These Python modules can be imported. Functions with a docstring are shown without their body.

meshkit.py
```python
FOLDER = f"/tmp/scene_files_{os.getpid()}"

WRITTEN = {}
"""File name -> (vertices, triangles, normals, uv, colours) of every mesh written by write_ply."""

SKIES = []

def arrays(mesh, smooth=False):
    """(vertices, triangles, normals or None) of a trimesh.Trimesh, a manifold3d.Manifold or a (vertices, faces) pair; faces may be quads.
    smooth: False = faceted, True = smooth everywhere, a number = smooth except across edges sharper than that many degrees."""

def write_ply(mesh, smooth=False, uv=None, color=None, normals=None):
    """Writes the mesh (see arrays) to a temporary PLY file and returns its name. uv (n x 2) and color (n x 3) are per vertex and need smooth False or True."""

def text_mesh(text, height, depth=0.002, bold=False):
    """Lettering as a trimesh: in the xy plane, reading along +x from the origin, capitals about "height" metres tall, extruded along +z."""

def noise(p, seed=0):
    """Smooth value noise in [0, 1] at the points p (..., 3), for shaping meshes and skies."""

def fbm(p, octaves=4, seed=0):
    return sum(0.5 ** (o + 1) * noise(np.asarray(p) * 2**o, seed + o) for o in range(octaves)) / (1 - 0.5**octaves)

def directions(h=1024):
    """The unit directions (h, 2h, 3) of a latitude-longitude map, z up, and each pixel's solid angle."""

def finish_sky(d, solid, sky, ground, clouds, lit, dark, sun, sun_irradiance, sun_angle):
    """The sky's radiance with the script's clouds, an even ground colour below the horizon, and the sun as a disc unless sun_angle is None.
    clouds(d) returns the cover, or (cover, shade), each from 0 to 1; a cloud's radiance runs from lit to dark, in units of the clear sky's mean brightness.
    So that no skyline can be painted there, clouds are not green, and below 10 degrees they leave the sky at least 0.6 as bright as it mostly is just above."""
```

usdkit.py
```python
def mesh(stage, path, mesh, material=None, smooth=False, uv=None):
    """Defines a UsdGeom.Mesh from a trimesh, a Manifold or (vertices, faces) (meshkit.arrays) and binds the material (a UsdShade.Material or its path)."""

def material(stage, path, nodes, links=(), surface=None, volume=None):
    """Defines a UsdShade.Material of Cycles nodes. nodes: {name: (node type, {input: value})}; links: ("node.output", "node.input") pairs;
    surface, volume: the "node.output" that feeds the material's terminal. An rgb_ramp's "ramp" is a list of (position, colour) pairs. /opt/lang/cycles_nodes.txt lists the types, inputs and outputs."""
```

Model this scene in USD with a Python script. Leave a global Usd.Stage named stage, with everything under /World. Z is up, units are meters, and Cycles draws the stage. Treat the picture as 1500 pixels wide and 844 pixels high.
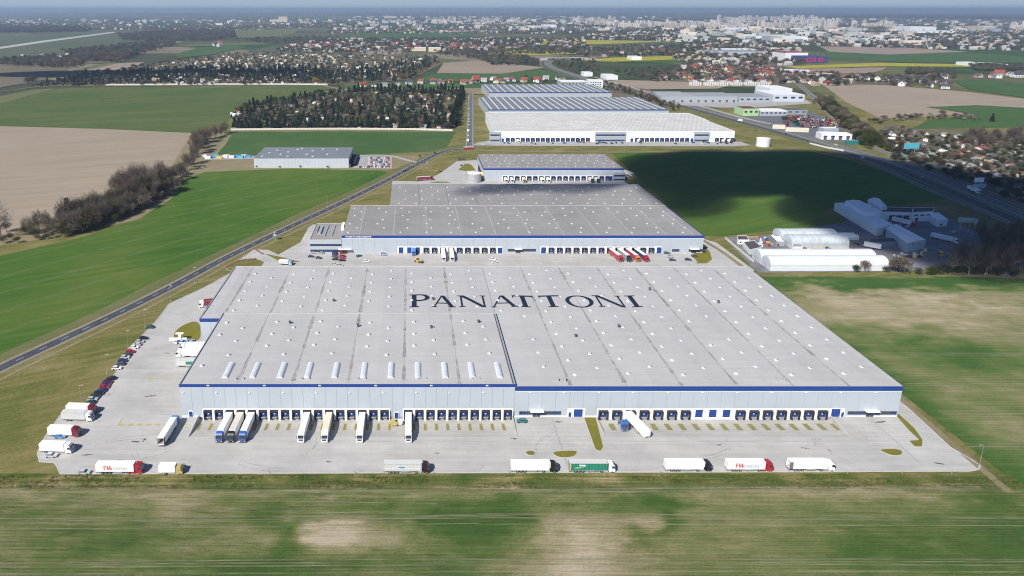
import math, random
import numpy as np
import shapely, trimesh, manifold3d
from shapely.geometry import Polygon, LineString, Point, box as sbox
from shapely import affinity
from shapely.ops import unary_union
from pxr import Usd, UsdGeom, UsdLux, UsdShade, Sdf, Gf, Vt
import usdkit, meshkit

stage = Usd.Stage.CreateInMemory()
UsdGeom.SetStageUpAxis(stage, "Z")
UsdGeom.SetStageMetersPerUnit(stage, 1.0)
UsdGeom.Xform.Define(stage, "/World")
UsdGeom.Scope.Define(stage, "/World/Looks")

# ------------------------------------------------------------------ camera, sky, sun, exposure
PITCH = math.radians(14.5); CP, SP = math.cos(PITCH), math.sin(PITCH)
CAM_H, FPX, CX = 161.6, 1000.0, 601.0
CY = 13 + FPX * math.tan(PITCH)
cam = UsdGeom.Camera.Define(stage, "/World/camera")
cam.CreateHorizontalApertureAttr(36.0); cam.CreateVerticalApertureAttr(36.0 * 576 / 1024)
cam.CreateFocalLengthAttr(FPX / 1500 * 36)
cam.CreateHorizontalApertureOffsetAttr((750 - CX) / 1500 * 36)
cam.CreateVerticalApertureOffsetAttr(-(422 - CY) / 1500 * 36)
cam.CreateClippingRangeAttr(Gf.Vec2f(1.0, 120000.0))
cam.CreateExposureAttr(0.36)
cam.AddTranslateOp().Set((0, 0, CAM_H)); cam.AddRotateXYZOp().Set((90 - math.degrees(PITCH), 0, 0))

SUN_EL = math.radians(42.0); SUN_TO = np.array([-0.60, -0.80, 0.0])
SUN_DIR = np.array([SUN_TO[0] * math.cos(SUN_EL), SUN_TO[1] * math.cos(SUN_EL), math.sin(SUN_EL)])
sun = UsdLux.DistantLight.Define(stage, "/World/sun")
sun.CreateIntensityAttr(1.25); sun.CreateNormalizeAttr(True); sun.CreateAngleAttr(0.5); sun.CreateColorAttr(Gf.Vec3f(1.0, 0.955, 0.88))
_az = math.degrees(math.atan2(SUN_TO[1], SUN_TO[0]))
sun.AddRotateXYZOp().Set((0, 90 - math.degrees(SUN_EL), _az))
SKY_STRENGTH = 0.05
usdkit.material(stage, "/World/Looks/sky_air", {
    "s": ("sky_texture", {"sky_type": "single_scattering", "sun_disc": False, "sun_elevation": SUN_EL, "sun_rotation": math.atan2(SUN_TO[0], SUN_TO[1]), "altitude": 150.0, "air_density": 1.0, "aerosol_density": 0.25, "ozone_density": 2.5}),
    "tc": ("texture_coordinate", {}), "xyz": ("separate_xyz", {}), "mr": ("map_range", {"range_type": "smoothstep", "from_min": 0.0, "from_max": 0.14, "to_min": 1.0, "to_max": 0.0, "clamp": True}), "k": ("mix", {"color2": (6.2, 8.0, 9.9)}),
    "m": ("mix", {"mix_type": "multiply", "fac": 1.0, "color2": (.70, .93, 1.28)}), "b": ("background_shader", {"strength": SKY_STRENGTH})}, [("s.color", "m.color1"), ("m.color", "k.color1"), ("tc.generated", "xyz.vector"), ("xyz.z", "mr.value"), ("mr.result", "k.fac"), ("k.color", "b.color")], surface="b.background")
dome = UsdLux.DomeLight.Define(stage, "/World/sky")
UsdShade.MaterialBindingAPI.Apply(dome.GetPrim()).Bind(UsdShade.Material.Get(stage, "/World/Looks/sky_air"))
dome.GetPrim().SetCustomDataByKey("kind", "structure")

# ------------------------------------------------------------------ helpers
rnd = random.Random(7); nrg = np.random.default_rng(7)
def P(px, py, z=0.0):
    """the point at height z that the photograph shows at px, py (pixels of 1500 x 844)"""
    v = (py - CY) / FPX; u = (px - CX) / FPX
    D = (CAM_H - z) * (CP - v * SP) / (SP + v * CP)
    return (u * (D * CP + (CAM_H - z) * SP), D)
def PP(pts, z=0.0): return [P(x, y, z) for x, y in pts]
_used = {}
def newpath(parent, name):
    k = (parent, name); n = _used.get(k, 0); _used[k] = n + 1
    return f"{parent}/{name}" if n == 0 else f"{parent}/{name}_{n:03d}"
def pth(p): return str(p.GetPath())
def tag(o, label=None, cat=None, group=None, kind=None):
    o = o.GetPrim() if hasattr(o, "GetPrim") else o
    for k, v in (("label", label), ("category", cat), ("group", group), ("kind", kind)):
        if v: o.SetCustomDataByKey(k, v)
    return o
def thing(name, label, cat, loc=(0, 0, 0), rz=0.0, group=None, scale=None, parent="/World"):
    x = UsdGeom.Xform.Define(stage, newpath(parent, name))
    x.AddTranslateOp().Set(Gf.Vec3d(*map(float, loc)))
    if rz: x.AddRotateZOp().Set(float(rz))
    if scale: x.AddScaleOp().Set(Gf.Vec3f(*map(float, scale)))
    return tag(x, label, cat, group)
UsdGeom.Scope.Define(stage, "/Prototypes")
def proto(name):
    p = stage.CreateClassPrim("/Prototypes/" + name); p.SetTypeName("Xform"); return p
def copy(pr, name, label, cat, loc, rz=0, group=None, scale=None):
    x = thing(name, label, cat, loc, rz, group, scale)
    x.GetReferences().AddInternalReference(pr.GetPath()); x.SetInstanceable(True)
    return x

class MB:
    """collects simple shapes into one mesh"""
    def __init__(s): s.v, s.f, s.n = [], [], 0
    def add(s, v, f):
        v = np.asarray(v, float); f = np.asarray(f, int)
        if f.ndim == 2 and f.shape[1] == 4: f = np.vstack([f[:, [0, 1, 2]], f[:, [0, 2, 3]]])
        s.v.append(v); s.f.append(f + s.n); s.n += len(v); return s
    def box(s, x0, x1, y0, y1, z0, z1):
        v = [(x, y, z) for z in (z0, z1) for x, y in ((x0, y0), (x1, y0), (x1, y1), (x0, y1))]
        return s.add(v, [(3, 2, 1, 0), (4, 5, 6, 7), (0, 1, 5, 4), (1, 2, 6, 5), (2, 3, 7, 6), (3, 0, 4, 7)])
    def prism(s, pts, a0, a1, axis="y"):
        """polygon extruded along axis; pts are (x,z) for y, (y,z) for x, (x,y) for z; convex or simple"""
        pts = list(pts); n = len(pts)
        mk = {"y": lambda p, a: (p[0], a, p[1]), "x": lambda p, a: (a, p[0], p[1]), "z": lambda p, a: (p[0], p[1], a)}[axis]
        v = [mk(p, a0) for p in pts] + [mk(p, a1) for p in pts]
        f = [(i, (i + 1) % n, n + (i + 1) % n, n + i) for i in range(n)]
        tri = [t for q in f for t in ((q[0], q[1], q[2]), (q[0], q[2], q[3]))]
        vv, ff = trimesh.creation.triangulate_polygon(Polygon(pts), engine="earcut")
        # map back
        idx = [int(np.argmin([(p[0] - w[0]) ** 2 + (p[1] - w[1]) ** 2 for p in pts])) for w in vv]
        for a, b, c in ff:
            a, b, c = idx[a], idx[b], idx[c]
            tri += [(a, c, b), (n + a, n + b, n + c)]
        return s.add(v, tri)
    def cyl(s, p, q, r, sides=10, r2=None, caps=True):
        p, q = np.array(p, float), np.array(q, float); r2 = r if r2 is None else r2
        d = q - p; L = np.linalg.norm(d); d = d / (L + 1e-12)
        a = np.cross(d, (0, 0, 1.0) if abs(d[2]) < .9 else (1.0, 0, 0)); a /= np.linalg.norm(a); b = np.cross(d, a)
        t = np.arange(sides) * 2 * np.pi / sides
        ring = np.cos(t)[:, None] * a + np.sin(t)[:, None] * b
        v = np.vstack([p + r * ring, q + r2 * ring, [p, q]])
        f = []
        for i in range(sides):
            j = (i + 1) % sides
            f += [(i, j, sides + j), (i, sides + j, sides + i)]
            if caps: f += [(j, i, 2 * sides), (sides + i, sides + j, 2 * sides + 1)]
        return s.add(v, f)
    def sheet(s, poly, z):
        for g in getattr(poly, "geoms", [poly]):
            if g.is_empty or g.area < 1e-6: continue
            v, f = trimesh.creation.triangulate_polygon(g, engine="earcut")
            v = np.asarray(v); zz = np.array([z(x, y) for x, y in v]) if callable(z) else np.full(len(v), z)
            f = np.asarray(f); a = v[f[:, 1]] - v[f[:, 0]]; b = v[f[:, 2]] - v[f[:, 0]]
            fl = (a[:, 0] * b[:, 1] - a[:, 1] * b[:, 0]) < 0
            f[fl] = f[fl][:, ::-1]
            s.add(np.column_stack([v, zz]), f)
        return s
    def slab(s, poly, z0, z1):
        for g in getattr(poly, "geoms", [poly]):
            if g.is_empty or g.area < 1e-6: continue
            m = trimesh.creation.extrude_polygon(g, z1 - z0, engine="earcut"); m.apply_translation((0, 0, z0))
            s.add(m.vertices, m.faces)
        return s
    def tm(s, m): return s.add(m.vertices, m.faces)
    def xf(s, M):
        M = np.asarray(M); s.v = [np.c_[v, np.ones(len(v))] @ M.T[:, :3] for v in s.v]; return s
    def get(s): return np.vstack(s.v), np.vstack(s.f)
    def build(s, name, mat, parent="/World", smooth=False):
        if not s.v: return None
        par = parent if isinstance(parent, str) else pth(parent)
        return usdkit.mesh(stage, newpath(par, name), s.get(), mat, smooth).GetPrim()
def structure(mb, name, mat): return tag(mb.build(name, mat), kind="structure")
def offset_sheet(line, w): return LineString(line).buffer(w / 2, cap_style=2, join_style=1)
ORD = "first second third fourth fifth sixth seventh eighth ninth tenth eleventh twelfth thirteenth fourteenth fifteenth sixteenth seventeenth eighteenth nineteenth twentieth".split()
def nth(i):
    if i < 20: return ORD[i]
    return ["twenty", "thirty", "forty", "fifty", "sixty"][(i + 1) // 10 - 2] + ("-" + ORD[(i + 1) % 10 - 1] if (i + 1) % 10 else "th")

# ------------------------------------------------------------------ materials
_mats = {}
def M(name, col, rough=0.7, var=0.10, scale=0.3, metal=0.0, spec=0.3, coat=0.0, rand=0.0, bump=0.0, bscale=3.0):
    """plain coloured surface with a little noise in tone; rand varies the copies"""
    if name in _mats: return _mats[name]
    nodes = {"g": ("geometry", {}), "n": ("noise_texture", {"scale": scale, "detail": 4.0, "roughness": 0.6}),
             "r": ("map_range", {"from_min": 0.3, "from_max": 0.7, "to_min": 1 - var, "to_max": 1 + var, "clamp": True}),
             "h": ("hsv", {"color": col}), "p": ("principled_bsdf", {"roughness": rough, "metallic": metal, "specular_ior_level": spec, "coat_weight": coat})}
    links = [("g.position", "n.vector"), ("n.fac", "r.value"), ("h.color", "p.base_color")]
    if rand:
        nodes["o"] = ("object_info", {}); nodes["rr"] = ("map_range", {"from_min": 0.0, "from_max": 1.0, "to_min": 1 - rand, "to_max": 1 + rand})
        nodes["m"] = ("math", {"math_type": "multiply"})
        links += [("o.random", "rr.value"), ("rr.result", "m.value1"), ("r.result", "m.value2"), ("m.value", "h.value")]
    else: links.append(("r.result", "h.value"))
    if bump:
        nodes["bn"] = ("noise_texture", {"scale": bscale, "detail": 3.0}); nodes["bu"] = ("bump", {"strength": bump, "distance": 0.3})
        links += [("g.position", "bn.vector"), ("bn.fac", "bu.height"), ("bu.normal", "p.normal")]
    _mats[name] = usdkit.material(stage, "/World/Looks/" + name, nodes, links, surface="p.BSDF")
    return _mats[name]

def field_mat(name, stops, angle=0.0, patch=0.012, streak=(0.01, 0.45), wp=0.55, ws=0.35, wf=0.25, attr=None, bump=0.4, fine=1.2, bscale=1.5):
    """field: ramp over broad patches + streaks along the rows (angle, degrees) + fine grain; attr adds where the crop is thin"""
    N = {"g": ("geometry", {}), "mp": ("mapping", {"rotation": (0, 0, math.radians(-angle))}),
         "ms": ("mapping", {"scale": (streak[0], streak[1], 1.0)}),
         "n1": ("noise_texture", {"scale": patch, "detail": 5.0, "roughness": 0.6, "distortion": 0.6}),
         "n2": ("noise_texture", {"scale": 1.0, "detail": 3.0, "roughness": 0.55}),
         "n3": ("noise_texture", {"scale": fine, "detail": 4.0, "roughness": 0.7}),
         "a": ("math", {"math_type": "multiply_add", "value2": wp, "value3": 0.5 - 0.5 * (wp + ws + wf)}),
         "b": ("math", {"math_type": "multiply_add", "value2": ws}), "c": ("math", {"math_type": "multiply_add", "value2": wf}),
         "r": ("rgb_ramp", {"ramp": stops}), "p": ("principled_bsdf", {"roughness": 0.95, "specular_ior_level": 0.08}),
         "bn": ("noise_texture", {"scale": bscale, "detail": 5.0, "roughness": 0.75}), "bu": ("bump", {"strength": bump, "distance": 0.35})}
    L = [("g.position", "mp.vector"), ("mp.vector", "ms.vector"), ("g.position", "n1.vector"), ("ms.vector", "n2.vector"), ("g.position", "n3.vector"),
         ("n1.fac", "a.value1"), ("n2.fac", "b.value1"), ("a.value", "b.value3"), ("n3.fac", "c.value1"), ("b.value", "c.value3"),
         ("r.color", "p.base_color"), ("g.position", "bn.vector"), ("bn.fac", "bu.height"), ("bu.normal", "p.normal")]
    if attr:
        N["at"] = ("attribute", {"attribute": attr}); N["d"] = ("math", {"math_type": "add"}); N["e"] = ("math", {"math_type": "subtract", "value2": 0.5})
        L += [("c.value", "e.value1"), ("e.value", "d.value1"), ("at.fac", "d.value2"), ("d.value", "r.fac")]
    else: L.append(("c.value", "r.fac"))
    return usdkit.material(stage, "/World/Looks/" + name, N, L, surface="p.BSDF")

def paved(name, c1, c2, joint, bw, bh, msize=0.03, mix=0.25, rough=0.85, dirt=0.25, dscale=0.05, angle=0.0, spec=0.2):
    """slabs or sheets too fine to build: brick texture for joints, two noises for dirt"""
    N = {"g": ("geometry", {}), "mp": ("mapping", {"rotation": (0, 0, math.radians(-angle))}),
         "b": ("brick_texture", {"color1": c1, "color2": c2, "mortar": joint, "scale": 1.0, "mortar_size": msize, "mortar_smooth": 0.3, "brick_width": bw, "row_height": bh, "bias": 0.0}),
         "n": ("noise_texture", {"scale": dscale, "detail": 6.0, "roughness": 0.65}), "r": ("map_range", {"from_min": 0.3, "from_max": 0.7, "to_min": 1 - dirt, "to_max": 1 + dirt * 0.35, "clamp": True}),
         "ms": ("mapping", {"scale": (0.02, 0.35, 1.0)}), "n2": ("noise_texture", {"scale": 1.0, "detail": 4.0, "roughness": 0.65, "distortion": 1.0}), "r2": ("map_range", {"from_min": 0.3, "from_max": 0.65, "to_min": 1 - dirt * 0.6, "to_max": 1.0 + dirt * 0.2, "clamp": True}),
         "m": ("math", {"math_type": "multiply"}), "h": ("hsv", {}), "p": ("principled_bsdf", {"roughness": rough, "specular_ior_level": spec})}
    L = [("g.position", "mp.vector"), ("mp.vector", "b.vector"), ("g.position", "n.vector"), ("n.fac", "r.value"), ("mp.vector", "ms.vector"), ("ms.vector", "n2.vector"), ("n2.fac", "r2.value"),
         ("r.result", "m.value1"), ("r2.result", "m.value2"), ("m.value", "h.value"), ("b.color", "h.color"), ("h.color", "p.base_color")]
    return usdkit.material(stage, "/World/Looks/" + name, N, L, surface="p.BSDF")

def leaf_mat(name, col, rand=0.25, trans=0.25):
    N = {"g": ("geometry", {}), "o": ("object_info", {}), "h": ("hsv", {"color": col}), "ri": ("map_range", {"from_min": 0.0, "from_max": 1.0, "to_min": 0.65, "to_max": 1.35}),
         "ro": ("map_range", {"from_min": 0.0, "from_max": 1.0, "to_min": 1 - rand, "to_max": 1 + rand}), "m": ("math", {"math_type": "multiply"}),
         "d": ("diffuse_bsdf", {}), "t": ("translucent_bsdf", {}), "x": ("mix_closure", {"fac": trans})}
    L = [("g.random_per_island", "ri.value"), ("o.random", "ro.value"), ("ri.result", "m.value1"), ("ro.result", "m.value2"), ("m.value", "h.value"),
         ("h.color", "d.color"), ("h.color", "t.color"), ("d.BSDF", "x.closure1"), ("t.BSDF", "x.closure2")]
    return usdkit.material(stage, "/World/Looks/" + name, N, L, surface="x.closure")

CONC = paved("concrete_yard", (.46, .45, .43), (.435, .425, .405), (.385, .375, .355), 6.0, 3.0, 0.05, dirt=.16, dscale=.06)
CONC2 = paved("concrete_slab", (.40, .40, .39), (.38, .375, .365), (.30, .29, .28), 4.5, 4.5, 0.04, dirt=.18, dscale=.09)
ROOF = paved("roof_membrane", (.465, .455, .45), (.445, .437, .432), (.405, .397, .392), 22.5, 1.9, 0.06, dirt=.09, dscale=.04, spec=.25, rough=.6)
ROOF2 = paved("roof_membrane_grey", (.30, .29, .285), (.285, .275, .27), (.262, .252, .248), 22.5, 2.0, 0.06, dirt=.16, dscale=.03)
ROOFW = paved("roof_membrane_white", (.66, .65, .62), (.58, .57, .55), (.47, .46, .44), 6.0, 7.0, 0.7, dirt=.14, dscale=.05)
ROOFG = paved("roof_sheet_slate", (.20, .22, .25), (.19, .21, .24), (.16, .18, .20), 12, 1.2, 0.1, dirt=.12)
ASPH = paved("asphalt", (.075, .080, .095), (.070, .075, .088), (.068, .073, .085), 40, 3.6, 0.05, dirt=.20, dscale=.1)
ASPHL = paved("asphalt_old", (.15, .155, .165), (.14, .145, .155), (.13, .135, .145), 40, 3.6, 0.05, dirt=.22, dscale=.08)
PANEL = M("wall_panel_blue_grey", (.42, .46, .50), .45, .03, .08, spec=.45)
PANELW = M("wall_panel_white", (.74, .76, .78), .5, .04, .08, spec=.4)
PANELG = M("wall_panel_grey", (.36, .39, .43), .5, .04, .08, spec=.4)
BLUE = M("paint_blue_trim", (.016, .050, .235), .45, .05, .2, spec=.4)
WHITE = M("paint_white", (.80, .80, .79), .5, .04, .5, spec=.4)
DOCKB = M("dock_door_blue", (.018, .045, .19), .5, .06, .5)
SHELT = M("dock_shelter_dark", (.035, .037, .042), .8, .15, .8)
GREYD = M("metal_dark_grey", (.09, .09, .095), .6, .12, .5)
GREYM = M("metal_mid_grey", (.30, .31, .32), .5, .10, .5, spec=.5)
GALV = M("metal_galvanised", (.48, .49, .50), .4, .10, .8, metal=.3, spec=.5)
GLASS = M("window_glass_dark", (.03, .045, .075), .08, .10, .3, spec=.9)
YEL = M("paint_yellow", (.46, .37, .12), .6, .12, .6)
YELM = M("machine_yellow", (.75, .47, .03), .45, .08, .5, spec=.5)
RUB = M("tyre_rubber", (.02, .02, .021), .85, .1, 2.0)
LINE = M("road_paint_white", (.62, .62, .60), .7, .22, .9)
NAVY = M("roof_lettering_navy", (.013, .018, .036), .7, .20, .35)
SKYL = M("skylight_polycarbonate", (.62, .64, .66), .25, .08, .4, spec=.6)
KERB = M("kerb_concrete", (.46, .45, .43), .8, .12, .5)
WOOD = M("timber_pale", (.42, .32, .19), .8, .25, .8)
GRASS_ST = [(0.0, (.05, .085, .018)), (.3, (.100, .120, .030)), (.5, (.165, .150, .050)), (.7, (.225, .190, .085)), (1.0, (.31, .255, .15))]
VERGE = field_mat("verge_grass", GRASS_ST, 27, .022, (.03, .30), 1.0, .75, .65, fine=.7, bump=.7)
ISLE = field_mat("island_grass", [(0, (.11, .115, .016)), (.5, (.165, .155, .026)), (1, (.25, .21, .05))], 0, .15, (.3, .3), .5, .2, .4)
STRIP = field_mat("mossy_concrete", [(0, (.17, .165, .070)), (.5, (.23, .22, .105)), (1, (.31, .29, .17))], 0, .3, (.3, .3), .5, .2, .5)
LUSH = field_mat("young_crop_green", [(0, (.024, .078, .010)), (.3, (.038, .102, .014)), (.5, (.064, .124, .020)), (.72, (.105, .142, .030)), (.88, (.135, .145, .045)), (1, (.22, .20, .09))], 28, .009, (.008, .22), .95, .65, .30, fine=.9)
LUSH2 = field_mat("young_crop_bluegreen", [(0, (.032, .085, .026)), (.5, (.055, .110, .034)), (.8, (.095, .130, .045)), (1, (.15, .15, .065))], 12, .010, (.006, .10), .8, .6, .25, fine=.6)
LUSH3 = field_mat("meadow_green", [(0, (.045, .082, .022)), (.4, (.070, .108, .030)), (.7, (.105, .125, .042)), (.9, (.16, .15, .065)), (1, (.33, .29, .19))], 24, .006, (.005, .045), .7, .9, .2, fine=.4)
PLOUGH = field_mat("ploughed_soil", [(0, (.20, .155, .115)), (.4, (.285, .232, .175)), (.7, (.335, .28, .215)), (1, (.40, .345, .27))], 18, .006, (.006, .10), .55, .7, .15, fine=.5)
SOILP = field_mat("ploughed_soil_pink", [(0, (.21, .16, .125)), (.5, (.28, .22, .17)), (1, (.35, .29, .22))], 5, .006, (.004, .06), .55, .7, .15, fine=.4)
OLIVE = field_mat("fallow_olive", [(0, (.075, .10, .035)), (.5, (.125, .135, .055)), (1, (.21, .185, .10))], 8, .01, (.01, .1), .6, .5, .2, fine=.4)
RAPE = field_mat("rapeseed_yellow", [(0, (.20, .22, .03)), (.5, (.33, .30, .04)), (1, (.42, .38, .06))], 4, .008, (.004, .05), .5, .5, .2, fine=.4)
DULLG = field_mat("airfield_grass", [(0, (.055, .075, .04)), (.5, (.085, .105, .058)), (1, (.135, .135, .085))], 8, .003, (.003, .03), .6, .6, .15, fine=.2)
BROWN = field_mat("rough_brown_ground", [(0, (.085, .075, .05)), (.5, (.15, .125, .085)), (1, (.23, .19, .135))], 8, .012, (.01, .06), .6, .4, .3, fine=.4)
GARDEN = field_mat("garden_soil", [(0, (.06, .062, .03)), (.4, (.105, .10, .055)), (.7, (.19, .16, .11)), (1, (.32, .28, .21))], 10, .05, (.05, .2), .6, .3, .5, fine=.3)
DIRT = field_mat("dry_grass_dirt", [(0, (.13, .115, .055)), (.4, (.20, .17, .095)), (.7, (.28, .235, .15)), (1, (.38, .33, .25))], 20, .05, (.05, .4), .55, .3, .45, fine=.8)
CROP_ST = [(0, (.046, .105, .022)), (.2, (.080, .132, .034)), (.42, (.150, .170, .064)), (.6, (.225, .212, .105)), (.8, (.31, .27, .165)), (1, (.42, .36, .26))]
CROP = field_mat("thin_crop", CROP_ST, 0, .09, (.022, 1.5), .42, .80, .62, attr="thin", fine=1.3, bump=.8, bscale=2.2)

FARN = {"g": ("geometry", {}), "d": ("noise_texture", {"scale": .0012, "detail": 3.0}), "mx": ("mix", {"mix_type": "add", "fac": 1.0}), "sc": ("mix", {"mix_type": "multiply", "fac": 1.0, "color2": (250., 250., 0.)}),
        "mp": ("mapping", {"scale": (.0016, .0022, 1.0)}), "v": ("voronoi_texture", {"scale": 1.0, "feature": "f1"}), "s": ("separate_xyz", {}),
        "r": ("rgb_ramp", {"interpolate": False, "ramp": [(0, (.06, .08, .04)), (.18, (.11, .115, .06)), (.34, (.045, .085, .035)), (.5, (.10, .095, .065)), (.66, (.21, .18, .13)), (.75, (.065, .075, .045)), (.9, (.13, .14, .06))]}),
        "n": ("noise_texture", {"scale": .006, "detail": 6.0, "roughness": .7}), "rn": ("map_range", {"from_min": .3, "from_max": .7, "to_min": .65, "to_max": 1.25}), "h": ("hsv", {}), "p": ("principled_bsdf", {"roughness": 1.0, "specular_ior_level": 0.0})}
FAR = usdkit.material(stage, "/World/Looks/far_country", FARN, [("g.position", "d.vector"), ("d.color", "sc.color1"), ("sc.color", "mx.color1"), ("g.position", "mx.color2"), ("mx.color", "mp.vector"), ("mp.vector", "v.vector"),
    ("v.color", "s.vector"), ("s.x", "r.fac"), ("r.color", "h.color"), ("g.position", "n.vector"), ("n.fac", "rn.value"), ("rn.result", "h.value"), ("h.color", "p.base_color")], surface="p.BSDF")
# ------------------------------------------------------------------ ground, fields, roads, yards
structure(MB().sheet(sbox(-60000, -3000, 60000, 70000).difference(sbox(-400, 80, 850, 1300)), -0.8), "far_ground", FAR)
structure(MB().sheet(sbox(-420, 60, 900, 1330).difference(sbox(-86.4, 233.1, 41.5, 249.9)).difference(sbox(76.4, 233.1, 171.4, 249.9)), -0.04), "rough_grass_ground", VERGE)
def field(name, pts, mat, z=0.0):
    p = Polygon(PP(pts)).buffer(0)
    return structure(MB().sheet(p, z), name, mat)
def Upx(X, Y):
    zc = Y * CP + CAM_H * SP
    return CX + FPX * X / zc, CY + FPX * (CAM_H * CP - Y * SP) / zc
THIN = [  # where the thin crop is bare (+) or dense (-): px, py, rx, ry, amount
    (500, 790, 70, 26, .55), (480, 765, 40, 10, .35), (860, 785, 110, 34, .55), (850, 835, 130, 25, .45), (600, 790, 60, 25, .20), (300, 740, 120, 14, .12),
    (645, 775, 40, 22, -.45), (735, 770, 60, 40, -.50), (420, 785, 35, 28, -.42), (390, 830, 60, 24, -.3), (150, 800, 120, 40, -.18), (560, 830, 90, 20, -.22), (640, 830, 60, 20, -.2),
    (985, 745, 30, 30, -.42), (970, 780, 26, 22, -.35), (920, 735, 70, 14, -.15), (1330, 800, 110, 42, -.36), (1490, 800, 90, 60, -.34), (1460, 735, 60, 18, -.22), (1150, 765, 150, 50, .13), (1130, 730, 160, 14, .17), (1120, 815, 90, 26, .06), (1365, 797, 22, 16, .22),
    (720, 722, 900, 6, .22), (100, 745, 130, 12, -.05), (1200, 713, 300, 5, -.15)]
THIN_R = [(1260, 440, 190, 11, .22), (1330, 460, 300, 25, .46), (1420, 600, 260, 80, -.10), (1270, 411, 330, 10, -.62), (1470, 447, 60, 7, -.35), (1340, 540, 120, 30, -.08), (1430, 530, 80, 20, -.18), (1330, 515, 90, 8, -.15), (1450, 620, 100, 50, .14), (1350, 600, 40, 40, .06)]
def thin_at(X, Y):
    px, py = Upx(X, Y); t = np.where(Y < 206, .40, .43)
    nz = lambda s, a, b: meshkit.fbm(np.stack([X / a, Y / b, 0 * X], -1), 5, s) - .5
    px = px + 130 * nz(11, 16, 10) + 40 * nz(13, 4, 3); py = py + 34 * nz(12, 16, 8) + 12 * nz(14, 4, 2.5)
    for x, y, rx, ry, a in THIN: t += a * np.exp(-(((px - x) / rx) ** 2 + ((py - y) / ry) ** 2)) * (Y < 210)
    for x, y, rx, ry, a in THIN_R: t += a * np.exp(-(((px - x) / rx) ** 2 + ((py - y) / ry) ** 2)) * (Y >= 206)
    d = (X - 213) - (Y - 206) * .0
    t += np.where(Y > 206, -.42 * np.exp(-(np.maximum(d, 0) / 11.0) ** 2) * np.clip((330 - Y) / 60, 0.15, 1), 0)
    return np.clip(t + .55 * nz(3, 45, 18) + .30 * nz(5, 9, 4), 0, 1)
def crop_grid(x0, x1, y0, y1, step, name, z):
    xs, ys = np.arange(x0, x1 + .1, step), np.linspace(y0, y1, int((y1 - y0) / step) + 2)
    X, Y = np.meshgrid(xs, ys); n, m = X.shape
    i, j = np.meshgrid(np.arange(n - 1), np.arange(m - 1), indexing="ij"); q = np.stack([i * m + j, i * m + j + 1, (i + 1) * m + j + 1, (i + 1) * m + j], -1).reshape(-1, 4)
    Z = z + 0.10 * (meshkit.fbm(np.stack([X / 9, Y / 5, 0 * X], -1), 3, 9) - .5)
    mesh = usdkit.mesh(stage, newpath("/World", name), (np.stack([X, Y, Z], -1).reshape(-1, 3), q), CROP, True)
    UsdGeom.PrimvarsAPI(mesh).CreatePrimvar("thin", Sdf.ValueTypeNames.FloatArray, "vertex").Set(Vt.FloatArray.FromNumpy(thin_at(X, Y).ravel().astype(np.float32)))
    tag(mesh, kind="structure")
crop_grid(-300, 330, 80, 203.6, .9, "front_field", 0.03)
crop_grid(213, 520, 203.6, 398, 1.3, "side_field", 0.03)

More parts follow.
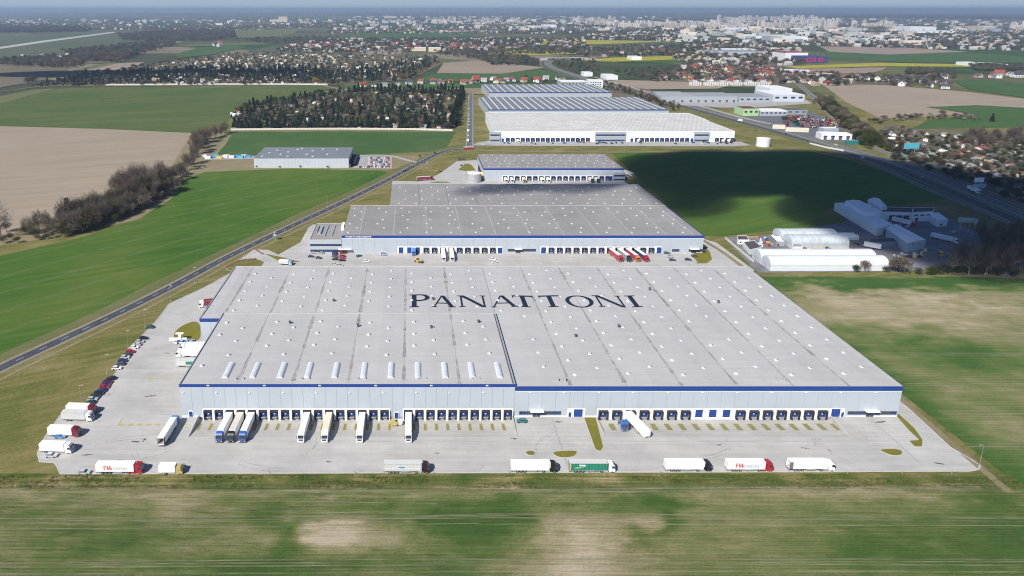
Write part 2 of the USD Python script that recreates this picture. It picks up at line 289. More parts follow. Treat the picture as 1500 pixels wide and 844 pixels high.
# tractor tracks worn through the crop
TRK = {"g": ("geometry", {}), "mp": ("mapping", {"scale": (.05, .6, 1)}), "n": ("noise_texture", {"scale": 1.0, "detail": 4.0, "roughness": .7}), "r": ("map_range", {"from_min": .38, "from_max": .62, "to_min": 0, "to_max": .62, "clamp": True}),
       "p": ("diffuse_bsdf", {"color": (.34, .31, .22)}), "t": ("transparent_bsdf", {}), "x": ("mix_closure", {})}
TRACK = usdkit.material(stage, "/World/Looks/worn_track", TRK, [("g.position", "mp.vector"), ("mp.vector", "n.vector"), ("n.fac", "r.value"), ("r.result", "x.fac"), ("t.BSDF", "x.closure1"), ("p.BSDF", "x.closure2")], surface="x.closure")
def wavy(x0, x1, y, amp, seed, n=60):
    r = random.Random(seed); ph = r.random() * 6
    return [(x, y + amp * math.sin(ph + x / 60.0) + amp * .4 * math.sin(ph * 2 + x / 23.0)) for x in np.linspace(x0, x1, n)]
mb = MB()
for (pa, pb, off) in (((0, 766), (700, 760), 0), ((700, 760), (1500, 763), 0), ((0, 833), (700, 827), 0), ((600, 829), (1500, 827), 0), ((300, 750), (760, 756), 1), ((380, 735), (640, 738), 1), ((60, 723), (1440, 717), 2)):
    a, b = P(*pa), P(*pb)
    for k, dy in enumerate(((0, 1.9, -2.6, .8) if off == 0 else ((0,) if off == 1 else (0, .9)))):
        ln = wavy(a[0] - (60 if pa[0] == 0 else 0), b[0] + (40 if pb[0] == 1500 else 0), a[1] + dy, .35, int(pa[1]) + k)
        ln = [(x, y + (b[1] - a[1]) * (x - a[0]) / (b[0] - a[0])) for x, y in ln]
        mb.sheet(offset_sheet(ln, .42 if off < 2 else .7), 0.105)
for y, x0, x1 in ((487, 1235, 1540), (433, 1150, 1520), (566, 1330, 1560), (607, 1380, 1560), (655, 1420, 1560), (520, 1330, 1560)):
    a, b = P(x0, y), P(x1, y)
    for dy in (0, 1.9): mb.sheet(offset_sheet(wavy(a[0], b[0], a[1] + dy, .3, y), .5), 0.11)
structure(mb, "tractor_tracks", TRACK)

field("left_field", [(-330, 690), (-120, 574), (0, 520), (150, 451), (255, 399), (335, 361), (430, 316), (505, 284), (572, 254), (560, 250), (430, 247), (300, 252), (272, 262), (250, 288), (205, 322), (110, 350), (40, 366), (-200, 420)], LUSH, 0.02)
def field_tracks(poly, ang, step, w, name, seed):
    pg = Polygon(PP(poly)).buffer(-4); r = random.Random(seed); c = pg.centroid; d = np.array([math.cos(ang), math.sin(ang)]); nn = np.array([-d[1], d[0]]); mb = MB()
    for k in range(-40, 41):
        for o in (0, 1.9):
            q = np.array([c.x, c.y]) + nn * (k * step + o); ln = LineString([tuple(q + d * t + nn * .5 * math.sin(t / 40 + k)) for t in np.linspace(-700, 700, 80)]).buffer(w / 2, cap_style=2).intersection(pg)
            mb.sheet(ln, .075)
    structure(mb, name, TRACK)
field_tracks([(-330, 690), (-120, 574), (0, 520), (150, 451), (335, 361), (505, 284), (572, 254), (430, 247), (300, 252), (250, 288), (205, 322), (110, 350), (40, 366), (-200, 420)], math.radians(52), 27, .40, "left_field_tracks", 1)
field("ploughed_field", [(-400, 178), (0, 185), (150, 189), (281, 195), (279, 215), (252, 242), (190, 285), (70, 320), (0, 350), (-400, 420)], PLOUGH, 0.02)
field("meadow_field", [(-400, 172), (0, 152), (80, 131), (140, 127.5), (470, 125.5), (492, 130), (430, 141), (345, 158), (335, 178), (300, 194), (281, 195), (150, 189), (0, 185), (-400, 178)], LUSH3, 0.05)
field("olive_corner_field", [(-60, 160), (0, 141), (50, 131), (82, 130), (0, 152)], OLIVE, 0.07)
field("small_green_field", [(318, 193), (668, 193), (655, 215), (640, 222), (540, 226), (300, 228)], LUSH2, 0.02)
field("right_green_field", [(893, 222), (1185, 222), (1240, 233), (1330, 263), (1400, 291), (1300, 303), (1215, 305), (1208, 314), (1226, 328), (1060, 346), (1032, 346), (1000, 320)], LUSH, 0.02)
field("barn_fallow", [(272, 262), (300, 252), (430, 247), (560, 250), (580, 247), (625, 228), (560, 227), (300, 229), (310, 236), (290, 246)], DIRT, 0.03)
field("hedge_strip", [(0, 360), (100, 345), (200, 322), (250, 292), (272, 262), (292, 246), (310, 235), (330, 212), (340, 196), (320, 193), (300, 194), (281, 195), (252, 242), (190, 285), (70, 320), (0, 352)], DIRT, 0.035)
field("tunnel_yard_verge", [(1100, 398), (1500, 408), (1700, 412), (1700, 402), (1500, 401), (1350, 404), (1110, 402)], DIRT, 0.12)
field("right_plough_field", [(1203, 123), (1300, 125), (1420, 135), (1500, 145), (1800, 172), (1800, 190), (1500, 161), (1360, 156), (1425, 167), (1290, 174), (1240, 150)], PLOUGH, 0.05)
field("right_meadow", [(1355, 157), (1430, 154), (1500, 158), (1800, 186), (1800, 215), (1500, 187), (1335, 189), (1360, 176), (1425, 168)], LUSH2, 0.08)
field("right_far_meadow", [(1395, 118), (1440, 117), (1500, 122), (1800, 140), (1800, 165), (1500, 143), (1420, 131)], LUSH2, 0.05)
field("beet_field", [(1210, 72), (1300, 70.5), (1420, 77), (1500, 83), (1900, 100), (1900, 112), (1500, 92), (1340, 92), (1210, 86)], LUSH2, 0.1)
field("beet_field", [(1200, 68), (1330, 70), (1420, 76), (1300, 80), (1215, 76)], SOILP, 0.25)
field("rape_field", [(1150, 97.5), (1290, 92), (1500, 96), (1700, 102), (1700, 105), (1500, 99), (1300, 97), (1170, 100.5)], RAPE, 0.2)
field("tilled_strip", [(1160, 101), (1300, 99), (1290, 104), (1270, 108), (1180, 108)], SOILP, 0.2)
field("tilled_strip", [(1200, 112), (1390, 116), (1400, 120), (1300, 126), (1200, 121)], BROWN, 0.03)
field("rape_field", [(845, 88.5), (900, 84.5), (1000, 81.5), (1075, 84), (1070, 88), (1000, 87), (900, 90.5)], RAPE, 0.2)
field("rye_field", [(900, 91), (1000, 87.5), (1070, 88.5), (1068, 93), (960, 92)], LUSH2, 0.2)
field("rye_field", [(800, 76), (870, 66), (1000, 59), (1130, 58), (1120, 70), (1000, 79), (880, 82)], DULLG, 0.2)
field("rape_field", [(790, 66), (800, 58), (950, 60), (1010, 58.5), (950, 62), (880, 65)], RAPE, 0.35)
field("rape_field", [(700, 77), (760, 73), (850, 76), (850, 79), (790, 81), (720, 80)], RAPE, 0.35)
field("rape_field", [(585, 42), (600, 40), (615, 41), (612, 42.3)], RAPE, 0.6)
field("rye_field", [(500, 50), (600, 46), (700, 46), (690, 54), (560, 58), (500, 58)], LUSH2, 0.5)
field("tilled_strip", [(620, 45), (700, 43), (690, 47), (640, 47)], SOILP, 0.6)
field("tilled_field", [(905, 117), (1000, 120), (1078, 123), (1050, 130), (945, 131), (880, 120)], PLOUGH, 0.04)
field("tilled_field", [(640, 107), (650, 92), (700, 89), (800, 99), (735, 108)], SOILP, 0.08)
field("rye_field", [(606, 118), (640, 107), (735, 108), (790, 101), (840, 113), (800, 119), (650, 119)], LUSH2, 0.06)
field("tilled_field", [(527, 79), (548, 72), (588, 72), (588, 80), (540, 81)], SOILP, 0.2)
field("meadow_strip", [(480, 125), (600, 123), (820, 122), (835, 117), (905, 131), (720, 130), (500, 129)], LUSH2, 0.09)
field("bare_strip", [(495, 130.5), (600, 129.5), (716, 129), (716, 138), (505, 137)], DIRT, 0.10)
field("airfield_grass", [(-500, 75), (0, 52), (140, 46), (290, 47), (235, 62), (180, 78), (110, 83), (0, 92), (-500, 120)], DULLG, 0.15)
field("airfield_grass", [(-500, 120), (0, 92), (110, 83), (180, 78), (180, 90), (100, 96), (0, 96)], BROWN, 0.05)
field("runway", [(-100, 75), (0, 69), (60, 60), (165, 46.8), (170, 47.8), (70, 61.5), (0, 71.8), (-100, 79)], CONC, 0.35)
field("rough_ground", [(-300, 110), (0, 96), (100, 95.5), (95, 110), (60, 118), (0, 127), (-300, 150)], BROWN, 0.1)
field("rape_field", [(60, 116), (90, 108), (140, 95), (165, 91), (172, 93), (110, 107), (70, 117)], OLIVE, 0.3)
field("tilled_field", [(70, 117), (110, 107), (172, 93), (212, 91), (200, 97), (120, 114), (90, 119)], SOILP, 0.3)
field("rye_field", [(255, 80), (290, 70), (345, 66), (360, 70), (310, 80), (262, 85)], LUSH2, 0.3)
field("rye_field", [(343, 56), (345, 44), (380, 40), (440, 42), (430, 50), (390, 55)], OLIVE, 0.3)
field("rye_field", [(360, 75), (400, 68), (500, 72), (500, 78), (440, 78)], DULLG, 0.3)
field("scrub_ground", [(880, 122), (950, 131), (985, 150), (970, 165), (930, 150), (900, 140)], BROWN, 0.05)
field("allotment_ground", [(345, 190), (338, 170), (350, 158), (430, 142), (500, 133), (560, 131), (676, 132), (678, 160), (668, 190)], GARDEN, 0.12)
field("allotment_ground", [(60, 126), (150, 108), (250, 90), (330, 78), (480, 76), (520, 76), (640, 84), (645, 95), (600, 117), (480, 124), (140, 127)], GARDEN, 0.16)
field("allotment_ground", [(1280, 205), (1300, 180), (1340, 189), (1420, 190), (1520, 195), (1700, 215), (1700, 330), (1500, 290), (1400, 250), (1330, 232)], GARDEN, 0.10)
field("housing_ground", [(960, 118), (1000, 95), (1110, 88), (1180, 95), (1200, 122), (1180, 130), (1000, 126)], GARDEN, 0.02)

BANK = field_mat("bank_grass_ground", [(0, (.035, .075, .014)), (.3, (.065, .100, .022)), (.5, (.115, .125, .034)), (.68, (.205, .175, .075)), (.85, (.31, .255, .14)), (1, (.40, .34, .23))], 0, .07, (.025, .6), 1.3, 1.2, .7, fine=1.3, bump=.9)
structure(MB().sheet(sbox(-260, 203.0, 215, 211.5), 0.04), "grass_bank", BANK)
# roads
ROAD_W = PP([(-260, 690), (-120, 602), (0, 540), (150, 470), (252, 420), (333, 377), (420, 335), (500, 297.5), (560, 268), (613, 240), (636, 228), (654, 221), (672, 219), (692, 218.5)])
def smooth_line(pts, n=8):
    p = np.array(pts); out = []
    q = np.vstack([2 * p[0] - p[1], p, 2 * p[-1] - p[-2]])
    for i in range(len(p) - 1):
        a, b, c, d = q[i:i + 4]
        for t in np.linspace(0, 1, n, endpoint=False):
            out.append(.5 * (2 * b + (c - a) * t + (2 * a - 5 * b + 4 * c - d) * t * t + (3 * b - a - 3 * c + d) * t ** 3))
    return [tuple(x) for x in out + [p[-1]]]
def dashes(ln, L, G, w, z, mb, off=0.0):
    s = LineString(ln)
    if off: s = s.parallel_offset(abs(off), "left" if off > 0 else "right")
    t = 0
    while t < s.length - L:
        a = shapely.ops.substring(s, t, t + L); mb.sheet(a.buffer(w / 2, cap_style=2), z); t += L + G
def road(name, ln, w, mat, z, shoulder=1.4, lanes=(0.0,), edge=True, sm=DIRT):
    if shoulder: structure(MB().sheet(offset_sheet(ln, w + 2 * shoulder), z - .03), name + "_shoulder", sm)
    structure(MB().sheet(offset_sheet(ln, w), z), name, mat)
    mb = MB()
    if edge:
        for o in (w / 2 - .3, -w / 2 + .3):
            g = LineString(ln).parallel_offset(abs(o), "left" if o > 0 else "right"); mb.sheet(g.buffer(.12, cap_style=2), z + .02)
    for o in lanes: dashes(ln, 4, 8, .22, z + .02, mb, o)
    if mb.v: structure(mb, name + "_markings", LINE)
lw = smooth_line(ROAD_W)
structure(MB().sheet(LineString(lw).parallel_offset(9.5, "left").buffer(3.6, cap_style=2), 0.028), "ditch_bank", OLIVE)
road("country_road", lw, 7.2, ASPH, 0.10, 1.6)
structure(MB().sheet(LineString(lw).parallel_offset(9.5, "right").buffer(1.0, cap_style=2), 0.03), "dry_ditch", DIRT)
MW = smooth_line(PP([(905, 80), (825, 83), (806, 88), (799, 93), (806, 99), (826, 106), (863, 118), (920, 134), (983, 150), (1013, 157.5), (1063, 171), (1127, 188), (1190, 206), (1250, 224), (1312, 242), (1372, 266), (1433, 292), (1500, 321), (1600, 366), (1700, 412)]))
structure(MB().sheet(offset_sheet(MW, 40), 0.08), "motorway_verge", OLIVE)
for o, sd in ((9.0, "left"), (9.0, "right")):
    c = list(LineString(MW).parallel_offset(o, sd).coords)
    road("motorway", c, 11.5, ASPH if sd == "right" else ASPHL, 0.16, 1.0, (0.0,), True)
mb = MB()
for sd in ("left", "right"):
    c = LineString(MW).parallel_offset(1.2, sd); g = [c.interpolate(t) for t in np.arange(0, c.length, 8.0)]
    for a, b in zip(g[:-1], g[1:]):
        mb.cyl((a.x, a.y, .7), (b.x, b.y, .7), .12, 4, caps=False); mb.cyl((a.x, a.y, 0), (a.x, a.y, .7), .08, 4, caps=False)
tag(mb.build("guard_rail", GALV), "long galvanised guard rail along the middle of the motorway", "guard rail")
road("avenue", smooth_line(PP([(1255, 197), (1216, 166), (1192, 143), (1168, 122), (1151, 108), (1120, 95), (1085, 84)])), 8, ASPHL, 0.18, 2.0)
road("slip_road", smooth_line(PP([(1255, 197), (1272, 212), (1300, 225), (1345, 243), (1395, 262), (1450, 283), (1520, 310)])), 7, ASPHL, 0.22, 1.5, ())
road("frontage_road", smooth_line(PP([(870, 113), (925, 128), (985, 147), (1030, 157), (1085, 172), (1130, 182)])), 6, CONC2, 0.2, 1.5, ())
road("lane_along_motorway", smooth_line(PP([(1190, 212), (1240, 224), (1300, 250), (1370, 282), (1440, 310), (1520, 345)])), 5.0, ASPHL, 0.12, 1.0, ())
road("straight_road", PP([(688, 218), (689, 180), (690, 136)]), 8.0, ASPHL, 0.12, 1.2, ())
road("service_road", PP([(690, 220), (760, 222), (900, 223), (1180, 221.5)]), 4.0, DIRT, 0.10, .8, (), False)
road("field_track", smooth_line(PP([(1030, 352), (1062, 372), (1110, 408), (1180, 460), (1320, 585), (1450, 697), (1480, 722)])), 3.0, DIRT, 0.09, 0, (), False)
road("farm_track", PP([(345, 191.5), (500, 191.5), (665, 193)]), 5.0, DIRT, 0.13, 0, (), False)
road("farm_track", PP([(-60, 150), (0, 134), (60, 126.5), (140, 126), (480, 124), (620, 122)]), 6.0, DIRT, 0.2, 0, (), False)
road("barn_track", smooth_line(PP([(516, 229.5), (545, 227.5), (575, 229), (602, 236), (626, 239)])), 5.5, CONC2, 0.07, 0, (), False)
road("airfield_road", smooth_line(PP([(-60, 150), (0, 128), (60, 120), (100, 116)])), 6, ASPHL, 0.4, 2, (), False)

# yards and their islands
FY = 246.9
ramp1, ramp2 = sbox(-86.5, 233.0, 41.6, 250), sbox(76.3, 233.0, 171.5, 250)
yard = Polygon(PP([(88, 694.5), (84, 684), (80, 678), (58, 676.5), (55, 664), (66, 640), (88, 609), (131, 599), (171, 544), (205, 495), (231, 468), (248, 445), (300, 421), (338, 400)]) + [(-60, 392), (206, 392)] + PP([(1330, 598), (1392, 655), (1436, 682), (1433, 688), (1420, 690.5)]))
yard = yard.buffer(2.0).buffer(-2.0)
isles = {"a": [(855, 612), (873, 612), (884, 655), (880, 662), (872, 659)], "b": [(769, 662), (778, 660), (785, 663), (782, 668), (772, 667)],
         "c": [(809, 661.5), (845, 660), (846, 664), (840, 670), (822, 671.5), (811, 667)], "d": [(1310, 607), (1316, 606), (1340, 628), (1352, 645), (1351, 655), (1340, 655), (1331, 646), (1346, 645), (1330, 630)],
         "e": [(1286, 658.5), (1312, 657.5), (1322, 661), (1322, 667), (1308, 668.5), (1294, 663)], "f": [(251, 498), (259, 480), (293, 467), (296, 500), (275, 500)], "g": [(330, 397), (333, 392), (380, 390), (384, 396)]}
def chaikin(p, n=3):
    p = np.array(p)
    for _ in range(n): q = np.roll(p, -1, 0); p = np.stack([.75 * p + .25 * q, .25 * p + .75 * q], 1).reshape(-1, 2)
    return p
isle_polys = [Polygon(chaikin(PP(v)) if k not in "ad" else PP(v)).buffer(1.0).buffer(-.9).buffer(0) for k, v in isles.items()]
isle_polys = [p.buffer(-.7).buffer(.7) for p in isle_polys]
hole = unary_union([ramp1, ramp2])
structure(MB().sheet(yard.difference(hole), 0.05), "concrete_yard", CONC)
DEP = -1.15
for r in (ramp1, ramp2):
    x0, y0, x1, y1 = r.bounds
    mb = MB(); mb.add([(x0, y0, .05), (x1, y0, .05), (x1, 238.5, -.75), (x0, 238.5, -.75), (x1, 242, DEP), (x0, 242, DEP), (x1, 250, DEP), (x0, 250, DEP)], [(0, 1, 2, 3), (3, 2, 4, 5), (5, 4, 6, 7)])
    structure(mb, "loading_dock_apron", CONC)
for nme, x, pl in (("retaining_wall", -86.5, "low concrete retaining wall at the left end of the left dock row"), ("retaining_wall", 41.6, "low concrete retaining wall between the dock row and the staff parking bays"), ("retaining_wall", 171.5, "low concrete retaining wall at the right end of the right dock row")):
    mb = MB(); mb.prism([(232.6, -.2), (246.3, -1.3), (246.3, 1.05), (244, 1.0), (233.2, .35), (232.6, .3)], x - .18, x + .18, "x"); tag(mb.build(nme, KERB), pl, "retaining wall")
mb, mk = MB(), MB()
for p in isle_polys:
    mb.sheet(p.buffer(-.25), 0.20); mk.slab(p.difference(p.buffer(-.25)), 0.03, .17)
structure(mb, "grass_island", ISLE); structure(mk, "island_kerb", KERB)
edge = yard.boundary.intersection(sbox(-200, 205, 260, 420)); structure(MB().slab(edge.buffer(.22), 0.0, .14), "yard_kerb", KERB)
yard2 = Polygon(PP([(371, 366), (392, 366), (408, 373), (440, 355), (452, 333), (458, 329), (470, 329)]) + [(-50, 445), (200, 445)] + PP([(1030, 350), (1050, 356), (1105, 396)]) + [(200, 383), (-101, 383)] + PP([(352, 391), (383, 390), (387, 384), (374, 379), (350, 381)])).buffer(0)
structure(MB().sheet(yard2, 0.055), "second_yard", CONC)
structure(MB().sheet(Polygon(PP([(1034, 362), (1040, 370), (1043, 380), (1035, 386), (1020, 386), (1022, 384), (1012, 374), (1016, 372)])), .12).sheet(Polygon(PP([(388, 372), (412, 384), (440, 384), (408, 376)])).buffer(0), .115), "grass_island", ISLE)
pave = paved("red_paving", (.30, .11, .09), (.27, .10, .085), (.22, .09, .08), .4, .2, .02)
structure(MB().sheet(LineString(smooth_line(PP([(333, 390), (352, 381.5), (374, 379)]))).buffer(.7).union(LineString(smooth_line(PP([(372, 364), (378, 368), (386, 372.5)]))).buffer(.7)), .13), "red_pavement", pave)
yard3 = Polygon(PP([(574, 273), (575, 265), (612, 266), (629, 262), (645, 254), (669, 236.5), (698, 234.5)]) + [(70, 643), (206, 643), (212, 600), (206, 580), (-12, 580)]).buffer(0)
structure(MB().sheet(yard3, 0.055), "third_yard", CONC)
structure(MB().sheet(Polygon(PP([(671, 249), (678, 243), (685, 239.5), (691, 242), (697, 250), (680, 250.5)])), .11).sheet(Polygon(PP([(628, 268), (660, 268), (655, 266.5), (640, 266)])), .11), "grass_island", ISLE)
structure(MB().sheet(Polygon(PP([(690, 213), (700, 209), (725, 205), (1085, 208), (1100, 213), (1075, 214.5), (735, 214)])).buffer(0), 0.14), "white_hall_yard", CONC2)
structure(MB().sheet(Polygon(PP([(516, 231), (537, 229), (574, 230), (574, 247), (518, 246)])), .06), "car_lot_ground", CONC2)
structure(MB().sheet(Polygon(PP([(298, 229), (318, 228), (373, 229), (373, 233), (300, 234)])).buffer(0), .06), "barn_storage_ground", CONC2)
structure(MB().sheet(Polygon(PP([(1060, 348), (1125, 345), (1240, 325), (1262, 304), (1360, 306), (1440, 345), (1430, 372), (1400, 392), (1330, 397), (1110, 400)])).buffer(0), .06), "farm_yard", paved("farm_yard_paving", (.22, .22, .23), (.20, .20, .21), (.15, .15, .16), 5, 5, .05, dirt=.35, dscale=.12))
structure(MB().sheet(Polygon(PP([(960, 152), (1010, 150), (1180, 146), (1190, 152), (1100, 158), (1060, 158)])).buffer(0), .25), "depot_yard", CONC2)
structure(MB().sheet(Polygon(PP([(1140, 192), (1090, 174), (1110, 165), (1190, 163), (1235, 190), (1255, 203), (1245, 212)])).buffer(0), .15), "dealer_yard", ASPHL)

# yard paint and strips
def mini(name, polys, z, mat): structure(MB().sheet(unary_union(polys), z), name, mat)
ol, yl = [], []
def dock_strip(x, w, y0=238.6, y1=243.6):
    ol.append(sbox(x - w / 2, y0, x + w / 2, y1))
    for s in (-1, 1): yl.append(sbox(x + s * w / 2 - .12, y0 - .2, x + s * w / 2 + .12, y1 + .3))
D1 = [-82.5 + 4.5 * i for i in range(17)]; D2 = [-.75 + 4.5 * i for i in range(10)]; D3 = [78.7 + 5.6 * i for i in range(17)]
for x in D1[:-1] + D2[:-1]: dock_strip(x + 2.25, 1.35)
for x in [D1[0] - 2.2, D1[-1] + 2.2, D2[-1] + 2.2]: dock_strip(x, 1.0)
for x in [D3[0] - 2.4] + [d + 2.8 for d in D3]: dock_strip(x - .3, 2.3)
def apron_z(o): return lambda x, y: (np.interp(y, [233, 238.5, 242, 250], [.05, -.75, DEP, DEP]) + o)
cutl = [sbox(-200, a, 300, b) for a, b in ((230, 238.5), (238.5, 242), (242, 250))]
m1, m2 = MB(), MB()
for c in cutl:
    m1.sheet(unary_union(ol).intersection(c), apron_z(.03)); m2.sheet(unary_union(yl).intersection(c), apron_z(.05))
structure(m1, "mossy_dock_strips", STRIP); structure(m2, "dock_guide_lines", YEL)
ys = [sbox(x - 2.4, 240.6, x - .3, 241.8) for x in np.arange(-114.5, -86, 3.6)] + [sbox(-117.5, 241, -116.9, 245.5), sbox(-116, 276, -99, 276.4), sbox(-118, 275.4, -116, 277)]
mini("yellow_bay_blocks", ys, .075, YEL)
pl = []
for x0, x1 in ((44.5, 57), (58.5, 71)):
    for y in np.arange(224, 244, 2.6): pl.append(sbox(x0, y, x1 - 1.5 - (2 if y < 228 else 0), y + .12))
for x0, x1 in ((176, 186), (188, 197)):
    for y in np.arange(224, 244, 2.6): pl.append(sbox(x0, y, x1 - 1, y + .12))
mini("parking_bay_lines", pl, .075, LINE)
drain = [sbox(57.4, 216, 57.8, 245), sbox(187, 216, 187.4, 245)] + [sbox(x, 230.0, x + 24, 230.25) for x in (-80, -50, -20, 10, 80, 110, 140)]
mini("drain_channel", drain, .07, GREYM)
# tyre marks and oil on the concrete
def wear_mat(name, col, lo, hi, mx, scale):
    N = dict(TRK); N["mp"] = ("mapping", {"scale": (scale, scale, 1)}); N["r"] = ("map_range", {"from_min": lo, "from_max": hi, "to_min": 0, "to_max": mx, "clamp": True}); N["p"] = ("diffuse_bsdf", {"color": col})
    return usdkit.material(stage, "/World/Looks/" + name, N, [("g.position", "mp.vector"), ("mp.vector", "n.vector"), ("n.fac", "r.value"), ("r.result", "x.fac"), ("t.BSDF", "x.closure1"), ("p.BSDF", "x.closure2")], surface="x.closure")
TYRE = wear_mat("tyre_marks", (.18, .175, .17), .40, .66, .36, .35)
OIL = wear_mat("oil_stain", (.07, .068, .065), .38, .55, .8, .9)
mb = MB(); r2 = random.Random(3)
for i in range(30):
    x = r2.uniform(-120, 190); y = r2.uniform(215, 232); R = r2.uniform(14, 34); a0 = r2.uniform(0, 6.28); sp = r2.uniform(.5, 1.3)
    arc = [(x + R * math.cos(a0 + t), y + R * .55 * math.sin(a0 + t)) for t in np.linspace(0, sp, 16)]
    for d in (0, 2.0):
        g = LineString([(p[0] + d * .4, p[1] + d) for p in arc]).buffer(.17, cap_style=2).intersection(yard.difference(hole.buffer(.5)).difference(unary_union(isle_polys)))
        mb.sheet(g, .065)
structure(mb, "tyre_marks", TYRE)
mb = MB()
for x, y, a, b in ((-121, 222, 2.2, .4), (-103, 231, .5, 1.2), (-106, 230, 1.8, .5), (-30, 218, 1.1, .3), (-62, 232, 1.5, .4), (60, 243, 2, .5), (190, 243, 2.4, .5), (194, 217, 1.8, .35), (10, 223, 1, .3), (118, 228, 1.2, .3), (-112, 262, 2.5, .5), (-118, 300, 1.5, .4), (40, 232, 1.4, .4), (150, 226, 1.6, .3)):
    mb.sheet(affinity.rotate(affinity.scale(Point(x, y).buffer(1), a, b), r2.uniform(-20, 20)), .066)
structure(mb, "oil_stains", OIL)
# ------------------------------------------------------------------ warehouses
def W(t): return pth(t)
def part(mb, name, mat, parent, label=None, smooth=False):
    o = mb.build(name, mat, parent, smooth)
    if label and o: tag(o, label)
    return o
def wall_panels(t, x0, x1, step, y, z0, z1, mat, out=-1, th=.12, gap=.07, cuts=()):
    """upright panels along x on the face at y, each a part, joints left open; cuts: (xa, xb, za, zb) openings"""
    n = max(1, round((x1 - x0) / step)); s = (x1 - x0) / n
    for i in range(n):
        r = sbox(x0 + i * s + gap / 2, z0, x0 + (i + 1) * s - gap / 2, z1)
        for c in cuts: r = r.difference(sbox(c[0], c[2], c[1], c[3]))
        mb = MB()
        for g in getattr(r, "geoms", [r]):
            if g.is_empty: continue
            if len(g.exterior.coords) == 5: a, b, c, d = g.bounds; mb.box(a, c, min(y, y + out * th), max(y, y + out * th), b, d)
            else: mb.prism(list(g.exterior.coords)[:-1], y, y + out * th, "y")
        part(mb, "wall_panel", mat, t)
def roof_panels(t, x0, x1, y0, y1, z, step, mat, rise=.35, x_first=None):
    """one shallow gabled strip per bay with its valley gutter at the joints"""
    xs = [x0] + list(np.arange(x_first if x_first is not None else x0 + step, x1 - 1, step)) + [x1]
    for a, b in zip(xs[:-1], xs[1:]):
        m = (a + b) / 2; mb = MB()
        mb.prism([(a + .12, z - .4), (b - .12, z - .4), (b - .12, z), (m, z + rise), (a + .12, z)], y0, y1, "y"); part(mb, "roof_panel", mat, t)
    return xs
STAIN = wear_mat("gutter_dirt", (.19, .175, .155), .38, .70, .62, .25)
GUT = M("roof_gutter", (.30, .29, .28), .8, .2, .3)
def gutters(t, xs, y0, y1, z, w=.3):
    for x in xs[1:-1]: part(MB().box(x - w / 2, x + w / 2, y0, y1, z - .2, z - .012), "roof_gutter", GUT, t)
def stains(t, xs, y0, y1, z, seed=1, a=.7, b=1.3):
    r = random.Random(seed)
    for x in xs[1:-1]:
        mb = MB(); y = y0 + r.uniform(0, 4)
        while y < y1 - 4:
            L = r.uniform(8, 30); L = min(L, y1 - y); w0, w1 = r.uniform(.15, .5), r.uniform(a, b)
            p = Polygon([(x - w1 * .9, y), (x + w1 * .9, y), (x + w0, y + L), (x - w0, y + L)])
            for s in (-1, 1):
                h = p.intersection(sbox(x + (0.14 if s > 0 else -9), y0, x + (9 if s > 0 else -.14), y1))
                mb.sheet(h, lambda X, Y: z + .35 * abs(X - x) / 11.25 + .02)
            y += L * r.uniform(.8, 1.6)
        part(mb, "gutter_stain", STAIN, t)
def parapet(t, poly, z0, z1, th, mat, name="parapet"):
    return part(MB().slab(poly.buffer(.02).difference(poly.buffer(-th)), z0, z1), name, mat, t)
def vent(t, x, y, z, s=1.0, flap=True):
    s *= .76; mb = MB(); mb.prism([(x - .95 * s, y - .75 * s), (x + .95 * s, y - .75 * s), (x + .95 * s, y + .75 * s), (x - .95 * s, y + .75 * s)], z - .2, z + .35 * s, "z")
    mb.prism([(x - .8 * s, z + .35 * s), (x + .8 * s, z + .35 * s), (x + .45 * s, z + .72 * s), (x - .45 * s, z + .72 * s)], y - .65 * s, y + .65 * s, "y")
    v = part(mb, "roof_vent", SKYL, t)
    if flap: part(MB().box(x + 1.05 * s, x + 1.25 * s, y - .1, y + .9 * s, z - .1, z + .55 * s), "vent_actuator", GREYD, v)
def dock(t, x, y, zf, w=3.5, h=4.2, door=True, out=1.05, lvl=None):
    """sheltered loading dock on the face at y (open towards -y), floor at zf"""
    mb = MB(); a, b = x - w / 2, x + w / 2; top = zf + h
    mb.box(a, a + .35, y - out, y - .02, zf + .5, top).box(b - .35, b, y - out, y - .02, zf + .5, top).box(a + .35, b - .35, y - out, y - .02, top - .55, top)
    s = part(mb, "dock_shelter", SHELT, t)
    d = part(MB().box(a + .45, b - .45, y - .10, y - .03, zf + 1.15, top - .7), "dock_door", DOCKB, s)
    part(MB().box(a + .5, b - .5, y - .75, y - .12, zf + .75, zf + 1.1), "dock_leveller", GREYM, s)
    part(MB().box(a + .4, a + .75, y - 1.2, y - .76, zf + .5, zf + 1.1).box(b - .75, b - .4, y - 1.2, y - .76, zf + .5, zf + 1.1), "dock_bumper", RUB, s)
    part(MB().box(x - .3, x + .3, y - .14, y - .102, zf + 2.3, zf + 2.75), "door_window", WHITE, s)
def gate(t, x, y, z0, w, h, name="drive_in_gate", mat=None):
    g = part(MB().box(x - w / 2, x + w / 2, y - .16, y - .03, z0, z0 + h), name, mat or BLUE, t)
    part(MB().box(x - w / 2 - .2, x - w / 2, y - .22, y - .03, z0, z0 + h + .2).box(x + w / 2, x + w / 2 + .2, y - .22, y - .03, z0, z0 + h + .2).box(x - w / 2, x + w / 2, y - .22, y - .03, z0 + h, z0 + h + .2), "gate_frame", WHITE, g)
    return g
def strip_window(t, x0, x1, y, z0, z1, n, door=None):
    f = part(MB().box(x0 - .12, x1 + .12, y - .10, y - .02, z0 - .12, z1 + .12), "window_frame", GREYD, t)
    s = (x1 - x0) / n
    for i in range(n): part(MB().box(x0 + i * s + .08, x0 + (i + 1) * s - .08, y - .16, y - .105, z0, z1), "window_pane", GLASS if (i * 7 + n) % 5 else BLUE, f)
